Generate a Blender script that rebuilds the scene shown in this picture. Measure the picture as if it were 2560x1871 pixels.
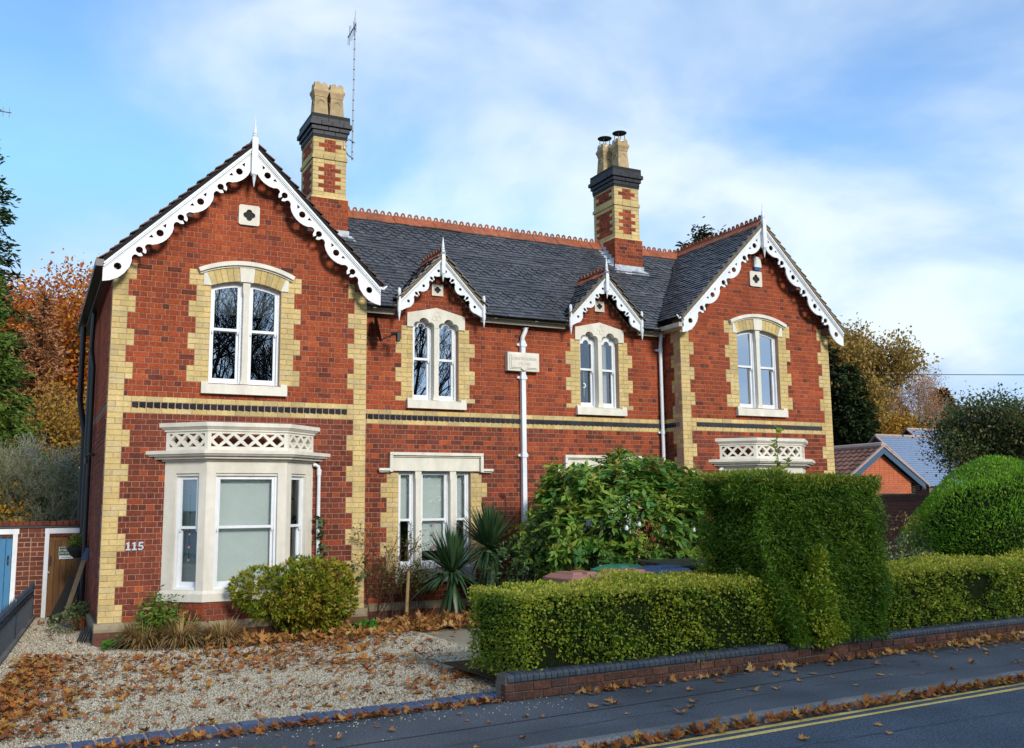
import bpy, math, random
import numpy as np
from mathutils import Vector, Matrix
from mathutils.geometry import delaunay_2d_cdt

for o in list(bpy.data.objects):
    bpy.data.objects.remove(o)
S = bpy.context.scene
COL = S.collection
R = math.radians
rng = np.random.default_rng(7)
random.seed(7)

# ------------------------------------------------------------------ camera
cam_d = bpy.data.cameras.new('camera')
cam = bpy.data.objects.new('camera', cam_d)
COL.objects.link(cam)
cam_d.sensor_fit = 'HORIZONTAL'
cam_d.sensor_width = 36.0
cam_d.lens = 2380.0 / 2560.0 * 36.0
cam_d.clip_start = 0.1
cam_d.clip_end = 3000
CR = Vector((0.8932890, -0.4493588, -0.0105572))
CU = Vector((-0.0521010, -0.1268446, 0.9905533))
CF = Vector((0.4464530, 0.8843004, 0.1367209))
CAM = Vector((-1.0181, -16.0454, 2.0454))
cam.matrix_world = Matrix(((CR.x, CU.x, -CF.x, CAM.x), (CR.y, CU.y, -CF.y, CAM.y),
                           (CR.z, CU.z, -CF.z, CAM.z), (0, 0, 0, 1)))
S.camera = cam
CAMN = np.array(CAM); CFN = np.array(CF)

# ------------------------------------------------------------------ light
SUN_EL, SUN_AZ = R(25), math.atan2(0.10, -0.95)
to_sun = Vector((math.sin(SUN_AZ) * math.cos(SUN_EL), math.cos(SUN_AZ) * math.cos(SUN_EL), math.sin(SUN_EL)))
sd = bpy.data.lights.new('sun', 'SUN')
sd.energy = 2.2
sd.angle = R(13)
sd.color = (1.0, 0.93, 0.83)
sun = bpy.data.objects.new('sun', sd)
sun.rotation_euler = to_sun.to_track_quat('Z', 'Y').to_euler()
COL.objects.link(sun)

W_ = bpy.data.worlds.new('World')
S.world = W_
W_.use_nodes = True
nt = W_.node_tree
nt.nodes.clear()
def N(t, **k):
    n = nt.nodes.new(t)
    for a, b in k.items():
        setattr(n, a, b)
    return n
def L(a, b):
    nt.links.new(a, b)
def wmath(op, a, b=None):
    n = N('ShaderNodeMath', operation=op)
    for i, v in enumerate((a, b)):
        if v is None: continue
        if isinstance(v, (int, float)): n.inputs[i].default_value = v
        else: L(v, n.inputs[i])
    return n.outputs[0]
out = N('ShaderNodeOutputWorld')
bg = N('ShaderNodeBackground')
sky = N('ShaderNodeTexSky', sky_type='NISHITA')
sky.sun_disc = False
sky.sun_elevation = SUN_EL
sky.sun_rotation = SUN_AZ
sky.air_density = 1.0
sky.dust_density = 0.15
sky.ozone_density = 2.2
tc = N('ShaderNodeTexCoord')
sep = N('ShaderNodeSeparateXYZ')
L(tc.outputs['Generated'], sep.inputs[0])
zz = wmath('ADD', wmath('MAXIMUM', sep.outputs['Z'], 0.0), 0.30)
cx_ = wmath('DIVIDE', sep.outputs['X'], zz)
cy_ = wmath('DIVIDE', sep.outputs['Y'], zz)
comb = N('ShaderNodeCombineXYZ')
L(cx_, comb.inputs[0]); L(cy_, comb.inputs[1])
def wnoise(scale, detail, rough, off, dist=0.0):
    mp = N('ShaderNodeMapping')
    mp.inputs['Location'].default_value = off
    L(comb.outputs[0], mp.inputs[0])
    n = N('ShaderNodeTexNoise')
    n.inputs['Scale'].default_value = scale
    n.inputs['Detail'].default_value = detail
    n.inputs['Roughness'].default_value = rough
    n.inputs['Distortion'].default_value = dist
    L(mp.outputs[0], n.inputs['Vector'])
    return n.outputs['Fac']
def wramp(fac, pts):
    r = N('ShaderNodeValToRGB')
    r.color_ramp.interpolation = 'EASE'
    while len(r.color_ramp.elements) < len(pts):
        r.color_ramp.elements.new(0.5)
    for e, (p, c) in zip(r.color_ramp.elements, pts):
        e.position = p
        e.color = (*c, 1) if len(c) == 3 else c
    L(fac, r.inputs[0])
    return r.outputs[0]
cover = wramp(wnoise(1.35, 7, 0.52, (1.3, 4.2, 0.0), 0.35), [(0.36, (0, 0, 0)), (0.62, (1, 1, 1))])
shade = wramp(wnoise(2.1, 6, 0.52, (7.2, 2.3, 1.0), 0.3), [(0.36, (0.33, 0.45, 0.62)), (0.64, (0.63, 0.68, 0.70))])
skys = N('ShaderNodeMixRGB', blend_type='MULTIPLY')
skys.inputs[0].default_value = 1
skys.inputs[2].default_value = (0.100, 0.138, 0.165, 1)
L(sky.outputs[0], skys.inputs[1])
ceil_ = N('ShaderNodeMixRGB', blend_type='DARKEN')
ceil_.inputs[0].default_value = 1
ceil_.inputs[2].default_value = (0.31, 0.475, 0.70, 1)
L(skys.outputs[0], ceil_.inputs[1])
mixc = N('ShaderNodeMixRGB')
L(wmath('MULTIPLY_ADD', cover, 0.72), mixc.inputs[0])
mixc.inputs[0].links[0].from_node.inputs[2].default_value = 0.10
L(ceil_.outputs[0], mixc.inputs[1])
L(shade, mixc.inputs[2])
L(mixc.outputs[0], bg.inputs['Color'])
bg.inputs['Strength'].default_value = 1.0
L(bg.outputs[0], out.inputs[0])

S.view_settings.view_transform = 'Standard'
S.view_settings.look = 'None'
S.view_settings.exposure = 0.68
S.view_settings.gamma = 1.0
S.view_settings.use_curve_mapping = False
S.render.engine = 'CYCLES'
S.cycles.max_bounces = 6
S.cycles.transparent_max_bounces = 12

# ------------------------------------------------------------------ materials
MATS = {}
def mk(name, cols, rough=0.8, spec=0.3, noise=None, bump=None, metallic=0.0, transl=0.0, big=None, coat=0.0, stretch=None, streak=None):
    """cols: colour or list of colours spread over the per-piece random value."""
    m = bpy.data.materials.new(name)
    m.use_nodes = True
    t = m.node_tree
    t.nodes.clear()
    def nn(ty, **k):
        n = t.nodes.new(ty)
        for a, b in k.items(): setattr(n, a, b)
        return n
    o = nn('ShaderNodeOutputMaterial')
    b = nn('ShaderNodeBsdfPrincipled')
    b.inputs['Roughness'].default_value = rough
    b.inputs['Specular IOR Level'].default_value = spec
    b.inputs['Metallic'].default_value = metallic
    if coat:
        b.inputs['Coat Weight'].default_value = coat
        b.inputs['Coat Roughness'].default_value = 0.15
    geo = nn('ShaderNodeNewGeometry')
    pos = geo.outputs['Position']
    if stretch:
        mp = nn('ShaderNodeVectorMath', operation='MULTIPLY')
        mp.inputs[1].default_value = stretch
        t.links.new(pos, mp.inputs[0])
        pos = mp.outputs[0]
    if isinstance(cols, list):
        at = nn('ShaderNodeAttribute', attribute_name='rnd')
        oi = nn('ShaderNodeObjectInfo')
        ad = nn('ShaderNodeMath', operation='ADD')
        t.links.new(at.outputs['Fac'], ad.inputs[0])
        ad.inputs[1].default_value = 0
        if not transl: t.links.new(oi.outputs['Random'], ad.inputs[1])
        fr = nn('ShaderNodeMath', operation='FRACT')
        t.links.new(ad.outputs[0], fr.inputs[0])
        rp = nn('ShaderNodeValToRGB')
        k = len(cols)
        while len(rp.color_ramp.elements) < k: rp.color_ramp.elements.new(0.5)
        for i, (e, c) in enumerate(zip(rp.color_ramp.elements, cols)):
            e.position = i / (k - 1)
            e.color = (*c, 1)
        t.links.new(fr.outputs[0], rp.inputs[0])
        colr = rp.outputs[0]
    else:
        rg = nn('ShaderNodeRGB')
        rg.outputs[0].default_value = (*cols, 1)
        colr = rg.outputs[0]
    def mult(colr, scale, lo, hi, detail=4, vec=None):
        n = nn('ShaderNodeTexNoise')
        n.inputs['Scale'].default_value = scale
        n.inputs['Detail'].default_value = detail
        t.links.new(vec or pos, n.inputs['Vector'])
        mr = nn('ShaderNodeMapRange')
        mr.inputs['From Min'].default_value = 0.3; mr.inputs['From Max'].default_value = 0.7
        mr.inputs['To Min'].default_value = lo; mr.inputs['To Max'].default_value = hi
        t.links.new(n.outputs['Fac'], mr.inputs['Value'])
        mx = nn('ShaderNodeMixRGB', blend_type='MULTIPLY')
        mx.inputs[0].default_value = 1
        t.links.new(colr, mx.inputs[1]); t.links.new(mr.outputs[0], mx.inputs[2])
        return mx.outputs[0]
    if noise: colr = mult(colr, noise[0], 1 - noise[1], 1 + noise[1])
    if big: colr = mult(colr, big[0], 1 - big[1], 1 + big[1], 3)
    if streak:
        mp2 = nn('ShaderNodeVectorMath', operation='MULTIPLY')
        mp2.inputs[1].default_value = (1.0, 1.0, .16)
        t.links.new(geo.outputs['Position'], mp2.inputs[0])
        colr = mult(colr, streak[0], 1 - streak[1], 1 + streak[1] * .3, 5, mp2.outputs[0])
    t.links.new(colr, b.inputs['Base Color'])
    if bump:
        n = nn('ShaderNodeTexNoise')
        n.inputs['Scale'].default_value = bump[0]
        n.inputs['Detail'].default_value = 5
        t.links.new(pos, n.inputs['Vector'])
        bp = nn('ShaderNodeBump')
        bp.inputs['Distance'].default_value = bump[1]
        bp.inputs['Strength'].default_value = 1
        t.links.new(n.outputs['Fac'], bp.inputs['Height'])
        t.links.new(bp.outputs[0], b.inputs['Normal'])
    if transl:
        tr = nn('ShaderNodeBsdfTranslucent')
        t.links.new(colr, tr.inputs['Color'])
        ms = nn('ShaderNodeMixShader')
        ms.inputs[0].default_value = transl
        t.links.new(b.outputs[0], ms.inputs[1]); t.links.new(tr.outputs[0], ms.inputs[2])
        t.links.new(ms.outputs[0], o.inputs[0])
    else:
        t.links.new(b.outputs[0], o.inputs[0])
    MATS[name] = m
    return m

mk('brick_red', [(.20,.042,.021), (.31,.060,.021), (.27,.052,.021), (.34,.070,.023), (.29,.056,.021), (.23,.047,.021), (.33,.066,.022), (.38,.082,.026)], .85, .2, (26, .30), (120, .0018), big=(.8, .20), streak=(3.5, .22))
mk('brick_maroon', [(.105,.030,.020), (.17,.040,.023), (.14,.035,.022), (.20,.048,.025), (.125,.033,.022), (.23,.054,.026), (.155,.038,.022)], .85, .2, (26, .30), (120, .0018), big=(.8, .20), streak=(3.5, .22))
mk('brick_yellow', [(.55,.41,.165), (.60,.455,.19), (.63,.485,.22), (.57,.425,.165), (.57,.45,.225), (.47,.365,.17), (.61,.455,.18)], .8, .2, (24, .13), (120, .001), big=(1.3, .10), streak=(4, .22))
mk('brick_blue', [(.008,.010,.015), (.014,.017,.024), (.022,.025,.032), (.010,.012,.018)], .5, .3, (30, .2), (90, .001))
mk('brick_garden', [(.075,.040,.030), (.105,.046,.032), (.06,.040,.036), (.135,.060,.042), (.085,.048,.038)], .9, .2, (25, .35), (70, .004), big=(3, .25))
mk('brick_cap', [(.036,.052,.078), (.055,.068,.086), (.044,.056,.078), (.072,.08,.092)], .5, .4, (20, .25), (60, .002))
mk('brick_edging', [(.03,.065,.15), (.05,.085,.16), (.04,.07,.14)], .55, .4, (22, .3), (60, .003))
mk('brick_far', [(.14,.045,.028), (.10,.036,.026), (.17,.052,.030), (.12,.040,.027)], .9, .2, (20, .2))  # dark brown brick, its colour made darker still for the yard's shade
mk('brick_orange', [(.48,.13,.06), (.52,.15,.07), (.44,.12,.055)], .9, .2, (20, .12))
mk('brick_brown', [(.12,.05,.035), (.16,.06,.04), (.10,.045,.035)], .9, .2, (20, .2))
mk('mortar', (.40,.255,.18), .95, .1, (60, .25), (150, .002), big=(1.5, .15))
mk('mortar_dark', (.16,.135,.11), .95, .1, (60, .3), (150, .002))
mk('cream', (.68,.64,.545), .6, .3, (9, .05), (40, .0008), big=(1.1, .05), streak=(5, .15))
mk('cream2', (.70,.665,.56), .6, .3, (9, .05), (40, .0008), big=(1.1, .05), streak=(5, .15))
mk('stone_pl', (.26,.215,.14), .85, .2, (8, .25), (60, .002))
mk('white', (.74,.77,.79), .4, .4, (9, .04), big=(1.4, .05), streak=(6, .12))
mk('white_dirty', (.46,.42,.34), .5, .3, (5, .14), big=(1.3, .1))
mk('slate', [(.040,.046,.058), (.068,.076,.090), (.050,.055,.064), (.095,.10,.112), (.058,.058,.062), (.080,.086,.104), (.044,.050,.060)], .38, .6, (14, .28), (50, .002), big=(.8, .2))
mk('roof_under', (.02,.02,.022), .9, .2)
mk('tile_brown', [(.11,.055,.04), (.14,.07,.05), (.09,.05,.04), (.16,.085,.06)], .85, .2, (18, .25), (60, .003))
mk('verge_mortar', (.20,.15,.09), .95, .1, (14, .3), (60, .006))
mk('terracotta', [(.29,.085,.04), (.34,.11,.055), (.25,.09,.05), (.32,.095,.042), (.22,.10,.06)], .8, .2, (9, .22), (60, .002), big=(2, .15))
mk('pot_buff', (.42,.31,.17), .8, .2, (7, .2), (50, .002), big=(2.2, .2))
mk('lead', (.40,.44,.48), .5, .4, (9, .3), big=(3, .2))
mk('black_metal', (.012,.013,.016), .35, .5)
mk('black_matt', (.014,.014,.016), .7, .3)
mk('galv', (.45,.46,.47), .4, .5, metallic=.6)
mk('fence_blue', (.030,.042,.062), .45, .5, (6, .2), (40, .001))
mk('plastic_grey', (.02,.021,.024), .5, .4)
mk('blind', (.66,.70,.69), .85, .1, (3, .03))
mk('curtain', (.62,.58,.58), .9, .1, (6, .2), stretch=(14, 14, .3))
mk('dark_room', (.03,.03,.032), .9, .1)
mk('interior_wall', (.12,.115,.11), .9, .1)
mk('gravel_base', (.36,.31,.22), .95, .1, (55, .3), (90, .012), big=(.7, .15))
mk('pebble', [(.48,.43,.32), (.58,.53,.42), (.35,.31,.23), (.65,.60,.49), (.42,.37,.27), (.23,.20,.15), (.53,.46,.34), (.31,.27,.20)], .85, .2, (60, .12))
mk('asphalt', (.068,.092,.125), .85, .3, (55, .75), (110, .012), big=(.8, .22))
mk('pavement', (.075,.088,.105), .8, .3, (50, .50), (90, .007), big=(.9, .28))
mk('kerb', [(.13,.135,.14), (.17,.175,.18), (.15,.152,.155)], .85, .2, (40, .35), (90, .004), big=(1.6, .28))
mk('yellow_line', (.62,.47,.15), .8, .2, (35, .22), (120, .003), big=(2.5, .2))
mk('soil', (.06,.042,.028), .95, .1, (14, .4), (40, .02))
mk('ground', (.10,.12,.05), .95, .1, (1.5, .4), (8, .05), big=(.1, .3))
mk('leaf_autumn', [(.34,.10,.025), (.42,.16,.03), (.26,.075,.022), (.48,.24,.05), (.19,.06,.025), (.38,.13,.035), (.14,.05,.025), (.52,.30,.06), (.30,.12,.05)], .75, .2, (25, .2), transl=.12)
mk('leaf_autumn2', [(.44,.19,.05), (.52,.30,.10), (.36,.13,.04), (.50,.24,.06), (.28,.11,.04), (.55,.34,.12), (.24,.09,.04)], .75, .2, (25, .2), transl=.12)
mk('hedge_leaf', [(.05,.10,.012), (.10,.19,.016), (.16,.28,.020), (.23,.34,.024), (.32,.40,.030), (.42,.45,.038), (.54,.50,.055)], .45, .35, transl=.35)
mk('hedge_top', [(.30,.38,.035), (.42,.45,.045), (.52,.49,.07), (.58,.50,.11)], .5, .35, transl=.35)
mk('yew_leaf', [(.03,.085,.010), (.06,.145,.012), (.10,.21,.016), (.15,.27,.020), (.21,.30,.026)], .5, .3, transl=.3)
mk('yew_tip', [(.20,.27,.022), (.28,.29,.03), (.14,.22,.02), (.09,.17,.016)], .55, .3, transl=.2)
mk('dome_leaf', [(.09,.24,.016), (.14,.33,.020), (.20,.41,.026), (.27,.46,.034)], .5, .3, transl=.35)
mk('rhodo_leaf', [(.05,.14,.035), (.08,.20,.04), (.12,.27,.045), (.18,.32,.045), (.26,.37,.05), (.34,.40,.06)], .35, .5, transl=.25)
mk('rhodo_bud', [(.27,.23,.03), (.34,.20,.035), (.22,.21,.03), (.36,.15,.03)], .6, .3, transl=.2)
mk('dark_leaf', [(.035,.075,.025), (.055,.11,.035), (.08,.15,.045), (.11,.18,.05)], .5, .35, transl=.15)
mk('pieris_leaf', [(.10,.17,.014), (.16,.24,.018), (.25,.29,.022), (.36,.29,.03), (.44,.26,.04)], .5, .35, transl=.3)
mk('nandina_leaf', [(.06,.18,.022), (.10,.25,.028), (.15,.26,.028), (.22,.22,.035), (.05,.14,.02)], .5, .35, transl=.2)
mk('grass_dead', [(.34,.18,.085), (.42,.25,.13), (.28,.15,.07), (.38,.29,.09), (.24,.20,.05), (.46,.32,.18)], .7, .2, transl=.2)
mk('yucca_leaf', [(.030,.075,.030), (.045,.10,.035), (.025,.060,.030), (.06,.12,.035), (.035,.085,.04)], .4, .45, transl=.08)
mk('fresh_green', [(.05,.19,.02), (.08,.25,.025), (.04,.15,.02)], .5, .35, transl=.2)
mk('variegated', [(.10,.17,.07), (.28,.30,.13), (.07,.13,.06), (.36,.36,.18), (.14,.18,.10)], .5, .35, transl=.15)
mk('pot_leaf', [(.10,.15,.045), (.18,.22,.07), (.07,.11,.04), (.24,.24,.11)], .5, .35, transl=.15)
mk('rose_leaf', [(.07,.11,.02), (.14,.13,.02), (.05,.08,.02), (.20,.12,.03)], .5, .35, transl=.2)
mk('stem', (.10,.065,.04), .9, .1, (20, .3))
mk('stem_red', (.085,.045,.03), .9, .1, (20, .3))
mk('bark', (.085,.07,.055), .95, .1, (14, .35), (20, .01))
mk('bark_dark', (.022,.020,.018), .95, .1, (14, .35))
mk('twig_olive', (.24,.23,.14), .95, .1, (5, .3))
mk('twig_grey', (.33,.32,.28), .95, .1, (5, .25))
mk('conifer_green', [(.05,.11,.02), (.09,.16,.025), (.13,.20,.03), (.17,.23,.04)], .6, .25, transl=.15)
mk('conifer_dark', [(.012,.022,.008), (.020,.032,.010), (.009,.016,.008), (.03,.042,.012)], .65, .2, transl=.1)
mk('spruce_mid', [(.022,.045,.014), (.035,.062,.016), (.016,.034,.012), (.05,.075,.018)], .65, .2, transl=.12)
mk('beech_leaf', [(.30,.055,.016), (.42,.095,.02), (.50,.14,.024), (.58,.24,.03), (.62,.36,.045)], .6, .25, transl=.3)
mk('larch_leaf', [(.46,.22,.11), (.54,.26,.11), (.40,.18,.09), (.56,.30,.12)], .7, .2, transl=.25)
mk('birch_leaf', [(.22,.16,.05), (.30,.20,.055), (.40,.26,.06), (.46,.30,.07)], .6, .25, transl=.3)
mk('birch_gold', [(.44,.24,.035), (.34,.19,.03), (.50,.30,.05)], .6, .25, transl=.3)
mk('yellow_leaf', [(.52,.30,.025), (.45,.24,.02), (.58,.37,.04)], .6, .25, transl=.3)
mk('rowan_leaf', [(.055,.10,.030), (.09,.13,.035), (.04,.075,.028), (.16,.13,.035), (.11,.15,.06)], .55, .3, transl=.22)
mk('berry', (.40,.05,.02), .4, .5)
mk('brown_creeper', [(.055,.038,.026), (.08,.05,.034), (.04,.03,.022)], .9, .1, transl=.1)
mk('shrub_green', [(.05,.11,.022), (.08,.15,.03), (.035,.08,.02)], .6, .25, transl=.2)
mk('wood_stake', (.33,.23,.11), .85, .2, (6, .2), (30, .003), stretch=(8, 8, 1))
mk('wood_door', [(.17,.075,.022), (.20,.09,.026), (.15,.068,.02)], .6, .3, (5, .3), (30, .001), stretch=(16, 16, 1.2))
mk('wood_plank', (.20,.155,.10), .8, .2, (6, .3), stretch=(10, 10, 1.5))
mk('blue_door', (.035,.17,.33), .5, .4, (5, .08), stretch=(10, 10, 1))
mk('sign_green', (.035,.12,.105), .5, .3, (12, .08))
mk('sign_cream', (.70,.66,.50), .6, .3)
mk('sign_white', (.75,.77,.76), .5, .3)
mk('sign_ink', (.12,.22,.26), .6, .2)
mk('terracotta_pot', (.32,.10,.04), .8, .2, (12, .2), big=(3, .15))
mk('bin_brown', (.33,.15,.11), .5, .4, (10, .08))
mk('bin_green', (.04,.23,.13), .45, .4, (10, .1))
mk('bin_blue', (.045,.09,.19), .45, .4, (10, .12))
mk('bin_dark', (.03,.035,.035), .6, .3, (8, .25))
mk('moss_board', (.055,.058,.035), .9, .2, (7, .5), (30, .004))
mk('number_steel', (.50,.54,.60), .35, .5, metallic=.35)
mk('numeral_edge', (.03,.04,.06), .5, .3)
mk('plaque_ink', (.44,.41,.35), .7, .2)
mk('dish', (.03,.031,.034), .5, .4)
mk('alarm_white', (.70,.70,.66), .5, .3, (6, .06))
mk('alarm_blue', (.03,.15,.33), .4, .4)
mk('bulb', (.70,.74,.76), .15, .6)
mk('pink', (.40,.17,.16), .6, .3)
mk('pantile', [(.15,.075,.055), (.19,.10,.075), (.12,.06,.05), (.24,.12,.09)], .85, .2, (10, .25))
mk('bluetile', (.17,.23,.34), .35, .5, (8, .1))
mk('blue_paint', (.05,.10,.17), .6, .3)
mk('ridge_pale', (.38,.28,.24), .85, .2, (8, .15))
mk('wire', (.02,.02,.022), .6, .3)
mk('slate_piece', (.035,.038,.045), .5, .4, (20, .3))
mk('render_white', (.70,.68,.62), .9, .1)

def glass_mat(name, k, base):
    m = bpy.data.materials.new('window_' + name)
    m.use_nodes = True
    t = m.node_tree
    t.nodes.clear()
    o = t.nodes.new('ShaderNodeOutputMaterial')
    tr = t.nodes.new('ShaderNodeBsdfTransparent')
    tr.inputs[0].default_value = (.90, .93, .93, 1)
    gl = t.nodes.new('ShaderNodeBsdfGlossy')
    gl.inputs['Roughness'].default_value = 0.0
    gl.inputs['Color'].default_value = (.95, .97, 1, 1)
    fr = t.nodes.new('ShaderNodeFresnel')
    fr.inputs['IOR'].default_value = 1.6
    mu = t.nodes.new('ShaderNodeMath'); mu.operation = 'MULTIPLY_ADD'
    mu.inputs[1].default_value = k; mu.inputs[2].default_value = base
    mu.use_clamp = True
    t.links.new(fr.outputs[0], mu.inputs[0])
    mx = t.nodes.new('ShaderNodeMixShader')
    t.links.new(mu.outputs[0], mx.inputs[0]); t.links.new(tr.outputs[0], mx.inputs[1]); t.links.new(gl.outputs[0], mx.inputs[2])
    t.links.new(mx.outputs[0], o.inputs[0])
    MATS[name] = m
glass_mat('glass', 1.4, .02)             # clear panes, blinds close behind
glass_mat('glass_mirror', 3.0, .42)         # upper panes, mirroring boosted beyond plain glass to show bright sky

# ------------------------------------------------------------------ mesh helpers
ORG = {}
def org_of(o):
    return ORG.get(o.name, np.zeros(3)) if o is not None else np.zeros(3)

def np_mesh(name, V, F, rnd=None, smooth=False):
    """V (n,3), F (m,k) one face size."""
    me = bpy.data.meshes.new(name)
    V = np.ascontiguousarray(V, dtype=np.float32); F = np.ascontiguousarray(F, dtype=np.int32)
    m, k = F.shape
    me.vertices.add(len(V)); me.vertices.foreach_set('co', V.ravel())
    me.loops.add(m * k); me.loops.foreach_set('vertex_index', F.ravel())
    me.polygons.add(m)
    me.polygons.foreach_set('loop_start', np.arange(m, dtype=np.int32) * k)
    me.polygons.foreach_set('loop_total', np.full(m, k, dtype=np.int32))
    if rnd is not None:
        a = me.attributes.new('rnd', 'FLOAT', 'FACE')
        a.data.foreach_set('value', np.asarray(rnd, dtype=np.float32))
    me.update(calc_edges=True)
    if smooth:
        me.polygons.foreach_set('use_smooth', np.ones(m, dtype=bool))
    return me

def link(name, me, parent=None, mat=None, loc=None, label=None, cat=None, group=None, kind=None):
    o = bpy.data.objects.new(name, me)
    COL.objects.link(o)
    if parent is not None: o.parent = parent
    if mat is not None and len(me.materials) == 0: me.materials.append(MATS[mat])
    if loc is not None: o.location = loc
    tag(o, label, cat, group, kind)
    return o

def tag(o, label=None, cat=None, group=None, kind=None):
    if label: o['label'] = label
    if cat: o['category'] = cat
    if group: o['group'] = group
    if kind: o['kind'] = kind
    return o

def empty(name, loc, label, cat, group=None):
    o = bpy.data.objects.new(name, None)
    o.empty_display_size = .2
    o.location = loc
    COL.objects.link(o)
    ORG[o.name] = np.array(loc, float)
    return tag(o, label, cat, group)

class Fr:
    """wall frame: origin, U along, outward normal Nn; z stays up (or V given)"""
    def __init__(s, O, U, Nn, V=(0, 0, 1)):
        s.O = np.array(O, float); s.U = np.array(U, float); s.N = np.array(Nn, float); s.V = np.array(V, float)
    def p(s, u, v, n=0.0):
        return s.O + s.U * u + s.V * v + s.N * n

class MB:
    def __init__(s):
        s.v = []; s.f = []; s.r = []
    def add(s, vs, fs, r=None):
        b = len(s.v)
        s.v.extend([tuple(map(float, q)) for q in vs])
        for f in fs:
            s.f.append(tuple(i + b for i in f)); s.r.append(random.random() if r is None else r)
    def hexa(s, c, r=None):
        s.add(c, [(0, 3, 2, 1), (4, 5, 6, 7), (0, 1, 5, 4), (1, 2, 6, 5), (2, 3, 7, 6), (3, 0, 4, 7)], r)
    def box(s, x0, x1, y0, y1, z0, z1, r=None):
        s.hexa([(x0, y0, z0), (x1, y0, z0), (x1, y1, z0), (x0, y1, z0), (x0, y0, z1), (x1, y0, z1), (x1, y1, z1), (x0, y1, z1)], r)
    def fbox(s, fr, u0, u1, v0, v1, n0, n1, r=None):
        s.hexa([fr.p(u0, v0, n0), fr.p(u1, v0, n0), fr.p(u1, v0, n1), fr.p(u0, v0, n1),
                fr.p(u0, v1, n0), fr.p(u1, v1, n0), fr.p(u1, v1, n1), fr.p(u0, v1, n1)], r)
    def plate(s, fr, loops, n0, n1, r=None):
        """loops: outer + holes as (u,v) lists"""
        pts, edges = [], []
        for lp in loops:
            b = len(pts)
            pts += [Vector(q) for q in lp]
            edges += [(b + i, b + (i + 1) % len(lp)) for i in range(len(lp))]
        res = delaunay_2d_cdt(pts, edges, [], 0, 1e-6)
        vv, ff = res[0], res[2]
        if len(loops) > 1 or len(loops[0]) > 3:
            C_ = np.array([[(vv[f[0]][k] + vv[f[1]][k] + vv[f[2]][k]) / 3 for k in (0, 1)] for f in ff])
            ins = np.zeros(len(ff), bool)
            for lp in loops:
                A = np.array(lp, float); B_ = np.roll(A, -1, 0)
                for (x1, y1), (x2, y2) in zip(A, B_):
                    if y1 == y2: continue
                    cr = ((y1 > C_[:, 1]) != (y2 > C_[:, 1])) & (C_[:, 0] < (x2 - x1) * (C_[:, 1] - y1) / (y2 - y1) + x1)
                    ins ^= cr
            ff = [f for f, q in zip(ff, ins) if q]
        rr = random.random() if r is None else r
        s.add([fr.p(q[0], q[1], n1) for q in vv], [tuple(f) for f in ff], rr)
        s.add([fr.p(q[0], q[1], n0) for q in vv], [tuple(reversed(f)) for f in ff], rr)
        for lp in loops:
            k = len(lp)
            a = [fr.p(q[0], q[1], n0) for q in lp] + [fr.p(q[0], q[1], n1) for q in lp]
            s.add(a, [(i, (i + 1) % k, k + (i + 1) % k, k + i) for i in range(k)], rr)
    def prism(s, poly, z0, z1, r=None, top=None):
        """poly (x,y) list, optional different top poly"""
        k = len(poly); tp = top or poly
        vs = [(x, y, z0) for x, y in poly] + [(x, y, z1) for x, y in tp]
        s.add(vs, [tuple(range(k))[::-1], tuple(range(k, 2 * k))] + [(i, (i + 1) % k, k + (i + 1) % k, k + i) for i in range(k)], r)
    def tube(s, path, rad, n=8, caps=True, r=None):
        path = [np.array(q, float) for q in path]
        rads = rad if isinstance(rad, (list, tuple)) else [rad] * len(path)
        rings = []
        for i, q in enumerate(path):
            d = path[min(i + 1, len(path) - 1)] - path[max(i - 1, 0)]
            d = d / (np.linalg.norm(d) + 1e-9)
            a = np.cross(d, (0, 0, 1) if abs(d[2]) < .9 else (1, 0, 0)); a /= np.linalg.norm(a)
            b = np.cross(d, a)
            rings.append([q + rads[i] * (math.cos(t) * a + math.sin(t) * b) for t in np.linspace(0, 2 * math.pi, n, endpoint=False)])
        vs = [p for rg in rings for p in rg]
        fs = []
        for i in range(len(rings) - 1):
            for j in range(n):
                fs.append((i * n + j, i * n + (j + 1) % n, (i + 1) * n + (j + 1) % n, (i + 1) * n + j))
        if caps:
            fs.append(tuple(range(n))[::-1]); fs.append(tuple(range((len(rings) - 1) * n, len(rings) * n)))
        s.add(vs, fs, r)
    def lathe(s, c, prof, n=12, r=None, sq=False):
        vs = []
        k = len(prof)
        for rad, z in prof:
            for j in range(n):
                t = 2 * math.pi * (j + .5) / n
                q = rad / math.cos(math.pi / n) if sq else rad
                vs.append((c[0] + q * math.cos(t), c[1] + q * math.sin(t), c[2] + z))
        fs = [(i * n + j, i * n + (j + 1) % n, (i + 1) * n + (j + 1) % n, (i + 1) * n + j) for i in range(k - 1) for j in range(n)]
        fs.append(tuple(range(n))[::-1]); fs.append(tuple(range((k - 1) * n, k * n)))
        s.add(vs, fs, r)
    def mesh(s, name, org=(0, 0, 0), smooth=False):
        me = bpy.data.meshes.new(name)
        V = np.array(s.v) - np.array(org)
        me.from_pydata(V.tolist(), [], s.f)
        a = me.attributes.new('rnd', 'FLOAT', 'FACE')
        a.data.foreach_set('value', np.array(s.r, dtype=np.float32))
        if smooth:
            me.polygons.foreach_set('use_smooth', np.ones(len(s.f), dtype=bool))
            try: me.set_sharp_from_angle(angle=R(35))
            except Exception: pass
        me.update()
        return me
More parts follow.
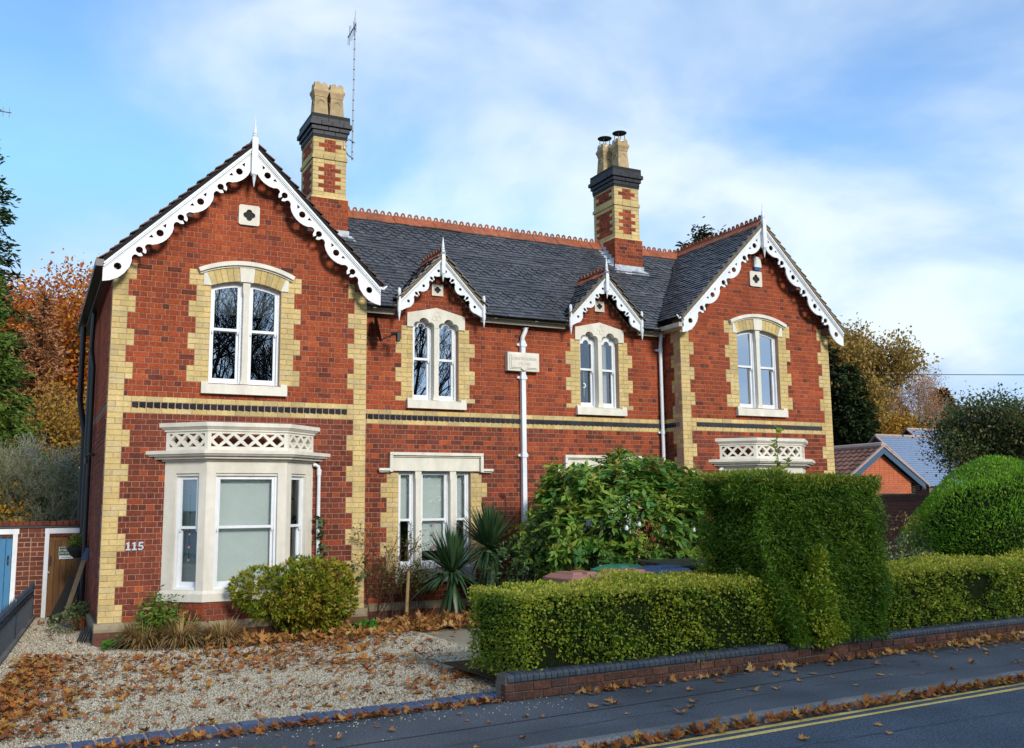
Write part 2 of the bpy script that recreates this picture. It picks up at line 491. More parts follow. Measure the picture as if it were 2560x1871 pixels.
    def build(s, name, mat, parent=None, label=None, cat=None, group=None, kind=None, smooth=False, base=None):
        root = parent
        while root is not None and root.parent is not None: root = root.parent
        og = org_of(root) if root is not None else (np.array(base, float) if base is not None else np.zeros(3))
        o = link(name, s.mesh(name, og, smooth), parent, mat, None, label, cat, group, kind)
        if parent is None and base is not None:
            o.location = base
            ORG[o.name] = np.array(base, float)
        return o

def circ(cx, cy, r, n=16, a0=0.0):
    return [(cx + r * math.cos(a0 + 2 * math.pi * i / n), cy + r * math.sin(a0 + 2 * math.pi * i / n)) for i in range(n)]

# leaves ------------------------------------------------------------
def rand_dirs(n):
    v = rng.normal(size=(n, 3))
    return v / np.linalg.norm(v, axis=1)[:, None]
def leaf_mesh(name, P, D, size, aspect=.5, up=None, bend=.15, rnd=None, spread=.6):
    """P base points, D outward dirs; leaves roughly along D with jitter, facing up-ish/outward"""
    n = len(P)
    size = np.broadcast_to(np.asarray(size, float), (n,)) * rng.uniform(.55, 1.45, n)
    d = D + rng.normal(size=(n, 3)) * spread
    d /= np.linalg.norm(d, axis=1)[:, None] + 1e-9
    nrm = rand_dirs(n) + (np.array((0, 0, .6)) if up is None else np.asarray(up))
    side = np.cross(d, nrm); side /= np.linalg.norm(side, axis=1)[:, None] + 1e-9
    nn_ = np.cross(side, d)
    L_ = size[:, None]; Wd = size[:, None] * aspect * .5
    v0 = P
    mid = P + d * L_ * .5 + nn_ * L_ * bend
    v1 = mid + side * Wd; v3 = mid - side * Wd
    v2 = P + d * L_
    V = np.stack([v0, v1, v2, v3], 1).reshape(-1, 3)
    F = np.arange(n * 4).reshape(n, 4)
    if rnd is None:
        sp = np.sin(P[:, 0] * 3.1 + P[:, 2] * 2.3) * np.sin(P[:, 1] * 3.7 + P[:, 2] * 4.1 + 1.3) + .6 * np.sin(P[:, 0] * 9.7 + 1.1 * P[:, 1]) * np.sin(P[:, 2] * 8.3 + P[:, 1] * 5)
        rnd = np.clip(.5 + .17 * sp + .24 * rng.normal(size=n), .0, .999)
    return np_mesh(name, V, F, rnd)

def quads_blades(name, base, tip_dir, length, width, droop, seg=4, rnd=None, twist=None):
    """long strap leaves: base (n,3), dir (n,3)"""
    n = len(base)
    d = tip_dir / np.linalg.norm(tip_dir, axis=1)[:, None]
    side = np.cross(d, (0, 0, 1.0)); sn = np.linalg.norm(side, axis=1)
    side[sn < 1e-3] = (1, 0, 0); side /= np.linalg.norm(side, axis=1)[:, None]
    ts = np.linspace(0, 1, seg + 1)
    V = np.zeros((n, seg + 1, 2, 3))
    for i, t in enumerate(ts):
        c = base + d * (length * t)[:, None]
        c = c - np.array((0, 0, 1.0)) * (droop * length * t * t)[:, None]
        w = (width * (1 - t) ** .6 * (.55 + .45 * min(1, t * 4)))[:, None] * .5 + .0006
        V[:, i, 0] = c + side * w; V[:, i, 1] = c - side * w
    idx = np.arange(n * (seg + 1) * 2).reshape(n, seg + 1, 2)
    F = np.stack([idx[:, :-1, 0], idx[:, :-1, 1], idx[:, 1:, 1], idx[:, 1:, 0]], -1).reshape(-1, 4)
    rr = rng.random(n) if rnd is None else rnd
    return np_mesh(name, V.reshape(-1, 3), F, np.repeat(rr, seg))

def tubes_np(name, segs, n=4):
    """segs: array (m,8): p0 p1 r0 r1"""
    A = np.asarray(segs, float)
    p0, p1, r0, r1 = A[:, :3], A[:, 3:6], A[:, 6], A[:, 7]
    d = p1 - p0; d /= np.linalg.norm(d, axis=1)[:, None] + 1e-9
    ref = np.where(np.abs(d[:, 2:3]) < .9, np.array([[0, 0, 1.0]]), np.array([[1.0, 0, 0]]))
    a = np.cross(d, ref); a /= np.linalg.norm(a, axis=1)[:, None]
    b = np.cross(d, a)
    V = np.zeros((len(A), 2, n, 3))
    for j in range(n):
        t = 2 * math.pi * j / n
        o = math.cos(t) * a + math.sin(t) * b
        V[:, 0, j] = p0 + o * r0[:, None]; V[:, 1, j] = p1 + o * r1[:, None]
    idx = np.arange(len(A) * 2 * n).reshape(len(A), 2, n)
    F = np.stack([idx[:, 0], np.roll(idx[:, 0], -1, 1), np.roll(idx[:, 1], -1, 1), idx[:, 1]], -1).reshape(-1, 4)
    return np_mesh(name, V.reshape(-1, 3), F, rng.random(len(F)), smooth=True)

def branch(segs, tips, p, d, length, rad, depth, rs, up=.15, spread=.55, nseg=3, kids=(2, 4), shrink=.68, minr=.004):
    """recursive limb; collects segments and tip points"""
    d = d / np.linalg.norm(d)
    step = length / nseg
    r0 = rad
    for i in range(nseg):
        d = d + rs.normal(size=3) * .16 + np.array((0, 0, up * .25))
        d /= np.linalg.norm(d)
        q = p + d * step
        r1 = max(minr, rad * (1 - .45 * (i + 1) / nseg))
        segs.append((*p, *q, r0, r1))
        if depth > 0 and i > 0:
            for _ in range(rs.integers(1, 3)):
                dd = d + rs.normal(size=3) * spread + np.array((0, 0, up))
                branch(segs, tips, q, dd, length * shrink * rs.uniform(.6, 1), r1 * .62, depth - 1, rs, up, spread, nseg, kids, shrink, minr)
        p, r0 = q, r1
    tips.append((*p, *d))
    if depth > 0:
        for _ in range(rs.integers(*kids)):
            dd = d + rs.normal(size=3) * spread * .8 + np.array((0, 0, up))
            branch(segs, tips, p, dd, length * shrink * rs.uniform(.7, 1.05), r0 * .75, depth - 1, rs, up, spread, nseg, kids, shrink, minr)

def kind_struct(o):
    o['kind'] = 'structure'
    return o
# ------------------------------------------------------------------ ground, road, pavement
ca, sa = math.cos(R(3.0)), math.sin(R(3.0))
def rf(s, v, z=0.0):
    return (3.8 + s * ca - v * sa, -8.6 + s * sa + v * ca, z)
ROAD = Fr(rf(0, 0), (ca, sa, 0), (0, 0, 1), (-sa, ca, 0))
ROADZ = -0.07
def sheet(name, fr, u0, u1, v0, v1, z, mat, nu=1):
    m = MB()
    us = np.linspace(u0, u1, nu + 1)
    m.add([fr.p(u, v, z) for u in us for v in (v0, v1)], [(2 * i, 2 * i + 2, 2 * i + 3, 2 * i + 1) for i in range(nu)])
    return kind_struct(m.build(name, mat))
g = MB(); g.add([(-900, -900, -.12), (900, -900, -.12), (900, 900, -.12), (-900, 900, -.12)], [(0, 1, 2, 3)])
kind_struct(g.build('ground', 'ground'))
road = sheet('road', ROAD, -120, 160, -7.2, .02, ROADZ, 'asphalt')
pave = sheet('pavement', ROAD, -120, 160, .125, 2.2, 0.0, 'pavement')
far_pave = sheet('pavement_opposite', ROAD, -120, 160, -9.4, -7.2, 0.0, 'pavement')
# darker re-laid strip of pavement, a seam one can see
seam = MB(); seam.add([ROAD.p(u, v, .004) for u, v in ((-3.0, .95), (.6, 1.02), (4.8, 1.22), (4.8, 1.235), (.6, 1.035), (-3.0, .965))], [(0, 1, 4, 5), (1, 2, 3, 4)])
seam.build('pavement_seam', 'black_matt', pave)
# kerb stones
for i in range(-3, 24):
    m = MB()
    u0 = i * .915 + .003; u1 = u0 + .909
    c = .018
    vs = []
    for u in (u0, u1):
        vs += [ROAD.p(u, .125, -.15), ROAD.p(u, 0, -.15), ROAD.p(u, .006, .0 - c), ROAD.p(u, .006 + c, .004), ROAD.p(u, .125, .004)]
    m.add(vs, [(0, 1, 2, 3, 4), (9, 8, 7, 6, 5)] + [(j, 5 + j, 5 + (j + 1) % 5, (j + 1) % 5) for j in range(5)])
    m.build('kerb_stone', 'kerb', pave)
kb = MB()
kb.fbox(ROAD, -120, -2.75, 0, .125, -.15, .004); kb.fbox(ROAD, 22, 160, 0, .125, -.15, .004)
kb.build('kerb_run', 'kerb', pave, kind='stuff')
# double yellow lines
for v in (-.17, -.325):
    m = MB()
    us = np.linspace(-30, 60, 181)
    jit = rng.normal(size=(181, 2)) * .004
    m.add([ROAD.p(u, v + s * .035 + jit[i, k], ROADZ + .004) for i, u in enumerate(us) for k, s in enumerate((-1, 1))],
          [(2 * i, 2 * i + 2, 2 * i + 3, 2 * i + 1) for i in range(180)])
    m.build('yellow_line', 'yellow_line', road)

m = MB(); m.add([(-40, 12, .0), (-40, -5, 0), (-2, -6.6, 0), rf(-5.6, 2.2), rf(0, 2.2), rf(14, 2.2), (40, -5.2, 0), (40, 12, 0)], [tuple(range(8))])
gravel = kind_struct(m.build('gravel_drive', 'gravel_base'))
# pebbles
def pebbles(n, x0, x1, y0, y1, smin, smax):
    x = rng.uniform(x0, x1, n); y = rng.uniform(y0, y1, n)
    keep = (y - (-8.6 + (x - 3.8) * math.tan(R(3)))) > 2.32
    x, y = x[keep], y[keep]; n = len(x)
    s = rng.uniform(smin, smax, n)
    ax = rand_dirs(n); bx = np.cross(ax, rand_dirs(n)); bx /= np.linalg.norm(bx, axis=1)[:, None]; cx = np.cross(ax, bx)
    c = np.stack([x, y, s * .25], 1)
    sc = rng.uniform(.6, 1.1, (n, 3)) * s[:, None] * .5
    P = [c + ax * sc[:, :1], c - ax * sc[:, :1], c + bx * sc[:, 1:2], c - bx * sc[:, 1:2], c + cx * sc[:, 2:], c - cx * sc[:, 2:]]
    V = np.stack(P, 1).reshape(-1, 3)
    tri = np.array([(0, 2, 4), (2, 1, 4), (1, 3, 4), (3, 0, 4), (2, 0, 5), (1, 2, 5), (3, 1, 5), (0, 3, 5)])
    F = (np.arange(n)[:, None, None] * 6 + tri[None]).reshape(-1, 3)
    return V, F, np.repeat(rng.random(n), 8)
pv, pf, pr_, off = [], [], [], 0
for a in ((42000, -1.35, 4.4, -6.5, -3.4, .014, .034), (30000, -1.35, 4.8, -3.4, -.6, .018, .038), (7000, -1.2, 0, -.6, 5.0, .02, .04)):
    V, F, q = pebbles(*a); pv.append(V); pf.append(F + off); pr_.append(q); off += len(V)
o = link('pebbles', np_mesh('pebbles', np.concatenate(pv), np.concatenate(pf), np.concatenate(pr_)), gravel, 'pebble', kind='stuff')
# loose stones kicked out over the pavement
n = 520; u = rng.uniform(-6, .6, n); v = 2.0 - np.abs(rng.normal(size=n)) * .35
c = np.array([rf(a, q, .003) for a, q in zip(u, v)]); s_ = rng.uniform(.006, .02, n)
tri = np.array([(0, 2, 4), (2, 1, 4), (1, 3, 4), (3, 0, 4)])
V = np.stack([c + np.array((1, .2, 0)) * s_[:, None] * .6, c - np.array((1, 0, 0)) * s_[:, None] * .5, c + np.array((0, 1, 0)) * s_[:, None] * .6, c - np.array((.1, 1, 0)) * s_[:, None] * .5, c + np.array((0, 0, 1)) * s_[:, None] * .6], 1).reshape(-1, 3)
link('loose_stones', np_mesh('loose_stones', V, (np.arange(n)[:, None, None] * 5 + tri[None]).reshape(-1, 3), np.repeat(rng.random(n), 4)), pave, 'pebble', kind='stuff')
# patched strip of darker tarmac in the road and hairline cracks
m = MB(); m.add([ROAD.p(u, v, ROADZ + .004) for u, v in ((5.2, -1.3), (9.5, -1.25), (9.6, -2.2), (5.1, -2.3))], [(0, 1, 2, 3)]); m.build('road_patch', 'pavement', road)
def crack(u0, u1, v0, v1, z, par):
    k = 26; m = MB(); us = np.linspace(u0, u1, k); vv = np.linspace(v0, v1, k) + np.cumsum(rng.normal(size=k)) * .012
    w = rng.uniform(.001, .005, k)
    m.add([ROAD.p(a, q + s * ww, z) for a, q, ww in zip(us, vv, w) for s in (-1, 1)], [(2 * i, 2 * i + 2, 2 * i + 3, 2 * i + 1) for i in range(k - 1)]); m.build('crack', 'black_matt', par)
crack(-1.5, 2.5, .55, .75, .004, pave); crack(3.2, 6.8, .75, .5, .004, pave); crack(6.2, 9.8, 1.3, 1.1, .004, pave); crack(1.2, 6.5, -.9, -1.2, ROADZ + .004, road)
# soil bed under the front of the house
m = MB()
bed = [(.15, -.05), (.3, -.62), (1.0, -1.15), (2.2, -1.25), (3.2, -1.05), (4.3, -.95), (5.4, -.75), (6.6, -1.2), (9.5, -3.2), (11.0, -3.2), (11.0, .6), (4.3, .6), (4.2, -.05)]
m.add([(x, y, .012) for x, y in bed], [tuple(range(len(bed)))])
kind_struct(m.build('flower_bed', 'soil'))
# soil strip behind the garden wall
m = MB(); m.add([ROAD.p(u, v, .1) for u, v in ((.1, 2.05), (16, 2.05), (16, 4.0), (.1, 4.0))], [(0, 1, 2, 3)])
kind_struct(m.build('hedge_soil', 'soil'))

# blue brick edging of the drive
edging = empty('brick_edging', rf(-2.9, 2.12), 'row of blue bricks edging the gravel drive along the pavement', 'edging')
m = MB(); m.fbox(ROAD, -9, .0, 2.06, 2.24, -.05, .035); m.build('mortar_bed', 'mortar', edging)
for i in range(44):
    u0 = -9 + i * .205 + .006; u1 = u0 + .193
    h = .052 + random.uniform(-.006, .006); dv = random.uniform(-.006, .006); c = .014
    m = MB()
    vs = []
    for u, q in ((u0, c), (u1, -c)):
        vs += [ROAD.p(u, 2.03 + dv, -.04), ROAD.p(u, 2.03 + dv, h - .02), ROAD.p(u + q, 2.05 + dv, h), ROAD.p(u + q, 2.22 + dv, h), ROAD.p(u, 2.245 + dv, h - .02), ROAD.p(u, 2.245 + dv, -.04)]
    m.add(vs, [(0, 1, 2, 3, 4, 5), (11, 10, 9, 8, 7, 6)] + [(j, 6 + j, 6 + (j + 1) % 6, (j + 1) % 6) for j in range(6)])
    m.build('edging_brick', 'brick_edging', edging)

# low garden wall
gwall = empty('garden_wall', rf(-.2, 1.95), 'low brick garden wall with rounded blue cap under the hedge', 'wall')
WV0, WV1 = 1.86, 2.09
m = MB(); m.fbox(ROAD, -.14, 16.5, WV0 + .012, WV1, -.05, .185); m.fbox(ROAD, -.13, 16.5, WV0 + .02, WV1 - .01, .18, .262); m.build('wall_core', 'mortar_dark', gwall)
def chbox(mb, fr, u0, u1, v0, v1, n0, n1, c=.004, r=None):
    """brick with chamfered outward face n1 (n0 back)"""
    vs = [fr.p(u0, v0, n0), fr.p(u1, v0, n0), fr.p(u1, v1, n0), fr.p(u0, v1, n0),
          fr.p(u0, v0, n1 - c), fr.p(u1, v0, n1 - c), fr.p(u1, v1, n1 - c), fr.p(u0, v1, n1 - c),
          fr.p(u0 + c, v0 + c, n1), fr.p(u1 - c, v0 + c, n1), fr.p(u1 - c, v1 - c, n1), fr.p(u0 + c, v1 - c, n1)]
    fs = [(0, 1, 5, 4), (1, 2, 6, 5), (2, 3, 7, 6), (3, 0, 4, 7), (4, 5, 9, 8), (5, 6, 10, 9), (6, 7, 11, 10), (7, 4, 8, 11), (8, 9, 10, 11)]
    mb.add(vs, fs, random.random() if r is None else r)
GW = Fr(ROAD.p(0, WV0), ROAD.U, -ROAD.V)          # front face of the garden wall, n outward to the road
for k in range(2):
    u = -.15
    first = True
    while u < 16.4:
        w = .232 * random.uniform(.93, 1.05)
        if first and k == 1: w *= .5
        first = False
        m = MB()
        dn = random.uniform(-.006, .006)
        chbox(m, GW, u + .006, u + w - .006, .002 + k * .09 + random.uniform(-.002, .002), .082 + k * .09 + random.uniform(-.002, .002), -.1, .004 + dn, .008)
        m.build('brick', 'brick_garden', gwall)
        u += w
u = -.12
while u < 16.4:
    w = .079 * random.uniform(.93, 1.07)
    m = MB()
    vs = []
    zt = .274 + random.uniform(-.004, .004)
    prof = [(.0, .182), (-.012, .20), (-.012, .235), (.012, .262), (.05, zt), (.20, zt), (.235, .262), (.245, .2), (.24, .182)]
    for uu in (u + .004, u + w - .004):
        vs += [ROAD.p(uu, WV0 + a, b) for a, b in prof]
    k = len(prof)
    m.add(vs, [tuple(range(k))[::-1], tuple(range(k, 2 * k))] + [(j, (j + 1) % k, k + (j + 1) % k, k + j) for j in range(k)], random.random())
    m.build('coping_brick', 'brick_cap', gwall)
    u += w
# ------------------------------------------------------------------ the house
b, cz, Z0 = .23, .0896, .33
WW, X2, TT, DD = 4.1975, 11.055, 15.2525, .655
XL, XR = 2.085, TT - 2.085               # gable axes
CX1, CX2 = 5.79, TT - 5.79               # dormer axes
YR, ZR = 2.70, 8.11                      # main ridge
def z_main(y): return 5.78 + (y - .405) * 1.0152 if y <= YR else ZR - (y - YR) * 1.0152
ZW, MW, HWG = 8.20, 1.0, 2.27            # wing roof apex, slope, half span
ZD, MD, HD = 6.81, 1.05, .90             # dormer roof
house = empty('brick_house', (7.6, 0, 0), 'red brick pair of villas with yellow brick quoins, white bargeboards and slate roof', 'house')
FL = Fr((0, 0, 0), (1, 0, 0), (0, -1, 0))
FC = Fr((0, DD, 0), (1, 0, 0), (0, -1, 0))
FRET = Fr((X2, 0, 0), (0, 1, 0), (-1, 0, 0))
FSIDE = Fr((0, 0, 0), (0, 1, 0), (-1, 0, 0))

def arc_top(cx, zc, rad):
    return lambda u: zc + math.sqrt(max(rad * rad - (u - cx) ** 2, 0))
ARC_C, ARC_R = 5.835 - 1.52, 1.52
def poly_under(u0, u1, z0, zt, n=14):
    return [(u0, z0), (u1, z0)] + [(u, zt(u)) for u in np.linspace(u1, u0, n)]

WINL = (XL - .58, XL + .58); WINR = (XR - .58, XR + .58)
BAYC = {0: 2.08, 1: TT - 2.08}
BHF, BP, BHW = .63, .50, 1.19
GW1 = (5.05, 6.505); GW2 = (TT - 6.505, TT - 5.05)

# wall cores (mortar) with openings
def wing_core(x0, cx, win, bc):
    top = lambda x: ZW - .07 - abs(x - cx)
    m = MB()
    outer = [(x0, 0), (x0 + WW, 0), (x0 + WW, top(x0 + WW)), (cx, top(cx)), (x0, top(x0))]
    holes = [poly_under(win[0], win[1], 4.07, arc_top(cx, ARC_C, ARC_R)), [(bc - .98, .80), (bc + .98, .80), (bc + .98, 2.70), (bc - .98, 2.70)]]
    holes.append(circ(cx, 6.99, .06, 10))
    m.plate(FL, [outer] + holes, -.25, -.007)
    return m
wall_l = wing_core(0, XL, WINL, BAYC[0]).build('wing_wall', 'mortar', house, label='left gabled wing wall of red brick with yellow quoins')
wall_r = wing_core(X2, XR, WINR, BAYC[1]).build('wing_wall', 'mortar', house, label='right gabled wing wall of red brick with yellow quoins')
m = MB()
dt = lambda cx: [(cx + HD - .12, 5.80), (cx, 5.80 + (HD - .12) * MD - .0), (cx - HD + .12, 5.80)]
outer = [(WW, 0), (X2, 0), (X2, 5.80)] + dt(CX2) + dt(CX1) + [(WW, 5.80)]
holes = [[(c - .47, 4.03), (c + .47, 4.03), (c + .47, 5.60), (c - .47, 5.60)] for c in (CX1, CX2)]
holes += [[(g[0], .93), (g[1], .93), (g[1], 2.70), (g[0], 2.70)] for g in (GW1, GW2)]
m.plate(FC, [outer] + holes, -.25, -.007)
wall_c = m.build('centre_wall', 'mortar', house, label='recessed middle wall of red brick between the two wings')
m = MB()
m.box(.007, .25, .25, 5.6, 0, 6.05); m.box(TT - .25, TT - .007, .25, 5.6, 0, 6.05)
m.box(WW - .25, WW - .004, .01, 5.6, 0, 6.05); m.box(X2 + .007, X2 + .25, .25, 5.6, 0, 6.05)
m.box(0, TT, 5.6, 5.8, 0, 6.0)
m.add([(0, 5.7, 6), (WW, 5.7, 6), (XL, 5.7, 8.1)], [(0, 1, 2)]); m.add([(X2, 5.7, 6), (TT, 5.7, 6), (XR, 5.7, 8.1)], [(0, 1, 2)])
m.box(.2, TT - .2, .95, 5.6, 3.35, 3.5)
side_wall = m.build('side_wall', 'mortar_dark', house)

BR = []      # bricks: frame, u0,u1,v0,v1,depth,mat,wall
def seq(n, w, left):
    """yellow quoin pattern in one course"""
    if w > .3: s = [b, b / 2] if n % 2 == 0 else [b / 2, b]
    else: s = [b / 2, b / 2] if n % 2 == 0 else [b]
    return s if left else s[::-1]
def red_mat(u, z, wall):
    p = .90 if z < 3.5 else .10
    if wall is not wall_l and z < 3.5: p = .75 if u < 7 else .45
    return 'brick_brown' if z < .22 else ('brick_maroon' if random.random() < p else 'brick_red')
def lay(fr, wall, n, segs, dz=0.0, zb=Z0, cc=cz):
    v0, v1 = zb + n * cc + .0038, zb + (n + 1) * cc - .0038
    for ua, ub, kind, dep in segs:
        if ub - ua < .02: continue
        if kind == 'R':
            st, offs_ = (b, .115) if n % 2 == 0 else (b / 2, .0575)
            k0 = math.floor((ua - offs_) / st)
            e = [ua]
            k = k0 + 1
            while offs_ + k * st < ub - .035:
                if offs_ + k * st > ua + .035: e.append(offs_ + k * st)
                k += 1
            e.append(ub)
            for a, c2 in zip(e[:-1], e[1:]):
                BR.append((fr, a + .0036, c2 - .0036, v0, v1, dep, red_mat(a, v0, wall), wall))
        elif kind == 'B':                      # full yellow band
            e = [ua]
            while e[-1] + b < ub - .06: e.append(e[-1] + b)
            e.append(ub)
            for a, c2 in zip(e[:-1], e[1:]):
                BR.append((fr, a + .0036, c2 - .0036, v0, v1, dep, 'brick_yellow', wall))
        else:
            s = seq(n, ub - ua, kind == 'YL')
            u = ua
            for w in s:
                BR.append((fr, u + .0032, min(u + w, ub) - .0032, v0, v1, dep, 'brick_yellow', wall)); u += w

def minus(segs, ea, eb):
    out = []
    for a, c2, k, d in segs:
        if c2 <= ea or a >= eb: out.append((a, c2, k, d)); continue
        if a < ea: out.append((a, ea, k, d))
        if c2 > eb: out.append((eb, c2, k, d))
    return out

def wing_bricks(wall, x0, cx, win, bc):
    for n in range(0, 86):
        zm = Z0 + (n + .5) * cz
        long_ = (n // 3) % 2 == 0
        q = 1.5 * b if long_ else b
        lo, hi = x0, x0 + WW
        if zm > 6.0:
            hw = (ZW - .10 - (zm + cz / 2))
            lo, hi = max(lo, cx - hw), min(hi, cx + hw)
            if hi - lo < .15: break
        segs = []
        if n in (36, 38):
            segs = [(x0, x0 + 1.5 * b, 'YL', .03), (x0 + 1.5 * b, x0 + WW - 1.5 * b, 'B', .03), (x0 + WW - 1.5 * b, x0 + WW, 'YR', .03)]
        elif n == 37:
            segs = [(x0, x0 + 1.5 * b, 'YL', .03), (x0 + WW - 1.5 * b, x0 + WW, 'YR', .03)]
        elif n < 63:
            segs = [(x0, x0 + q, 'YL', .03), (x0 + q, x0 + WW - q, 'R', .03), (x0 + WW - q, x0 + WW, 'YR', .03)]
            if 42 <= n < 63:
                w0, w1 = win
                if zm > 5.70: w0, w1 = w0 - .005, w1 + .005
                segs = [segs[0], (x0 + q, w0 - q, 'R', .03), (w0 - q, w0, 'YR', .13), (w1, w1 + q, 'YL', .13), (w1 + q, x0 + WW - q, 'R', .03), segs[2]]
                if zm > 5.72:
                    zt = arc_top(cx, ARC_C, ARC_R)
                    segs.append((w0, w1, 'R', .02))
                    if zm < 5.95:
                        segs.pop()
        else:
            segs = [(lo, hi, 'R', .03)]
        if zm < 2.70 and zm > .62: segs = minus(segs, bc - 1.02, bc + 1.02)
        if 63 > n and zm > 6.0: segs = [(max(a, lo), min(c2, hi), k, d) for a, c2, k, d in segs if min(c2, hi) - max(a, lo) > .03 and (k == 'R' or (a >= lo and c2 <= hi))]
        if abs(zm - 6.99) < .1: segs = minus(segs, cx - .1, cx + .1)
        lay(FL, wall, n, segs)
wing_bricks(wall_l, 0, XL, WINL, BAYC[0])
wing_bricks(wall_r, X2, XR, WINR, BAYC[1])
# centre
for n in range(0, 72):
    zm = Z0 + (n + .5) * cz
    long_ = (n // 3) % 2 == 1
    q = 1.5 * b if long_ else b
    if n in (36, 38): segs = [(WW, X2, 'B', .03)]
    elif n == 37: continue
    elif zm > 5.74:
        segs = []
        for c in (CX1, CX2):
            hw = (5.80 + (HD - .12) * MD - zm - cz / 2) / MD - .0
            if hw > .08: segs.append((c - hw, c + hw, 'R', .03))
            if abs(zm - 6.175) < .08: segs = minus(segs, c - .08, c + .08)
    else:
        cur = WW; segs = []
        wins = []
        if 41 <= n < 60: wins = [(c - .47, c + .47) for c in (CX1, CX2)]
        if 6 <= n < 27: wins = [GW1, GW2]
        if 3 <= n < 6: wins = []
        for w0, w1 in wins:
            if (41 <= n < 57) or n < 26:
                segs += [(cur, w0 - q, 'R', .03), (w0 - q, w0, 'YR', .13), (w1, w1 + q, 'YL', .13)]
                cur = w1 + q
            else:
                segs += [(cur, w0, 'R', .03)]; cur = w1
        segs.append((cur, X2, 'R', .03))
    lay(FC, wall_c, n, segs)
# return of the right wing and the left flank
for n in range(0, 62):
    long_ = (n // 3) % 2 == 1
    q = 1.5 * b if long_ else b
    k = 'B' if n in (36, 38) else 'R'
    if n == 37: continue
    if n in (36, 38): lay(FRET, wall_r, n, [(0, DD, 'B', .03)])
    else: lay(FRET, wall_r, n, [(0.004, q, 'YL', .03), (q, DD, 'R', .03)])
    lay(FSIDE, wall_l, n, [(0.004, 5.6, 'R', .02)])

# dark plinth and chamfered stone course
m = MB()
for x0, x1, y in ((-.05, WW + .05, -.05), (WW, X2, DD - .05), (X2 - .05, TT + .05, -.05)):
    m.box(x0, x1, y + .012, y + .28, 0, .20)
m.box(-.04, .2, .2, 5.6, 0, .2)
m.build('plinth_core', 'mortar_dark', house)
for x0, x1, y in ((-.05, WW + .05, -.05), (WW, X2, DD - .05), (X2 - .05, TT + .05, -.05)):
    x = x0
    while x < x1 - .05:
        pl = MB()
        e = min(x + .45, x1)
        y1 = y + .05
        pl.add([(x + .003, y, .20), (e - .003, y, .20), (e - .003, y, .245), (x + .003, y, .245), (x + .003, y1 - .002, .33), (e - .003, y1 - .002, .33), (x + .003, y1 + .1, .2), (e - .003, y1 + .1, .2), (x + .003, y1 + .1, .33), (e - .003, y1 + .1, .33)],
               [(0, 1, 2, 3), (3, 2, 5, 4), (4, 5, 9, 8), (0, 3, 4, 8, 6), (1, 7, 9, 5, 2)])
        pl.build('plinth_block', 'stone_pl', house)
        x = e
pl = MB(); pl.box(-.05, .0, -.0, 5.5, .2, .3)
pl.build('plinth_course', 'stone_pl', house)
FPL = Fr((0, -.05, 0), (1, 0, 0), (0, -1, 0)); FPC = Fr((0, DD - .05, 0), (1, 0, 0), (0, -1, 0))
for n in (0, 1):
    lay(FPL, wall_l, n, [(-.05, WW + .05, 'R', .03)], zb=.0, cc=.098)
    lay(FPL, wall_r, n, [(X2 - .05, TT + .05, 'R', .03)], zb=.0, cc=.098)
    lay(FPC, wall_c, n, [(WW, X2, 'R', .03)], zb=.0, cc=.098)

# bay base brickwork
def bay_plan(cx, o):
    """plan points of the bay pushed out by o"""
    dx, dy = BHW - BHF, BP
    ln = math.hypot(dx, dy); nx, ny = dy / ln, dx / ln
    yf = -(BP + o)
    # right cant line: through (BHF+nx*o, -BP-ny*o) direction (dx,dy)
    px, py = BHF + nx * o, -BP - ny * o
    t = (yf - py) / dy; xf = px + t * dx
    t2 = (0 - py) / dy; xw = px + t2 * dx
    return [(cx - xw, 0.0), (cx - xf, yf), (cx + xf, yf), (cx + xw, 0.0)]
def faces_of(plan):
    fr = []
    for (ax, ay), (bx, by) in zip(plan[:-1], plan[1:]):
        ln = math.hypot(bx - ax, by - ay)
        U = ((bx - ax) / ln, (by - ay) / ln, 0)
        fr.append((Fr((ax, ay, 0), U, (U[1], -U[0], 0)), ln))
    return fr
for k in (0, 1):
    wall = (wall_l, wall_r)[k]
    m = MB(); m.prism(bay_plan(BAYC[k], -.012), 0, .63); m.build('bay_base', 'mortar', house)
    for fr, ln in faces_of(bay_plan(BAYC[k], 0)):
        for n in range(0, 3): lay(fr, wall, n, [(0, ln, 'R', .03)])
    for fr, ln in faces_of(bay_plan(BAYC[k], .05)):
        for n in (0, 1): lay(fr, wall, n, [(0, ln, 'R', .03)], zb=0, cc=.098)
    m = MB(); m.prism(bay_plan(BAYC[k], .05), .2, .26); m.prism(bay_plan(BAYC[k], .05), .26, .33, top=bay_plan(BAYC[k], .002)); m.build('bay_plinth', 'stone_pl', house)

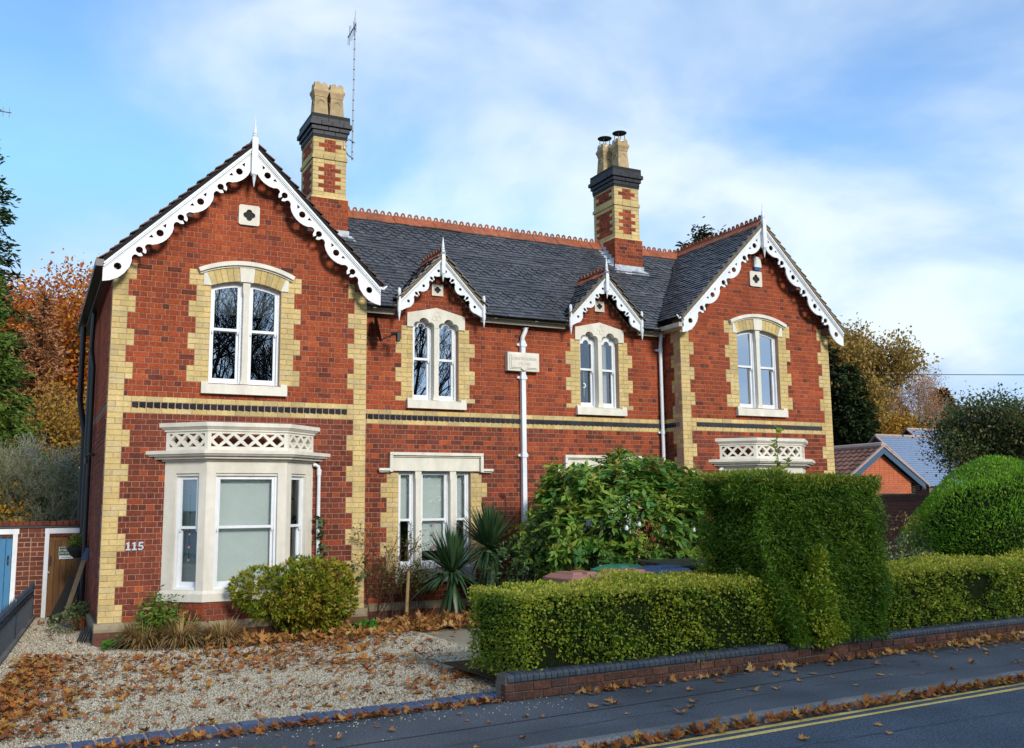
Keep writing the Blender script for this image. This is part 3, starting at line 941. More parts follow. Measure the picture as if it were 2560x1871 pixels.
# chimneys ----------------------------------------------------------
CHX, CHY, CHW, CHD = 3.71, 2.06, 3 * b, .92
def chimney(k):
    x0 = CHX if k == 0 else TT - CHX - CHW
    lab = 'tall left chimney stack of patterned yellow and red brick' if k == 0 else 'right chimney stack of patterned yellow and red brick'
    m = MB()
    m.box(x0 + .006, x0 + CHW - .006, CHY + .006, CHY + CHD - .006, 7.2, 9.55)
    m.box(x0 - .034, x0 + CHW + .034, CHY - .034, CHY + CHD + .034, 6.6, 8.17)
    core = m.build('chimney', 'mortar', house, label=lab)
    cc = .0847
    ff = [Fr((x0, CHY, 0), (1, 0, 0), (0, -1, 0)), Fr((x0, CHY, 0), (0, 1, 0), (-1, 0, 0))]
    for j, (fr, ln) in enumerate(((ff[0], CHW), (ff[1], CHD))):
        for n in range(15):
            q = b if n % 2 else b / 2
            if j == 1: q = b if n % 2 == 0 else b / 2
            if n in (0, 8, 10, 14): lay(fr, core, n, [(0, ln, 'B', .03)], zb=8.23, cc=cc)
            elif n == 9:
                f2 = Fr(fr.O + fr.N * .022 - fr.U * .022, fr.U, fr.N)
                lay(f2, core, n, [(0, ln + .044, 'B', .05)], zb=8.23, cc=cc)
            else:
                BR.append((fr, .004, q - .004, 8.23 + n * cc + .004, 8.23 + (n + 1) * cc - .004, .03, 'brick_yellow', core))
                BR.append((fr, ln - q + .004, ln - .004, 8.23 + n * cc + .004, 8.23 + (n + 1) * cc - .004, .03, 'brick_yellow', core))
                lay(fr, core, n, [(q, ln - q, 'R', .03)], zb=8.23, cc=cc)
        f3 = Fr(fr.O + fr.N * .04 - fr.U * .04, fr.U, fr.N)
        for n in range(9): lay(f3, core, n, [(0, ln + .08, 'R', .03)], zb=8.175 - 9 * cz, cc=cz)
    s = MB()
    s.add([(x0 - .04, CHY - .04, 8.175), (x0 + CHW + .04, CHY - .04, 8.175), (x0 + CHW + .04, CHY + CHD + .04, 8.175), (x0 - .04, CHY + CHD + .04, 8.175),
           (x0, CHY, 8.235), (x0 + CHW, CHY, 8.235), (x0 + CHW, CHY + CHD, 8.235), (x0, CHY + CHD, 8.235)],
          [(0, 1, 5, 4), (1, 2, 6, 5), (2, 3, 7, 6), (3, 0, 4, 7)])
    s.build('chimney_weathering', 'brick_yellow', core)
    # blue brick cap
    z = 9.50
    cb = MB(); cb.box(x0 - .01, x0 + CHW + .01, CHY - .01, CHY + CHD + .01, 9.45, 9.94); cb.build('cap_core', 'black_matt', core)
    for n, o in enumerate((.02, .05, .09, .055, .025)):
        z1 = z + (.09 if n < 3 else .085)
        for fr, ln in ((Fr((x0 - o, CHY - o, 0), (1, 0, 0), (0, -1, 0)), CHW + 2 * o), (Fr((x0 - o, CHY - o, 0), (0, 1, 0), (-1, 0, 0)), CHD + 2 * o)):
            u = 0
            w0 = .115 if n % 2 else .23
            while u < ln - .03:
                w = min(w0 if u == 0 else .23, ln - u)
                BR.append((fr, u + .003, u + w - .003, z + .002, z1 - .002, .12, 'brick_blue', core)); u += w
        z = z1
    cb = MB(); cb.box(x0 - .05, x0 + CHW + .05, CHY - .05, CHY + CHD + .05, 9.78, 9.925); cb.lathe((x0 + CHW - .12, CHY + CHD - .2, 9.92), [(.11, 0), (.09, .05), (.03, .08)], 10)
    cb.build('flaunching', 'black_matt', core)
    spots = [(x0 + .19, CHY + .3), (x0 + .52, CHY + .3)] if k == 0 else [(x0 + .20, CHY + .66), (x0 + .34, CHY + .22)]
    for px, py in spots:
        p = MB()
        p.lathe((px, py, 9.92), [(.165, 0), (.165, .05), (.15, .06), (.125, .46), (.135, .47), (.135, .49), (.145, .53), (.165, .58), (.165, .62), (.145, .63), (.145, .66), (.135, .665)], 4, sq=True)
        for i in range(4):
            t = R(90 * i)
            f = Fr((px + .135 * math.sin(t), py - .135 * math.cos(t), 9.92), (math.cos(t), math.sin(t), 0), (math.sin(t), -math.cos(t), 0))
            for s in (-1, 1):
                cu = s * .068
                p.plate(f, [[(cu - .066, .66), (cu + .066, .66)] + [(cu + .066 * math.cos(a), .68 + .10 * math.sin(a) ** .8) for a in np.linspace(0.02, math.pi - .02, 9)]], -.02, 0)
            # raised arched panel outline
            for q in range(10):
                a0, a1 = math.pi * q / 10, math.pi * (q + 1) / 10
                f4 = Fr((px + .141 * math.sin(t), py - .141 * math.cos(t), 9.92), (math.cos(t), math.sin(t), 0), (math.sin(t), -math.cos(t), 0))
                p.plate(f4, [[(.085 * math.cos(a0), .30 + .1 * math.sin(a0)), (.085 * math.cos(a1), .30 + .1 * math.sin(a1)), (.073 * math.cos(a1), .30 + .088 * math.sin(a1)), (.073 * math.cos(a0), .30 + .088 * math.sin(a0))]], -.03, .004)
        pot = p.build('chimney_pot', 'pot_buff', core)
        if k == 1:
            cw = MB()
            cw.lathe((px, py, 10.86), [(.02, .02), (.17, .0), (.175, .012), (.06, .05), (.01, .06)], 18)
            for i in range(4):
                t = R(45 + 90 * i)
                cw.tube([(px + .12 * math.cos(t), py + .12 * math.sin(t), 10.58), (px + .12 * math.cos(t), py + .12 * math.sin(t), 10.87)], .008, 5)
            cw.build('cowl', 'black_metal', core)
            cl = MB(); cl.lathe((px, py, 10.62), [(.142, 0), (.15, 0), (.15, .035), (.142, .035)], 16); cl.build('cowl_band', 'galv', core)
    # lead flashing
    fl = MB()
    yb = CHY - .045; zb = z_main(yb)
    fl.box(x0 - .06, x0 + CHW + .06, yb - .006, yb, zb - .02, zb + .13)
    fl.add([(x0 - .10, yb - .006, zb + .035), (x0 + CHW + .14, yb - .006, zb + .035), (x0 + CHW + .16, yb - .17, z_main(yb - .17) + .045), (x0 - .10, yb - .17, z_main(yb - .17) + .045)], [(0, 1, 2, 3)])
    for i in range(6):
        y0 = CHY + i * .11; ym = y0 + .11
        if ym > YR: break
        fl.add([(x0 - .047, y0, z_main(y0) + .02), (x0 - .047, ym, z_main(ym) + .02), (x0 - .047, ym, z_main(ym) + .16), (x0 - .047, y0 + .01, z_main(ym) + .14)], [(0, 1, 2, 3)])
        fl.add([(x0 - .047, y0, z_main(y0) + .045), (x0 - .047, ym, z_main(ym) + .045), (x0 - .17, ym, z_main(ym) + .045), (x0 - .17, y0, z_main(y0) + .045)], [(0, 1, 2, 3)])
    fl.build('lead_flashing', 'lead', core)
    return core
ch = [chimney(0), chimney(1)]

# --- split bricks: the 300 largest in view become parts, the rest one piece of brickwork per wall and colour
def br_score(q):
    fr, u0, u1, v0, v1, dep, mt, wall = q
    c = fr.p((u0 + u1) / 2, (v0 + v1) / 2)
    if fr is not FL or wall is not wall_l: return 0
    if v0 < .5 or (.80 < c[0] < 3.35 and c[2] < 3.45) or c[2] > 7.2: return 0
    if abs(c[0] - XL) < .8 and 5.7 < c[2] < 6.25: return 0
    if abs(c[0] - XL) < .2 and abs(c[2] - 6.99) < .2: return 0
    if 1.3 < c[0] < 2.85 and 3.9 < c[2] < 4.1: return 0
    d = (c - CAMN) @ CFN
    return (u1 - u0) * (v1 - v0) / d ** 2
sc = np.array([br_score(q) for q in BR])
single = set(np.argsort(-sc)[:300].tolist())
BM = {}
groups = {}
for i, q in enumerate(BR):
    fr, u0, u1, v0, v1, dep, mt, wall = q
    dn = random.uniform(-.0012, .0012)
    if i in single:
        key = (round(u1 - u0, 3), round(v1 - v0, 4), dep, mt)
        if key not in BM:
            mb = MB(); chbox(mb, Fr((0, 0, 0), (1, 0, 0), (0, -1, 0)), -key[0] / 2, key[0] / 2, -key[1] / 2, key[1] / 2, -dep, 0, .0035, 0.0)
            me = mb.mesh('brick'); me.materials.append(MATS[mt]); BM[key] = me
        p = fr.p((u0 + u1) / 2, (v0 + v1) / 2, dn) - org_of(house)
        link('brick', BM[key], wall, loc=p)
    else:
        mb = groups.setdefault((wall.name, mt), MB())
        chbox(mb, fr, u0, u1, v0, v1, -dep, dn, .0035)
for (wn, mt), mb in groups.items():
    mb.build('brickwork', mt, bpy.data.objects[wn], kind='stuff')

# dog-tooth string course
def dentils(fr, wall, u0, u1):
    n = max(1, int(round((u1 - u0) / .108)))
    bk = MB(); bk.fbox(fr, u0, u1, Z0 + 37 * cz + .002, Z0 + 38 * cz - .002, -.03, -.012); bk.build('dentil_back', 'black_matt', wall)
    st = (u1 - u0) / n
    me = MB()
    h = cz - .006
    me.add([(-st * .49, .012, -h / 2), (st * .40, -.034, -h / 2), (st * .49, .012, -h / 2), (-st * .49, .012, h / 2), (st * .40, -.034, h / 2), (st * .49, .012, h / 2)],
           [(0, 1, 4, 3), (1, 2, 5, 4), (0, 2, 1), (3, 4, 5), (0, 3, 5, 2)], 0.0)
    mesh = me.mesh('dentil_brick'); mesh.materials.append(MATS['brick_blue'])
    for i in range(n):
        p = fr.p(u0 + (i + .5) * st, Z0 + 37.5 * cz, 0) - org_of(house)
        o = link('dentil_brick', mesh, wall, loc=p)
        if fr is FRET: o.rotation_euler.z = R(-90)
dentils(FL, wall_l, 1.5 * b, WW - 1.5 * b)
dentils(FC, wall_c, WW + .02, X2 - .02)
dentils(FL, wall_r, X2 + 1.5 * b, TT - 1.5 * b)
dentils(FRET, wall_r, .12, DD - .02)

# --- windows -------------------------------------------------------
def inset_poly(u0, u1, z0, zt, m, mb_, mt, n=14):
    return [(u0 + m, z0 + mb_), (u1 - m, z0 + mb_)] + [(u, zt(min(max(u, u0), u1)) - mt) for u in np.linspace(u1 - m, u0 + m, n)]
def sash(part, fr, u0, u1, z0, zt, meet, nf, horn=True, botrail=.085, gl='glass'):
    """double hung sash filling an opening; part is the window mesh-object parent"""
    f = MB()
    fm = .038
    f.plate(fr, [poly_under(u0, u1, z0, zt), inset_poly(u0, u1, z0, zt, fm, .03, fm)], nf - .09, nf)
    a0, a1 = u0 + fm, u1 - fm
    zt2 = lambda u: zt(u) - fm
    # upper sash in front
    s = .042
    f.plate(fr, [[(a0, meet - .022), (a1, meet - .022)] + [(u, zt2(u)) for u in np.linspace(a1, a0, 14)],
                 [(a0 + s, meet + .022), (a1 - s, meet + .022)] + [(u, zt2(u) - s) for u in np.linspace(a1 - s, a0 + s, 14)]], nf - .05, nf - .012)
    # lower sash behind
    f.plate(fr, [[(a0, z0 + .03), (a1, z0 + .03), (a1, meet + .018), (a0, meet + .018)],
                 [(a0 + s, z0 + .03 + botrail), (a1 - s, z0 + .03 + botrail), (a1 - s, meet - .02), (a0 + s, meet - .02)]], nf - .095, nf - .055)
    if horn:
        for c in (a0 + s * .5, a1 - s * .5):
            f.plate(fr, [[(c - .018, meet - .022), (c + .018, meet - .022), (c + .012, meet - .06), (c, meet - .075), (c - .010, meet - .06)]], nf - .05, nf - .014)
    sh = f.build('sash_frame', 'white', part)
    p = MB()
    p.plate(fr, [[(a0 + s - .004, meet + .018), (a1 - s + .004, meet + .018)] + [(u, zt2(u) - s + .004) for u in np.linspace(a1 - s + .004, a0 + s - .004, 14)]], nf - .034, nf - .030)
    p.build('pane', gl, part)
    p = MB()
    p.plate(fr, [[(a0 + s - .004, z0 + .026 + botrail), (a1 - s + .004, z0 + .026 + botrail), (a1 - s + .004, meet - .016), (a0 + s - .004, meet - .016)]], nf - .078, nf - .074)
    p.build('pane', gl, part)
def flat(z): return lambda u: z

def sill_piece(fr, u0, u1, z0, z1, proj):
    m = MB()
    prof = [(-.12, z0), (proj, z0), (proj, z1 - .035), (-.02, z1), (-.12, z1)]
    vs = [fr.p(u0, v, n) for n, v in prof] + [fr.p(u1, v, n) for n, v in prof]
    k = 5
    m.add(vs, [tuple(range(k)), tuple(range(k, 2 * k))[::-1]] + [(j, k + j, k + (j + 1) % k, (j + 1) % k) for j in range(k)])
    for u in (u0, u1):
        s = 1 if u == u0 else -1
        m.fbox(fr, min(u, u + s * .11), max(u, u + s * .11), z1 - .03, z1 + .02, -.02, proj - .012)
    return m

def arched_window(wall, cx, lab):
    w0, w1 = cx - .58, cx + .58
    zt = arc_top(cx, ARC_C, ARC_R)
    m = MB()                                   # stone mullion is the window's own stone
    m.plate(FL, [[(cx - .075, 4.09), (cx + .06, 4.09), (cx + .048, 4.2), (cx + .048, 5.60), (cx + .06, 5.66), (cx + .06, 5.84), (cx - .06, 5.84), (cx - .06, 5.66), (cx - .048, 5.60), (cx - .048, 4.2)]], -.16, -.005)
    win = m.build('window', 'cream', house, label=lab)
    sill_piece(FL, cx - .70, cx + .70, 3.908, 4.085, .085).build('sill', 'cream2', win)
    sash(win, FL, w0, cx - .048, 4.075, zt, 5.01, -.10, gl='glass_mirror')
    sash(win, FL, cx + .048, w1, 4.075, zt, 5.01, -.10, gl='glass_mirror')
    r0, r1 = ARC_R, ARC_R + .235
    def wedge(a0, a1, ra, rb, n0, n1, mat, name, seg=1, gap=.003):
        m = MB()
        aa = np.linspace(a0 + gap / rb, a1 - gap / rb, seg + 1)
        m.plate(FL, [[(cx + ra * math.sin(a), ARC_C + ra * math.cos(a)) for a in aa] + [(cx + rb * math.sin(a), ARC_C + rb * math.cos(a)) for a in aa[::-1]]], n0, n1)
        return m.build(name, mat, win)
    ak = .074
    ae = math.asin(.585 / r0)
    for s in (-1, 1):
        e = np.linspace(ak, ae - .012, 6 if s < 0 else 6)
        for q0, q1 in zip(e[:-1], e[1:]):
            wedge(min(s * q0, s * q1), max(s * q0, s * q1), r0, r1, -.11, .012, 'brick_yellow', 'voussoir')
        # skewback stone
        a = s * (ae - .012)
        pts = [(cx + r0 * math.sin(a), ARC_C + r0 * math.cos(a)), (cx + r1 * math.sin(a), ARC_C + r1 * math.cos(a)), (cx + s * .705, 5.92), (cx + s * .70, 5.722), (cx + s * .585, 5.722)]
        if s < 0: pts = pts[::-1]
        m = MB(); m.plate(FL, [pts], -.11, .014); m.build('skewback', 'cream2', win)
    wedge(-ak, ak, r0 - .01, r1 + .005, -.12, .025, 'cream2', 'keystone', 2)
    m = MB()
    ah = math.asin(.775 / (r1 + .04))
    aa = np.linspace(-ah, ah, 25)
    for ra, rb, n1 in ((r1, r1 + .04, .035), (r1 + .03, r1 + .10, .075)):
        m.plate(FL, [[(cx + ra * math.sin(a), ARC_C + ra * math.cos(a)) for a in aa] + [(cx + rb * math.sin(a), ARC_C + rb * math.cos(a)) for a in aa[::-1]]], -.02, n1)
    m.build('hood_mould', 'cream2', win)
    return win
wl = arched_window(wall_l, XL, 'arched twin sash window of the left gable')
wr = arched_window(wall_r, XR, 'arched twin sash window of the right gable')

def trefoil_path(c, z):
    """left to right along the underside of a cusped head; light centre c, springing z"""
    pts = []
    hw = .205
    pts += [(c - hw, z), (c - hw, z + .02)]
    pts += [(c - .128 + .080 * math.cos(a), z + .03 + .080 * math.sin(a)) for a in np.linspace(math.pi, math.pi * .30, 7)]
    pts += [(c + .103 * math.cos(a), z + .085 + .103 * math.sin(a)) for a in np.linspace(math.pi * .93, math.pi * .07, 11)]
    pts += [(c + .128 + .080 * math.cos(a), z + .03 + .080 * math.sin(a)) for a in np.linspace(math.pi * .70, 0, 7)]
    pts += [(c + hw, z + .02), (c + hw, z)]
    return pts
def gothic_window(cx, lab, k):
    l1, l2 = cx - .255, cx + .255
    m = MB()
    m.plate(FC, [[(cx - .47 - .125, 5.42), (l1 - .205, 5.42)] + trefoil_path(l1, 5.42)[1:-1] + [(l1 + .205, 5.42), (l2 - .205, 5.42)] + trefoil_path(l2, 5.42)[1:-1] + [(l2 + .205, 5.42), (cx + .595, 5.42), (cx + .595, 5.685), (cx, 5.82), (cx - .595, 5.685)]], -.14, .03)
    win = m.build('window', 'cream2', house, label=lab)
    m = MB()
    m.plate(FC, [[(cx - .07, 4.03), (cx + .07, 4.03), (cx + .046, 4.16), (cx + .046, 5.43), (cx - .046, 5.43), (cx - .046, 4.16)]], -.15, .022); m.build('mullion', 'cream2', win)
    m = MB()                                   # carved trefoil roundel above the mullion
    for ang, rr in ((90, .06), (215, .052), (325, .052)):
        pc = (cx + .05 * math.cos(R(ang)), 5.645 + .05 * math.sin(R(ang)))
        m.plate(FC, [circ(*pc, rr, 16), circ(*pc, rr - .009, 16)], .029, .036 + .001 * rr)
    m.build('roundel', 'cream', win)
    sill_piece(FC, cx - .60, cx + .60, 3.868, 4.035, .085).build('sill', 'cream2', win)
    zt = flat(5.60)
    for c in (l1, l2):
        tp = trefoil_path(c, 5.33 if k else 5.40)
        def ztop(u, tp=tp, c=c):
            us = [q[0] for q in tp]; vs = [q[1] for q in tp]
            return float(np.interp(u, us, vs))
        # head board with cusped lower edge
        hb = MB()
        hb.plate(FC, [[(c - .212, 5.30)] + [(c - .15, 5.30)] + [(c + (q[0] - c) * .73, q[1] - .06) for q in tp[1:-1]] + [(c + .15, 5.30), (c + .212, 5.30), (c + .212, 5.62), (c - .212, 5.62)]], -.165, -.13)
        hb.build('sash_head', 'white', win)
        sash(win, FC, c - .212, c + .212, 4.03, zt, 4.835, -.12, gl='glass' if k else 'glass_mirror')
    return win
g1 = gothic_window(CX1, 'pointed twin window under the left small dormer gable', 0)
g2 = gothic_window(CX2, 'pointed twin window under the right small dormer gable', 1)

def triple_window(g, lab):
    u0, u1 = g
    cx = (u0 + u1) / 2
    m = MB()                                   # square label mould with dropped ends
    FCm = FC
    m.fbox(FC, u0 - .17, u1 + .17, 2.70, 2.99, -.12, .03)
    win = m.build('window', 'cream2', house, label=lab)
    m = MB()
    m.fbox(FC, u0 - .20, u1 + .23, 2.985, 3.04, -.02, .10)
    m.fbox(FC, u0 - .19, u1 + .22, 2.955, 2.985, -.02, .06)
    for s, e in ((-1, u0 - .20), (1, u1 + .23)):
        m.fbox(FC, min(e, e - s * .055), max(e, e - s * .055), 2.68, 2.99, -.02, .10)
        m.fbox(FC, min(e, e + s * .21), max(e, e + s * .21), 2.70, 2.745, -.02, .10)
        m.fbox(FC, min(e, e + s * .19), max(e, e + s * .19), 2.672, 2.70, -.02, .06)
    m.build('label_mould', 'cream2', win)
    for c in (u0 + .385, u1 - .37):
        m = MB()
        m.plate(FC, [[(c - .052, .93), (c + .052, .93), (c + .052, 2.53), (c + .062, 2.57), (c + .062, 2.72), (c - .062, 2.72), (c - .062, 2.57), (c - .052, 2.53)]], -.14, .012)
        m.build('mullion', 'cream2', win)
    m = sill_piece(FC, u0 - .07, u1 + .07, .66, .95, .06); m.build('sill', 'cream2', win)
    for a, c in ((u0, u0 + .333), (u0 + .437, u1 - .422), (u1 - .318, u1)):
        sash(win, FC, a, c, .93, flat(2.71), 1.80, -.10)
    return win
t1 = triple_window(GW1, 'three light ground floor window left of the white central downpipe')
t2 = triple_window(GW2, 'three light ground floor window hidden behind the rhododendron')

def quatrefoil(fr, cx, z, half, corner, lab):
    m = MB()
    lobes = []
    for i in range(4):
        a = R(90 * i); q = half * .30
        lobes += [(cx + q * math.cos(a) + half * .28 * math.cos(t), z + q * math.sin(a) + half * .28 * math.sin(t)) for t in np.linspace(a - 1.5, a + 1.5, 8)]
    c = corner
    out_ = [(cx - half + c, z - half), (cx + half - c, z - half), (cx + half, z - half + c), (cx + half, z + half - c), (cx + half - c, z + half), (cx - half + c, z + half), (cx - half, z + half - c), (cx - half, z - half + c)]
    m.plate(fr, [out_, lobes], .004, .035)
    m.build('vent_panel', 'cream', house, label=lab)
    m = MB(); m.fbox(fr, cx - half * .7, cx + half * .7, z - half * .7, z + half * .7, -.02, .005); m.build('vent_back', 'black_matt', house)
quatrefoil(FL, XL, 6.99, .175, .025, 'square stone quatrefoil vent in the left gable')
quatrefoil(FL, XR, 6.975, .172, .025, 'square stone quatrefoil vent in the right gable')
quatrefoil(FC, CX1 + .02, 6.175, .118, .003, 'small square stone vent in the left dormer gable')
quatrefoil(FC, CX2 + .01, 6.165, .116, .003, 'small square stone vent in the right dormer gable')

# --- bay windows ----------------------------------------------------
def bay(k):
    cx = BAYC[k]
    lab = ('left', 'right')[k] + ' painted stone bay window with pierced parapet'
    m = MB()
    fcs = faces_of(bay_plan(cx, 0))
    lights = []
    for j, (fr, ln) in enumerate(fcs):
        ml, mr = ((.20, .13), (.145, .145), (.13, .20))[j]
        rect = [(ml, .80), (ln - mr, .80), (ln - mr, 2.60), (ml, 2.60)]
        m.plate(fr, [[(0.0, .62), (ln, .62), (ln, 2.84), (0.0, 2.84)], rect], -.15, 0)
        m.fbox(fr, ml, ln - mr, 2.56, 2.62, -.06, -.025)
        lights.append((fr, ml, ln - mr))
    bw = m.build('bay_window', 'cream', house, label=lab)
    m = MB()
    m.prism(bay_plan(cx, .035), .62, .74); m.prism(bay_plan(cx, .035), .74, .79, top=bay_plan(cx, .0))
    m.build('sill', 'cream', bw)
    m = MB()
    m.prism(bay_plan(cx, .035), 2.79, 2.825); m.prism(bay_plan(cx, .11), 2.825, 2.865); m.prism(bay_plan(cx, .16), 2.865, 2.90, top=bay_plan(cx, .19)); m.prism(bay_plan(cx, .20), 2.90, 2.955)
    m.build('cornice', 'cream', bw)
    # pierced parapet
    m = MB()
    for j, (fr, ln) in enumerate(faces_of(bay_plan(cx, .0))):
        n = (3, 5, 3)[j]
        a0, a1 = .055, ln - .055
        z0, z1 = 3.02, 3.225
        st = (a1 - a0) / n
        zc, hh = (z0 + z1) / 2, (z1 - z0) / 2
        t = .036 * 1.2
        holes = []
        for i in range(n):
            c = a0 + (i + .5) * st
            hx, hy = st / 2 - t * .75, hh - t * .55
            holes.append([(c - hx, zc), (c, zc - hy), (c + hx, zc), (c, zc + hy)])
        for i in range(n + 1):
            c = a0 + i * st
            hx = st / 2 - t * .85; hy = hh - t * .95
            lo = c - hx if i > 0 else c; hi = c + hx if i < n else c
            for s in (-1, 1):
                e = zc + s * hh; tip = zc + s * (hh - hy)
                tri = [(lo, e), (hi, e), (c, tip)] if 0 < i < n else ([(c, e), (c + hx, e), (c, tip)] if i == 0 else [(c - hx, e), (c, e), (c, tip)])
                holes.append(tri)
        m.plate(fr, [[(0, 2.955), (ln, 2.955), (ln, 3.27), (0, 3.27)]] + holes, -.09, 0)
    m.build('parapet', 'cream', bw)
    m = MB()
    def ring(o, i_, z0, z1, otop=None):
        P = bay_plan(cx, o); Q = bay_plan(cx, i_)
        P2 = bay_plan(cx, otop) if otop is not None else P
        m.prism(P + Q[::-1], z0, z1, top=P2 + Q[::-1])
    ring(.02, -.11, 3.265, 3.295); ring(.03, -.11, 3.295, 3.335, .07); ring(.075, -.12, 3.335, 3.40)
    m.build('parapet_coping', 'cream', bw)
    m = MB(); m.prism(bay_plan(cx, -.05), 2.955, 2.965); m.build('bay_roof', 'lead', bw)
    for j, (fr, a0, a1) in enumerate(lights):
        sash(bw, fr, a0, a1, .80, flat(2.585), 1.755, -.055)
        bl = MB(); bl.fbox(fr, a0 + .03, a1 - .03, .90 if j != 1 else .84, 2.58, -.205, -.20); bl.build('blind', 'blind', bw)
    m = MB(); m.prism(bay_plan(cx, -.22), .60, .78); m.build('bay_floor', 'dark_room', bw)
    return bw
bays = [bay(0), bay(1)]

# blinds, curtains inside other windows
def inner(win, fr, u0, u1, z0, z1, n, mat, name):
    m = MB()
    k = 16
    us = np.linspace(u0, u1, k)
    if mat == 'curtain':
        m.add([fr.p(u, z, n + .018 * math.sin(i * 1.9)) for i, u in enumerate(us) for z in (z0, z1)], [(2 * i, 2 * i + 2, 2 * i + 3, 2 * i + 1) for i in range(k - 1)])
    else: m.fbox(fr, u0, u1, z0, z1, n - .004, n)
    m.build(name, mat, win)
inner(t1, FC, GW1[0] + .03, GW1[0] + .32, 1.79, 2.70, -.24, 'blind', 'blind')
inner(t1, FC, GW1[0] + .45, GW1[1] - .43, 1.22, 2.70, -.24, 'blind', 'blind')
inner(t1, FC, GW1[1] - .31, GW1[1] - .03, 1.79, 2.70, -.24, 'blind', 'blind')
inner(t1, FC, GW1[0] + .02, GW1[0] + .14, .95, 1.80, -.26, 'curtain', 'curtain')
inner(t2, FC, GW2[0] + .03, GW2[1] - .03, 1.5, 2.70, -.24, 'blind', 'blind')
inner(g2, FC, CX2 + .18, CX2 + .33, 4.05, 5.4, -.27, 'curtain', 'curtain')
inner(wr, FL, XR + .16, XR + .32, 4.1, 5.7, -.27, 'curtain', 'curtain')
inner(wr, FL, XR - .52, XR - .44, 4.1, 5.0, -.27, 'curtain', 'curtain')
inner(wl, FL, XL - .52, XL - .06, 5.28, 5.8, -.23, 'blind', 'blind')
inner(wl, FL, XL + .06, XL + .52, 5.28, 5.8, -.23, 'blind', 'blind')
# ------------------------------------------------------------------ roofs
def slab(name, quads, mat='roof_under', th=.05):
    m = MB()
    for q in quads:
        q = [np.array(p, float) for p in q]
        n = np.cross(q[1] - q[0], q[-1] - q[0]); n /= np.linalg.norm(n)
        if n[2] < 0: n = -n
        k = len(q)
        vs = q + [p - n * th for p in q]
        m.add(vs, [tuple(range(k)), tuple(range(k, 2 * k))[::-1]] + [(i, k + i, k + (i + 1) % k, (i + 1) % k) for i in range(k)])
    return m.build(name, mat, house)
ZE = z_main(.33)
YM = DD + .03; ZM = z_main(YM)
roof = slab('main_roof', [[(XL, YM, ZM), (XR, YM, ZM), (XR, YR, ZR), (XL, YR, ZR)]] + [[(a, .33, ZE), (c2, .33, ZE), (c2, YM, ZM), (a, YM, ZM)] for a, c2 in ((WW - .1, CX1 - HD + .05), (CX1 + HD - .05, CX2 - HD + .05), (CX2 + HD - .05, X2 + .1))] + [ [(XL, YR, ZR), (XR, YR, ZR), (XR, 6.0, ZR - 3.35), (XL, 6.0, ZR - 3.35)]])
def wing_slab(cx):
    e = HWG
    return slab('wing_roof', [[(cx - e, -.34, ZW - e), (cx, -.34, ZW), (cx, 6.0, ZW), (cx - e, 6.0, ZW - e)], [(cx + e, -.34, ZW - e), (cx, -.34, ZW), (cx, 6.0, ZW), (cx + e, 6.0, ZW - e)]], th=.06)
wr_l, wr_r = wing_slab(XL), wing_slab(XR)
YDM = .405 + (ZD - 5.78) / 1.0152
dr = []
for cx in (CX1, CX2):
    e = HD
    yb = .405 + (ZD - e * MD - 5.78) / 1.0152
    dr.append(slab('dormer_roof', [[(cx - e, .32, ZD - e * MD), (cx, .32, ZD), (cx, YDM + .1, ZD), (cx - e, max(yb, .33), ZD - e * MD)], [(cx + e, .32, ZD - e * MD), (cx, .32, ZD), (cx, YDM + .1, ZD), (cx + e, max(yb, .33), ZD - e * MD)]], th=.04))

def h_wing(x, cx): return ZW - abs(x - cx)
def h_dorm(x, y, cx): return ZD - abs(x - cx) * MD if abs(x - cx) < HD and y > .3 else -9
TILES = []
TW, GA, TL = .166, .1, .20
def tile_poly(scal):
    w = TW / 2 - .002
    if not scal: return [(-w, 0), (w, 0), (w, TL), (-w, TL)]
    return [(-w, .075), (-w * .85, .040), (-w * .5, .010), (0, 0), (w * .5, .010), (w * .85, .040), (w, .075), (w, TL), (-w, TL)]
def is_scal(r): return (4 <= r < 9) or (15 <= r < 20) or (26 <= r < 31)
def tile_slope(O, U, V, un, vn, ok, mat, parent, plain=False):
    O, U, V = (np.array(q, float) for q in (O, U, V))
    V = V / np.linalg.norm(V)
    Nn = np.cross(U, V)
    if Nn[2] < 0: Nn = -Nn
    fr = Fr(O, U, Nn, V)
    for r in range(vn):
        for i in range(-1, un + 1):
            u = (i + (.5 if r % 2 else 0)) * TW; v = r * GA - .03
            c = fr.p(u, v + .05)
            if not ok(c): continue
            sc_ = is_scal(r) and not plain
            TILES.append((fr, u + random.uniform(-.004, .004), v + random.uniform(-.006, .006), sc_, mat, parent, random.uniform(-.004, .006), random.gauss(0, .012)))
def chim_clear(c):
    for x0 in (CHX, TT - CHX - CHW):
        if x0 - .1 < c[0] < x0 + CHW + .1 and c[1] > CHY - .1: return False
    return True
tile_slope((WW - .6, .33, ZE), (1, 0, 0), (0, 1, 1.0152), int(10.2 / TW), 33,
           lambda c: c[2] > h_wing(c[0], XL) - .02 and c[2] > h_wing(c[0], XR) - .02 and c[2] > max(h_dorm(c[0], c[1], CX1), h_dorm(c[0], c[1], CX2)) - .01 and c[1] < YR - .02 and chim_clear(c), 'slate', roof)
tile_slope((XR - HWG - .02, -.30, ZW - HWG - .02), (0, 1, 0), (1, 0, 1), int(3.2 / TW), 33,
           lambda c: c[2] > z_main(c[1]) - .03 and c[0] < XR - .02 and c[1] < YR + .1 and c[1] > -.33, 'slate', wr_r, plain=True)
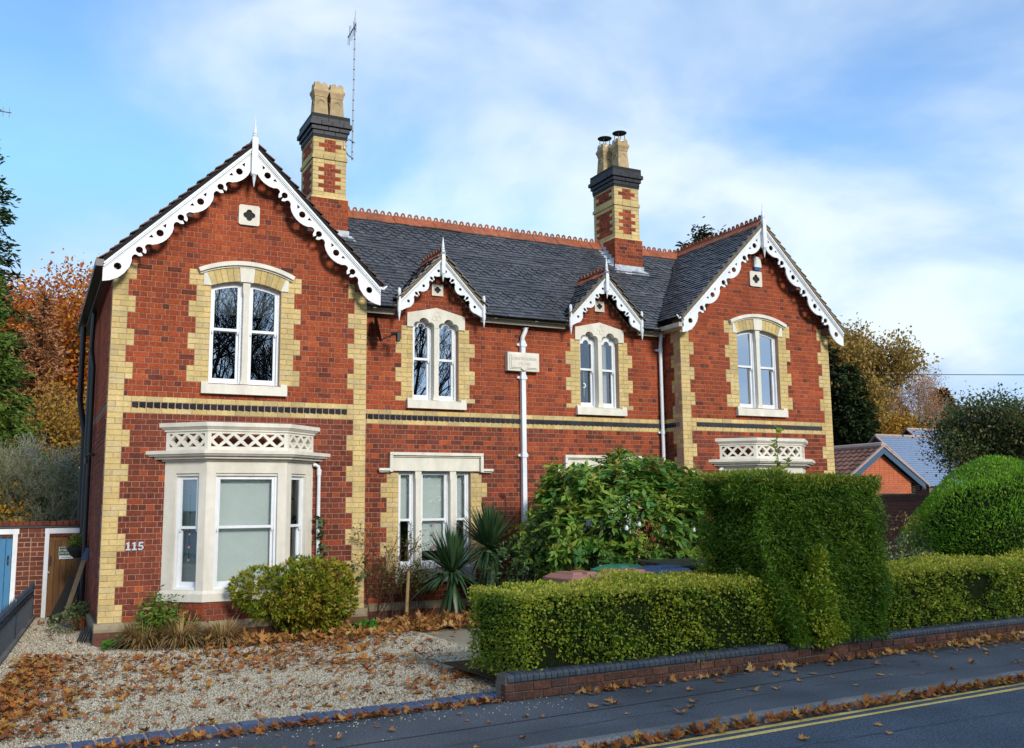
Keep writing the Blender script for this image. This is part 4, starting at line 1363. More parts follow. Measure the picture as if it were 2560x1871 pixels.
for cx, d in ((CX1, dr[0]), (CX2, dr[1])):
    for s in (-1, 1):
        tile_slope((cx + s * HD, .34, ZD - HD * MD), (0, 1, 0), (-s, 0, MD), int(1.4 / TW), 14,
                   lambda c, cx=cx, s=s: c[2] > z_main(c[1]) - .01 and (cx - c[0]) * s < -.02 and c[1] > .30, 'slate', d, plain=True)
# left wing: brown verge tiles, right wing far slope
for s in (-1, 1):
    tile_slope((XL + s * HWG, -.28, ZW - HWG), (0, 1, 0), (-s, 0, 1), 3, 32, lambda c, s=s: (XL - c[0]) * s < -.01 and c[1] > -.33, 'tile_brown', wr_l, plain=True)
tile_slope((XR + HWG, -.28, ZW - HWG), (0, 1, 0), (-1, 0, 1), 3, 32, lambda c: c[0] > XR + .01 and c[1] > -.33, 'slate', wr_r, plain=True)

def add_tile(mb, fr, u, v, scal, lift, skew, r=None):
    th = .018
    P = tile_poly(scal)
    cs, sn = math.cos(skew), math.sin(skew)
    top, bot = [], []
    for a, q in P:
        a2, q2 = a * cs - q * sn, a * sn + q * cs
        h = .044 + lift - q2 / TL * .038
        top.append(fr.p(u + a2, v + q2, h)); bot.append(fr.p(u + a2, v + q2, h - th))
    k = len(P)
    mb.add(top + bot, [tuple(range(k))] + [(i, (i + 1) % k, k + (i + 1) % k, k + i)[::-1] for i in range(k - 2)] + [(k - 1, 0, k, 2 * k - 1)[::-1]], random.random() if r is None else r)
sc = []
for q in TILES:
    c = q[0].p(q[1], q[2])
    dpt = (c - CAMN) @ CFN
    sc.append(1 / dpt ** 2 if q[4] == 'slate' and q[5] is roof else (.2 / dpt ** 2 if q[5] is wr_r else 0))
single = set(np.argsort(-np.array(sc))[:300].tolist())
grp = {}
TM = {}
for i, q in enumerate(TILES):
    fr, u, v, scal, mat, par, lift, skew = q
    if i in single:
        if scal not in TM:
            mb = MB(); f0 = Fr((0, 0, 0), fr.U, fr.N, fr.V); add_tile(mb, f0, 0, 0, scal, 0, 0, 0.0)
            me = mb.mesh('slate'); me.materials.append(MATS['slate']); TM[scal] = me
        if par is roof:
            o = link('slate', TM[scal], roof, loc=fr.p(u, v, lift) - org_of(house))
            continue
    add_tile(grp.setdefault((par.name, mat), MB()), fr, u, v, scal, lift, skew)
for (pn, mat), mb in grp.items():
    mb.build('slating', mat, bpy.data.objects[pn], kind='stuff')

# verge mortar bedding
m = MB()
def verge(cx, hw, slope, zt, y, th, mat, par):
    m = MB()
    for s in (-1, 1):
        n = 22
        for i in range(n):
            t0, t1 = i / n, (i + 1) / n
            x0, x1 = cx + s * hw * t0, cx + s * hw * t1
            j = random.uniform(-.006, .006)
            z0_, z1_ = zt - hw * t0 * slope, zt - hw * t1 * slope
            m.hexa([(x0, y, z0_ - th), (x1, y, z1_ - th), (x1, y + .08, z1_ - th), (x0, y + .08, z0_ - th), (x0, y + j, z0_ + .004), (x1, y + j, z1_ + .004), (x1, y + .08, z1_ + .004), (x0, y + .08, z0_ + .004)])
    return m.build('verge', mat, par)
verge(XR, HWG + .02, 1.0, ZW + .02, -.35, .085, 'verge_mortar', wr_r)
verge(CX1, HD + .01, MD, ZD + .02, .30, .075, 'verge_mortar', dr[0]); verge(CX2, HD + .01, MD, ZD + .02, .30, .075, 'verge_mortar', dr[1])

# crested ridge tiles
def ridge_tile_mesh(w, crest_h=.150):
    m = MB()
    f0 = Fr((0, 0, 0), (1, 0, 0), (0, -1, 0))
    # saddle
    for s in (-1, 1):
        q = [(-w / 2, 0, .045), (w / 2, 0, .045), (w / 2, s * .17, -.125), (-w / 2, s * .17, -.125)]
        q2 = [(x, y, z - .018) for x, y, z in q]
        m.add(q + q2, [(0, 1, 2, 3), (7, 6, 5, 4), (2, 3, 7, 6), (1, 2, 6, 5), (0, 3, 7, 4)], 0.0)
    n = 2
    st = w / n
    outl = [(-w / 2 + .002, .02)] + [(w / 2 - .002, .02)]
    tops = []
    for i in range(n):
        c = -w / 2 + (i + .5) * st
        tops += [(c - st * .5 + .002, .068), (c - st * .40, .058), (c - st * .33, .088)] + [(c + st * .31 * math.cos(a), .095 + (crest_h - .095) * math.sin(a)) for a in np.linspace(math.pi, 0, 9)] + [(c + st * .33, .088), (c + st * .40, .058), (c + st * .5 - .002, .068)]
    holes = []
    for i in range(n):
        c = -w / 2 + (i + .5) * st
        holes.append([(c - st * .13, .070)] + [(c + st * .13, .070)] + [(c + st * .13 * math.cos(a), .078 + .036 * math.sin(a)) for a in np.linspace(0.15, math.pi - .15, 6)])
    m.plate(f0, [outl + tops[::-1]] + holes, -.012, .012, 0.0)
    me = m.mesh('ridge_tile'); me.materials.append(MATS['terracotta'])
    return me
RT = ridge_tile_mesh(.30)
def ridge_run(p0, p1, par, scale=1.0):
    p0, p1 = Vector(p0), Vector(p1)
    d = p1 - p0; n = max(1, round(d.length / (.305 * scale))); st = d.length / n
    ang = math.atan2(d.y, d.x)
    for i in range(n):
        o = link('ridge_tile', RT, par, loc=Vector(p0 + d * ((i + .5) / n)) - Vector(org_of(house)) + Vector((random.uniform(-.004, .004), random.uniform(-.006, .006), random.uniform(-.006, .006))))
        o.rotation_euler = (random.gauss(0, .02), random.gauss(0, .012), ang + random.gauss(0, .01))
        o.scale = (st / .305, scale, scale)
ridge_run((CHX + CHW, YR, ZR + .04), (TT - CHX - CHW - .02, YR, ZR + .04), roof)
ridge_run((TT - CHX, YR, ZR + .04), (XR - .06, YR, ZR + .04), roof)
ridge_run((XR, -.33, ZW + .03), (XR, YR + 1.2, ZW + .03), wr_r)
ridge_run((CX1, .33, ZD + .03), (CX1, YDM, ZD + .03), dr[0], .85); ridge_run((CX2, .33, ZD + .03), (CX2, YDM, ZD + .03), dr[1], .85)

# --- bargeboards ----------------------------------------------------
def barge_outline(ln, s_, v_, s0, per, nper, tri=True):
    lobe = [(-.25, .20), (-.22, .237), (-.15, .277), (-.07, .300), (0, .306), (.07, .300), (.15, .277), (.22, .237), (.25, .20)]
    mid = [(.27, .186), (.30, .180), (.33, .188), (.345, .21), (.35, .238), (.366, .262), (.397, .282), (.408, .262), (.414, .230)]
    if s_ < .9: mid = [(a, .181 + (v - .181) * .8) for a, v in mid]
    key = [(.4285 + .054 * math.sin(a), .172 + .054 * -math.cos(a)) for a in ()]
    kc = (.4285, .176)
    kpts = [(kc[0] + .054 * math.cos(a), kc[1] + .054 * math.sin(a)) for a in np.linspace(R(108), R(432), 15)]
    pts, holes = [], []
    for k in range(nper):
        c = s0 + k * per
        q = list(lobe) + (mid + kpts + [(2 * kc[0] - a, v) for a, v in mid[::-1]] if k < nper - 1 else [])
        if k == 0:
            q = [(a, v) for a, v in q if a > -.30]
        if k == nper - 1:
            q = [(-.25, .20), (-.22, .237), (-.13, .285), (0, .31), (.12, .305), (.24, .26)]
        pts += [(c + a * s_, v * v_) for a, v in q]
        holes.append(circ(c, .168 * v_, .058 * min(s_, v_), 14))
        if tri and k < nper - 1:
            for sg in (-1, 1):
                t = [(c + sg * .115 * s_, .105), (c + sg * .185 * s_, .112), (c + sg * .125 * s_, .165)]
                holes.append([(a, v * v_) for a, v in (t if sg > 0 else t[::-1])])
    return pts, holes
def bargeboard(cx, apex_z, slope, hw, side, y, s_, v_, s0, per, nper, lab, tri=True):
    ln = hw * math.hypot(1, slope)
    V = np.array((side, 0, -slope), float); V /= np.linalg.norm(V)
    D_ = np.array((-side * slope, 0, -1.0)); D_ /= np.linalg.norm(D_)
    fr = Fr((cx, y, apex_z), V, (0, -1, 0), D_)
    pts, holes = barge_outline(ln, s_, v_, s0, per, nper, tri)
    # apex mitre: vertical line through the apex in (s,v): v direction
    first_v = pts[0][1]
    vert = lambda v: v * slope / 1.0                         # s so that x stays at the apex
    start = [(0.0, 0.0)]
    zdown = .36 if s_ > .9 else .20
    # vertical cut: moving straight down by h -> s=h*sin, v=h*cos
    sl = math.atan(slope)
    cut = (zdown * math.sin(sl), zdown * math.cos(sl))
    pts2 = [p for p in pts if p[0] > cut[0] * (.98 if s_ > .9 else 1.2)]
    endp = (ln, 0.0)
    h = .285 if s_ > .9 else .2
    ecut = (ln + h * math.sin(sl), h * math.cos(sl))
    pts2 = [p for p in pts2 if p[0] - p[1] * math.tan(sl) < ln - .004]
    outl = [(0, 0)] + [cut] + pts2 + [ecut, endp]
    holes = [hh for hh in holes if min(p[0] - p[1] * math.tan(sl) for p in hh) > .06]
    m = MB()
    m.plate(fr, [outl] + holes, -.03, 0)
    bb = m.build('bargeboard', 'white', house, label=lab)
    m = MB()
    w = 1 if s_ > .9 else .7
    for v0, v1, n1 in ((.0, .030 * w, .045), (.030 * w, .052 * w, .030), (.060 * w, .072 * w, .012)):
        m.fbox(fr, v0 * slope, ln + v0 * slope, v0, v1, 0, n1)
    m.build('moulding', 'white', bb)
    return bb
for cx, nm in ((XL, 'left gable'), (XR, 'right gable')):
    for side, sn in ((-1, 'left'), (1, 'right')):
        bargeboard(cx, 8.115, 1.0, 2.262, side, -.30, 1.0, 1.0, .50, .857, 4, 'pierced white bargeboard on the %s slope of the %s' % (sn, nm))
for cx, nm in ((CX1, 'left dormer'), (CX2, 'right dormer')):
    for side, sn in ((-1, 'left'), (1, 'right')):
        bargeboard(cx, 6.735, MD, .86, side, .345, .50, .74, .235, .44, 3, 'small white bargeboard on the %s slope of the %s' % (sn, nm), False)
# soffits and purlin ends behind the boards
for cx in (XL, XR):
    for s in (-1, 1):
        for t in (1.02, 1.95):
            m = MB(); x = cx + s * t; z = 8.05 - t
            m.box(x - .07, x + .07, -.27, .0, z - .26, z - .12)
            m.build('purlin_end', 'tile_brown', house)

def finial(x, y, z_bot, z_top, col, r, lab):
    m = MB()
    h0 = z_bot + (col - z_bot) * .22
    m.lathe((x, y, 0), [(.004, z_bot), (r * .62, h0 - .045), (r * .5, h0 - .04), (r * .75, h0 - .015), (r * .55, h0)], 10)
    m.lathe((x, y, 0), [(r * .8, h0), (r, h0 + .02), (r, col - .09), (r * .8, col - .05)], 4, sq=True)
    m.lathe((x, y, 0), [(r * .7, col - .05), (r * .95, col - .02), (r * .95, col), (r * .5, col + .005), (r * .8, col + .02), (r * .35, col + .15), (.004, z_top)], 10)
    m.build('finial', 'white', house, label=lab)
finial(XL, -.345, 7.39, 8.635, 8.31, .048, 'tall white finial on the left gable')
finial(XR, -.345, 7.39, 8.645, 8.31, .048, 'tall white finial on the right gable')
finial(CX1, .30, 6.27, 7.14, 6.92, .036, 'white finial on the left dormer')
finial(CX2, .30, 6.27, 7.125, 6.92, .036, 'white finial on the right dormer')
for cx in (CX1, CX2):
    for s in (-1, 1):
        m = MB()
        x = cx + s * .865
        m.lathe((x, .33, 0), [(.003, 5.45), (.026, 5.58), (.018, 5.585), (.030, 5.60), (.030, 5.62)], 8)
        m.lathe((x, .33, 0), [(.030, 5.62), (.036, 5.64), (.036, 5.90), (.026, 5.93)], 8)
        m.lathe((x, .33, 0), [(.022, 5.93), (.026, 5.95), (.034, 5.99), (.030, 6.05), (.012, 6.075)], 8)
        m.build('drop_post', 'white', house)

# --- gutters and pipes ----------------------------------------------
def gutter(x0, x1, y, z, lab=None, mat='white_dirty'):
    m = MB()
    prof = [(0, .0), (-.02, -.005), (-.03, -.05), (-.075, -.06), (-.11, -.03), (-.115, 0), (-.13, .0), (-.125, -.045), (-.08, -.085), (-.02, -.08), (0, -.02)]
    k = len(prof)
    vs = [(x0, y + a, z + c2) for a, c2 in prof] + [(x1, y + a, z + c2) for a, c2 in prof]
    m.add(vs, [tuple(range(k))[::-1], tuple(range(k, 2 * k))] + [(i, (i + 1) % k, k + (i + 1) % k, k + i) for i in range(k)])
    m.box(x0, x1, y - .0, y + .04, z - .16, z - .04)
    x = x0 + .25
    while x < x1 - .1:
        m.box(x - .03, x + .03, y - .135, y - .0, z - .092, z - .0); x += .9
    return m.build('gutter', mat, house)
gz = 5.755
gutter(WW + .02, CX1 - .89, DD - .155, gz); gutter(CX1 + .89, CX2 - .89, DD - .155, gz); gutter(CX2 + .89, X2 - .02, DD - .155, gz)
m = MB()                                   # gutter along the right wing's inner eave
m.box(X2 - .24, X2 - .12, -.3, DD - .1, gz - .07, gz + .02); m.box(X2 - .13, X2 - .02, -.28, DD - .1, gz - .1, gz - .02)
m.build('gutter', 'white_dirty', house)
m = MB()
m.box(XL - HWG - .10, XL - HWG + .03, -.32, 5.9, 5.80, 5.91); m.box(XL - HWG + .03, 0.02, -.28, 5.9, 5.72, 5.80)
m.build('gutter', 'black_metal', house, label='black gutter along the left flank')
# central square downpipe
m = MB()
x = 7.62
m.fbox(FC, x + .02, x + .11, 5.55, 5.68, .02, .13)
m.hexa([(x + .02, DD - .13, 5.56), (x + .11, DD - .13, 5.56), (x + .11, DD - .04, 5.56), (x + .02, DD - .04, 5.56), (x + .02, DD - .13, 5.68), (x + .11, DD - .13, 5.68), (x + .11, DD - .04, 5.68), (x + .02, DD - .04, 5.68)])
m.tube([(x + .065, DD - .085, 5.60), (x + .06, DD - .085, 5.5), (x, DD - .075, 5.36), (x, DD - .07, 5.28)], .045, 8)
m.box(x - .045, x + .045, DD - .11, DD - .02, .1, 5.30)
dp = m.build('downpipe', 'white', house, label='white central downpipe')
m = MB()
for z in (5.22, 4.56, 3.02, 1.5):
    m.box(x - .056, x + .056, DD - .122, DD - .012, z - .045, z + .045); m.box(x - .11, x + .11, DD - .05, DD - .0, z - .022, z + .022)
m.build('pipe_bracket', 'white', dp)
m = MB()
x = X2 - .10
m.tube([(x - .02, DD - .16, 5.70), (x - .02, DD - .15, 5.60), (x, DD - .09, 5.45), (x, DD - .08, 5.3), (x, DD - .08, .1)], .038, 10)
dp2 = m.build('downpipe', 'white', house, label='round white downpipe in the corner of the right wing', smooth=True)
m = MB()
for z in (5.32, 3.55, 1.9):
    m.tube([(x, DD - .08, z - .04), (x, DD - .08, z + .04)], .048, 10); m.box(x - .09, x + .05, DD - .05, DD, z - .02, z + .02)
m.build('pipe_bracket', 'white', dp2)
for k in (0, 1):                          # thin pipe beside each bay
    m = MB()
    xx = BAYC[0] + BHW + .09 if k == 0 else BAYC[1] - BHW - .09
    sx = -1 if k == 0 else 1
    m.tube([(xx + sx * .10, -.06, 2.76), (xx + sx * .06, -.065, 2.76), (xx + sx * .01, -.065, 2.73), (xx, -.065, 2.66), (xx, -.065, .2)], .030, 10)
    p_ = m.build('downpipe', 'white', house, smooth=True)
    m = MB(); m.tube([(xx, -.065, 2.58), (xx, -.065, 2.66)], .038, 10); m.tube([(xx, -.065, 2.66), (xx, -.065, 2.68)], .044, 10); m.build('pipe_bracket', 'white', p_)
m = MB()                                   # black soil pipes on the left flank
m.tube([(-.20, 5.0, 5.75), (-.20, 5.0, 4.25), (-.08, 5.1, 3.6), (-.08, 5.1, 1.7)], .058, 10)
m.tube([(-.10, 3.2, 5.75), (-.12, 3.2, 5.0), (-.07, 3.2, 4.7), (-.07, 3.2, .1)], .045, 10)
m.tube([(-.07, 4.3, 5.2), (-.07, 4.3, .1)], .045, 10)
m.tube([(-.02, 2.2, 3.0), (-.12, 2.2, 3.02), (-.16, 2.2, 2.95), (-.16, 2.2, 2.85)], .03, 8)
m.build('soil_pipe', 'black_metal', house, smooth=True)
# little shaped gutter stop ends on the gables
m = MB()
for cx, s in ((XL, 1), (XR, -1)):
    x = cx + s * HWG
    m.tube([(x - s * .02, -.28, 5.88), (x + s * .05, -.28, 5.87), (x + s * .12, -.28, 5.93)], [.035, .03, .012], 8)
m.build('gutter_stop', 'white', house)

# --- name plaque and number ------------------------------------------
m = MB()
m.fbox(FC, 7.26, 7.96, 4.68, 5.05, -.02, .125)
plq = m.build('name_plaque', 'cream2', house, label='cream stone name plaque reading Sandbourne Villas over the central downpipe')
m = MB()
m.fbox(FC, 7.30, 7.92, 4.72, 5.01, .124, .138); m.fbox(FC, 7.33, 7.89, 4.745, 5.0, .137, .152)
m.plate(FC, [[(7.545, 4.80), (7.675, 4.80), (7.675, 4.72), (7.61, 4.685), (7.545, 4.72)]], .12, .158)
m.build('plaque_panel', 'cream', plq)
def text_obj(txt, size, fr, u, v, n, mat, parent, name, ext=.003, space=1.0, align='CENTER', shear=0.0, off=0.0):
    cu = bpy.data.curves.new('t', 'FONT')
    cu.body = txt; cu.size = size; cu.extrude = ext; cu.align_x = align; cu.space_character = space; cu.shear = shear; cu.offset = off
    to = bpy.data.objects.new('t', cu)
    COL.objects.link(to)
    dg = bpy.context.evaluated_depsgraph_get()
    me = bpy.data.meshes.new_from_object(to.evaluated_get(dg))
    bpy.data.objects.remove(to)
    co = np.empty(len(me.vertices) * 3, dtype=np.float32); me.vertices.foreach_get('co', co); co = co.reshape(-1, 3)
    root = parent
    while root.parent: root = root.parent
    P = fr.O + np.outer(co[:, 0] + u, fr.U) + np.outer(co[:, 1] + v, fr.V) + np.outer(co[:, 2] + n, fr.N) - org_of(root)
    me.vertices.foreach_set('co', P.astype(np.float32).ravel()); me.update()
    me.materials.clear()
    return link(name, me, parent, mat)
text_obj('SANDBOURNE', .082, FC, 7.61, 4.895, .154, 'plaque_ink', plq, 'lettering', .002, 1.0)
text_obj('VILLAS', .078, FC, 7.61, 4.80, .154, 'plaque_ink', plq, 'lettering', .002, 1.1)
ONE = [(0, 0), (.078, 0), (.078, .022), (.054, .026), (.054, .128), (.034, .128), (.0, .108), (.004, .092), (.024, .098), (.024, .026), (0, .022)]
FIVE = [(.004, .03), (.002, .004), (.03, -.002), (.062, .006), (.083, .03), (.083, .055), (.066, .078), (.04, .082), (.028, .078), (.031, .104), (.076, .104), (.080, .130), (.008, .130), (.004, .060), (.022, .052), (.036, .060), (.050, .058), (.058, .045), (.054, .026), (.038, .018), (.024, .022), (.02, .036)]
for u, gl in ((.355, ONE), (.445, ONE), (.535, FIVE)):
    m = MB()
    m.plate(FL, [[(u + a * .95, 1.418 + c2 * .98) for a, c2 in gl]], .012, .026)
    dgt = m.build('house_numeral', 'number_steel', house)
# ------------------------------------------------------------------ things fixed to the house
def thing(name, loc, label, cat, group=None): return empty(name, loc, label, cat, group)
# tv antenna on the left chimney
an = thing('tv_antenna', (4.58, 2.25, 9.3), 'tall aerial mast bracketed to the left chimney', 'antenna')
m = MB(); m.tube([(4.575, 2.25, 9.14), (4.60, 2.25, 12.15)], .016, 8); m.build('mast', 'galv', an)
m = MB()
for i in range(13): m.tube([(4.577 + i * .0018, 2.25, 9.3 + i * .225), (4.577 + i * .0018, 2.25, 9.32 + i * .225)], .0185, 8)
m.build('mast_band', 'black_metal', an)
m = MB(); m.tube([(4.60, 2.25, 12.15), (4.605, 2.25, 12.44)], .005, 5); m.tube([(4.615, 2.24, 12.12), (4.38, 2.0, 11.66)], .012, 6); m.build('boom', 'black_metal', an)
for i in range(7):
    t = i / 6; c = np.array((4.62, 2.24, 12.12)) * (1 - t) + np.array((4.38, 2.0, 11.66)) * t
    m = MB(); hl = .17 + .04 * (i % 2); m.tube([c + (0, 0, hl) if i % 3 else c + (0, 0, hl * .3), c - (0, 0, hl)], .005, 5); m.build('element', 'black_metal', an)
m = MB()
m.tube([(4.39, 2.30, 9.44), (4.44, 2.16, 9.40), (4.39, 2.12, 9.34)], .008, 5)
m.tube([(4.62, 2.25, 9.52), (4.47, 2.12, 9.52), (4.34, 2.04, 9.42), (4.34, 2.04, 9.28), (4.45, 2.12, 9.18), (4.60, 2.25, 9.17)], .014, 6)
m.build('bracket', 'galv', an)
# satellite dish
sdish = thing('satellite_dish', (4.36, DD, 5.2), 'dark grey satellite dish on the wall beside the left wing', 'dish')
m = MB(); m.tube([(4.33, DD, 5.42), (4.33, DD - .12, 5.44), (4.34, DD - .14, 5.30), (4.36, DD - .14, 5.12), (4.44, DD - .2, 5.11)], .017, 6); m.build('wall_arm', 'plastic_grey', sdish)
m = MB()
ax = Vector((.93, -.30, .22)).normalized(); e1 = ax.cross(Vector((0, 0, 1))).normalized(); e2 = e1.cross(ax)
ctr = Vector((4.50, DD - .24, 5.29))
rings = []
for k in range(7):
    q = k / 6
    for j in range(20):
        t = 2 * math.pi * j / 20
        rings.append(ctr + e1 * (.22 * q * math.cos(t)) + e2 * (.26 * q * math.sin(t)) + ax * (.055 * q * q))
m.add(rings, [(k * 20 + j, k * 20 + (j + 1) % 20, (k + 1) * 20 + (j + 1) % 20, (k + 1) * 20 + j) for k in range(6) for j in range(20)])
m.add([p - ax * .012 for p in rings], [(k * 20 + j, (k + 1) * 20 + j, (k + 1) * 20 + (j + 1) % 20, k * 20 + (j + 1) % 20) for k in range(6) for j in range(20)])
m.build('reflector', 'dish', sdish, smooth=True)
m = MB(); m.tube([(4.47, DD - .25, 5.05), (4.60, DD - .30, 5.08), (4.80, DD - .38, 5.17)], .013, 6); m.build('feed_arm', 'plastic_grey', sdish)
m = MB(); m.tube([(4.76, DD - .36, 5.19), (4.87, DD - .42, 5.19)], .035, 8); m.box(4.84, 4.90, DD - .47, DD - .38, 5.04, 5.20); m.build('lnb', 'plastic_grey', sdish)
m = MB(); m.tube([(4.86, DD - .42, 5.05), (4.84, DD - .35, 4.95), (4.74, DD - .25, 4.93), (4.62, DD - .2, 5.03), (4.58, DD - .25, 5.07)], .005, 5); m.build('cable', 'black_matt', sdish)
# alarm box
al = thing('alarm_box', (13.21, 0, 7.17), 'white alarm box with blue base high in the right gable', 'alarm')
m = MB()
m.hexa([(13.11, -.075, 7.24), (13.31, -.075, 7.24), (13.31, 0, 7.24), (13.11, 0, 7.24), (13.12, -.055, 7.48), (13.30, -.055, 7.48), (13.30, 0, 7.48), (13.12, 0, 7.48)])
m.build('cover', 'alarm_white', al)
m = MB(); m.hexa([(13.14, -.05, 7.17), (13.28, -.05, 7.17), (13.28, 0, 7.17), (13.14, 0, 7.17), (13.11, -.072, 7.238), (13.31, -.072, 7.238), (13.31, 0, 7.238), (13.11, 0, 7.238)]); m.build('lens', 'alarm_blue', al)

# ornaments hanging in windows
def string_orn(x, y, ztop, items, label, mat='pink'):
    r_ = thing('window_ornament', (x, y, ztop - .6), label, 'ornament')
    m = MB(); m.tube([(x, y, ztop), (x, y, ztop - max(i[0] for i in items))], .003, 4); m.build('string', 'black_matt', r_)
    for dz, s in items:
        m = MB(); z = ztop - dz
        m.plate(Fr((x, y, z), (1, 0, 0), (0, -1, 0)), [[(0, -s), (s * .8, 0), (s * .7, s * .5), (s * .3, s * .6), (0, s * .25), (-s * .3, s * .6), (-s * .7, s * .5), (-s * .8, 0)]], -.006, .006); m.build('heart', mat, r_)
string_orn(1.27, -.17, 2.40, [(.15, .02), (.42, .026), (.75, .02), (.95, .026), (1.15, .02)], 'string of small hearts hanging in the left pane of the left bay')
string_orn(5.80, DD + .16, 1.84, [(.12, .03), (.30, .035), (.55, .045)], 'pink heart mobile hanging in the three light ground floor window')
m_ = thing('window_ornament', (9.17, DD + .16, 4.4), 'white crescent charm hanging in the right dormer window', 'ornament')
m = MB(); m.tube([(9.17, DD + .16, 4.80), (9.17, DD + .16, 4.28)], .003, 4); m.build('string', 'white', m_)
m = MB(); f0 = Fr((9.17, DD + .16, 4.50), (1, 0, 0), (0, -1, 0)); m.plate(f0, [[(.045 * math.cos(a), .05 * math.sin(a)) for a in np.linspace(-2.2, 2.2, 14)] + [(.022 * math.cos(a) , .032 * math.sin(a)) for a in np.linspace(2.2, -2.2, 12)]], -.004, .004); m.build('crescent', 'white', m_)

# ------------------------------------------------------------------ left side: gate wall, gates, fence, pots
YG = 4.7
FG = Fr((0, YG, 0), (1, 0, 0), (0, -1, 0))
gate_wall = thing('yard_wall', (-1.2, YG, 0), 'old brick yard wall with two doors left of the house', 'wall')
GD = (-.70, .10); BD = (-2.2, -1.17)
m = MB(); m.plate(FG, [[(-4.0, 0), (.13, 0), (.13, 1.72), (-4.0, 1.72)], [(GD[0], .001), (GD[1], .001), (GD[1], 1.60), (GD[0], 1.60)], [(BD[0], .001), (BD[1], .001), (BD[1], 1.60), (BD[0], 1.60)]], -.22, -.006); m.build('wall_core', 'mortar', gate_wall)
for n in range(19):
    v0 = n * .09 + .004; v1 = v0 + .081
    for a, c2 in ((-2.6, BD[0]), (BD[1], GD[0]), (GD[1], .13)) if v1 < 1.6 else ((-2.6, .13),):
        u = a
        w = .23 if n % 2 == 0 else .115
        e = [a]
        while e[-1] + w < c2 - .04: e.append(e[-1] + w)
        e.append(c2)
        for p, q in zip(e[:-1], e[1:]):
            if q - p < .02: continue
            mb = MB(); chbox(mb, FG, p + .006, q - .006, v0, v1, -.04, random.uniform(-.004, .004), .006); mb.build('brick', 'brick_far', gate_wall)
m = MB(); m.fbox(FG, -4.0, .13, 1.715, 1.745, -.24, .03); m.build('slate_course', 'slate_piece', gate_wall)
u = -2.6
while u < .1:
    mb = MB(); chbox(mb, FG, u + .004, min(u + .112, .13), 1.748, 1.84 + random.uniform(-.006, .006), -.22, .012 + random.uniform(-.005, .005), .012); mb.build('coping_brick', 'brick_far', gate_wall); u += .116
# timber gate
gate = thing('timber_gate', (-.30, YG, 0), 'brown boarded timber gate with a green dog notice', 'gate')
m = MB(); m.plate(FG, [[(GD[0], 0), (GD[0] + .075, 0), (GD[0] + .075, 1.60), (GD[1] - .085, 1.60), (GD[1] - .085, 0), (GD[1], 0), (GD[1], 1.60), (GD[1] + .02, 1.60), (GD[1] + .02, 1.70), (GD[0] - .005, 1.70), (GD[0] - .005, 1.60), (GD[0], 1.60)]], -.08, .02); m.build('door_frame', 'white', gate)
bx = np.linspace(GD[0] + .08, GD[1] - .09, 7)
for a, c2 in zip(bx[:-1], bx[1:]):
    m = MB(); chbox(m, FG, a + .002, c2 - .002, .03, 1.59, -.07, -.035, .005); m.build('board', 'wood_door', gate)
m = MB(); m.fbox(FG, bx[0], bx[-1], 1.46, 1.585, -.05, -.028); m.build('top_rail', 'wood_door', gate)
m = MB(); m.lathe((-.27, YG + .02, 1.515), [(.0, 0)], 8) if False else m.fbox(FG, -.31, -.25, 1.49, 1.525, -.03, -.015); m.fbox(FG, GD[0] + .10, GD[0] + .13, .98, 1.17, -.035, -.02); m.build('latch_plate', 'black_metal', gate)
m = MB(); m.tube([(GD[0] + .095, YG + .03, .86), (GD[0] + .095, YG - .02, .86)], .018, 10); m.build('knob', 'galv', gate)
sg = thing('dog_sign', (-.32, YG - .0, 1.1), 'small green French beware-of-the-dog sign on the brown gate', 'sign')
m = MB(); m.fbox(FG, -.445, -.175, 1.172, 1.335, -.03, -.018); m.build('plate', 'sign_cream', sg)
m = MB(); m.fbox(FG, -.437, -.183, 1.18, 1.327, -.02, -.014); m.build('field', 'sign_green', sg)
text_obj('ATTENTION', .048, FG, -.31, 1.258, -.012, 'sign_cream', sg, 'lettering', .001, 1.0, 'CENTER', 0, .0012)
text_obj('AU CHIEN', .048, FG, -.31, 1.205, -.012, 'sign_cream', sg, 'lettering', .001, 1.0, 'CENTER', 0, .0012)
m = MB(); m.fbox(FG, -.437, -.19, 1.105, 1.168, -.03, -.018); m.build('lower_plate', 'sign_white', sg)
m = MB(); m.fbox(FG, -.40, -.225, 1.13, 1.139, -.019, -.016); m.build('print_line', 'sign_ink', sg)
# blue door
bdoor = thing('blue_door', (-1.7, YG, 0), 'bright blue boarded door at the left edge of the yard wall', 'door')
m = MB(); m.plate(FG, [[(BD[0], 0), (BD[0] + .07, 0), (BD[0] + .07, 1.60), (BD[1] - .08, 1.60), (BD[1] - .08, 0), (BD[1], 0), (BD[1], 1.60), (BD[1] + .02, 1.60), (BD[1] + .02, 1.70), (BD[0] - .005, 1.70), (BD[0] - .005, 1.60), (BD[0], 1.60)]], -.08, .02); m.build('door_frame', 'white', bdoor)
bx = np.linspace(BD[0] + .075, BD[1] - .085, 9)
for a, c2 in zip(bx[:-1], bx[1:]):
    m = MB(); chbox(m, FG, a + .003, c2 - .003, .03, 1.59, -.07, -.035, .006); m.build('board', 'blue_door', bdoor)
m = MB(); m.fbox(FG, BD[1] - .16, BD[1] - .13, 1.02, 1.20, -.035, -.02); m.tube([(BD[1] - .145, YG + .02, 1.06), (BD[1] - .145, YG - .03, 1.09), (BD[1] - .145, YG - .03, 1.14), (BD[1] - .145, YG + .02, 1.17)], .008, 6); m.build('handle', 'black_metal', bdoor)

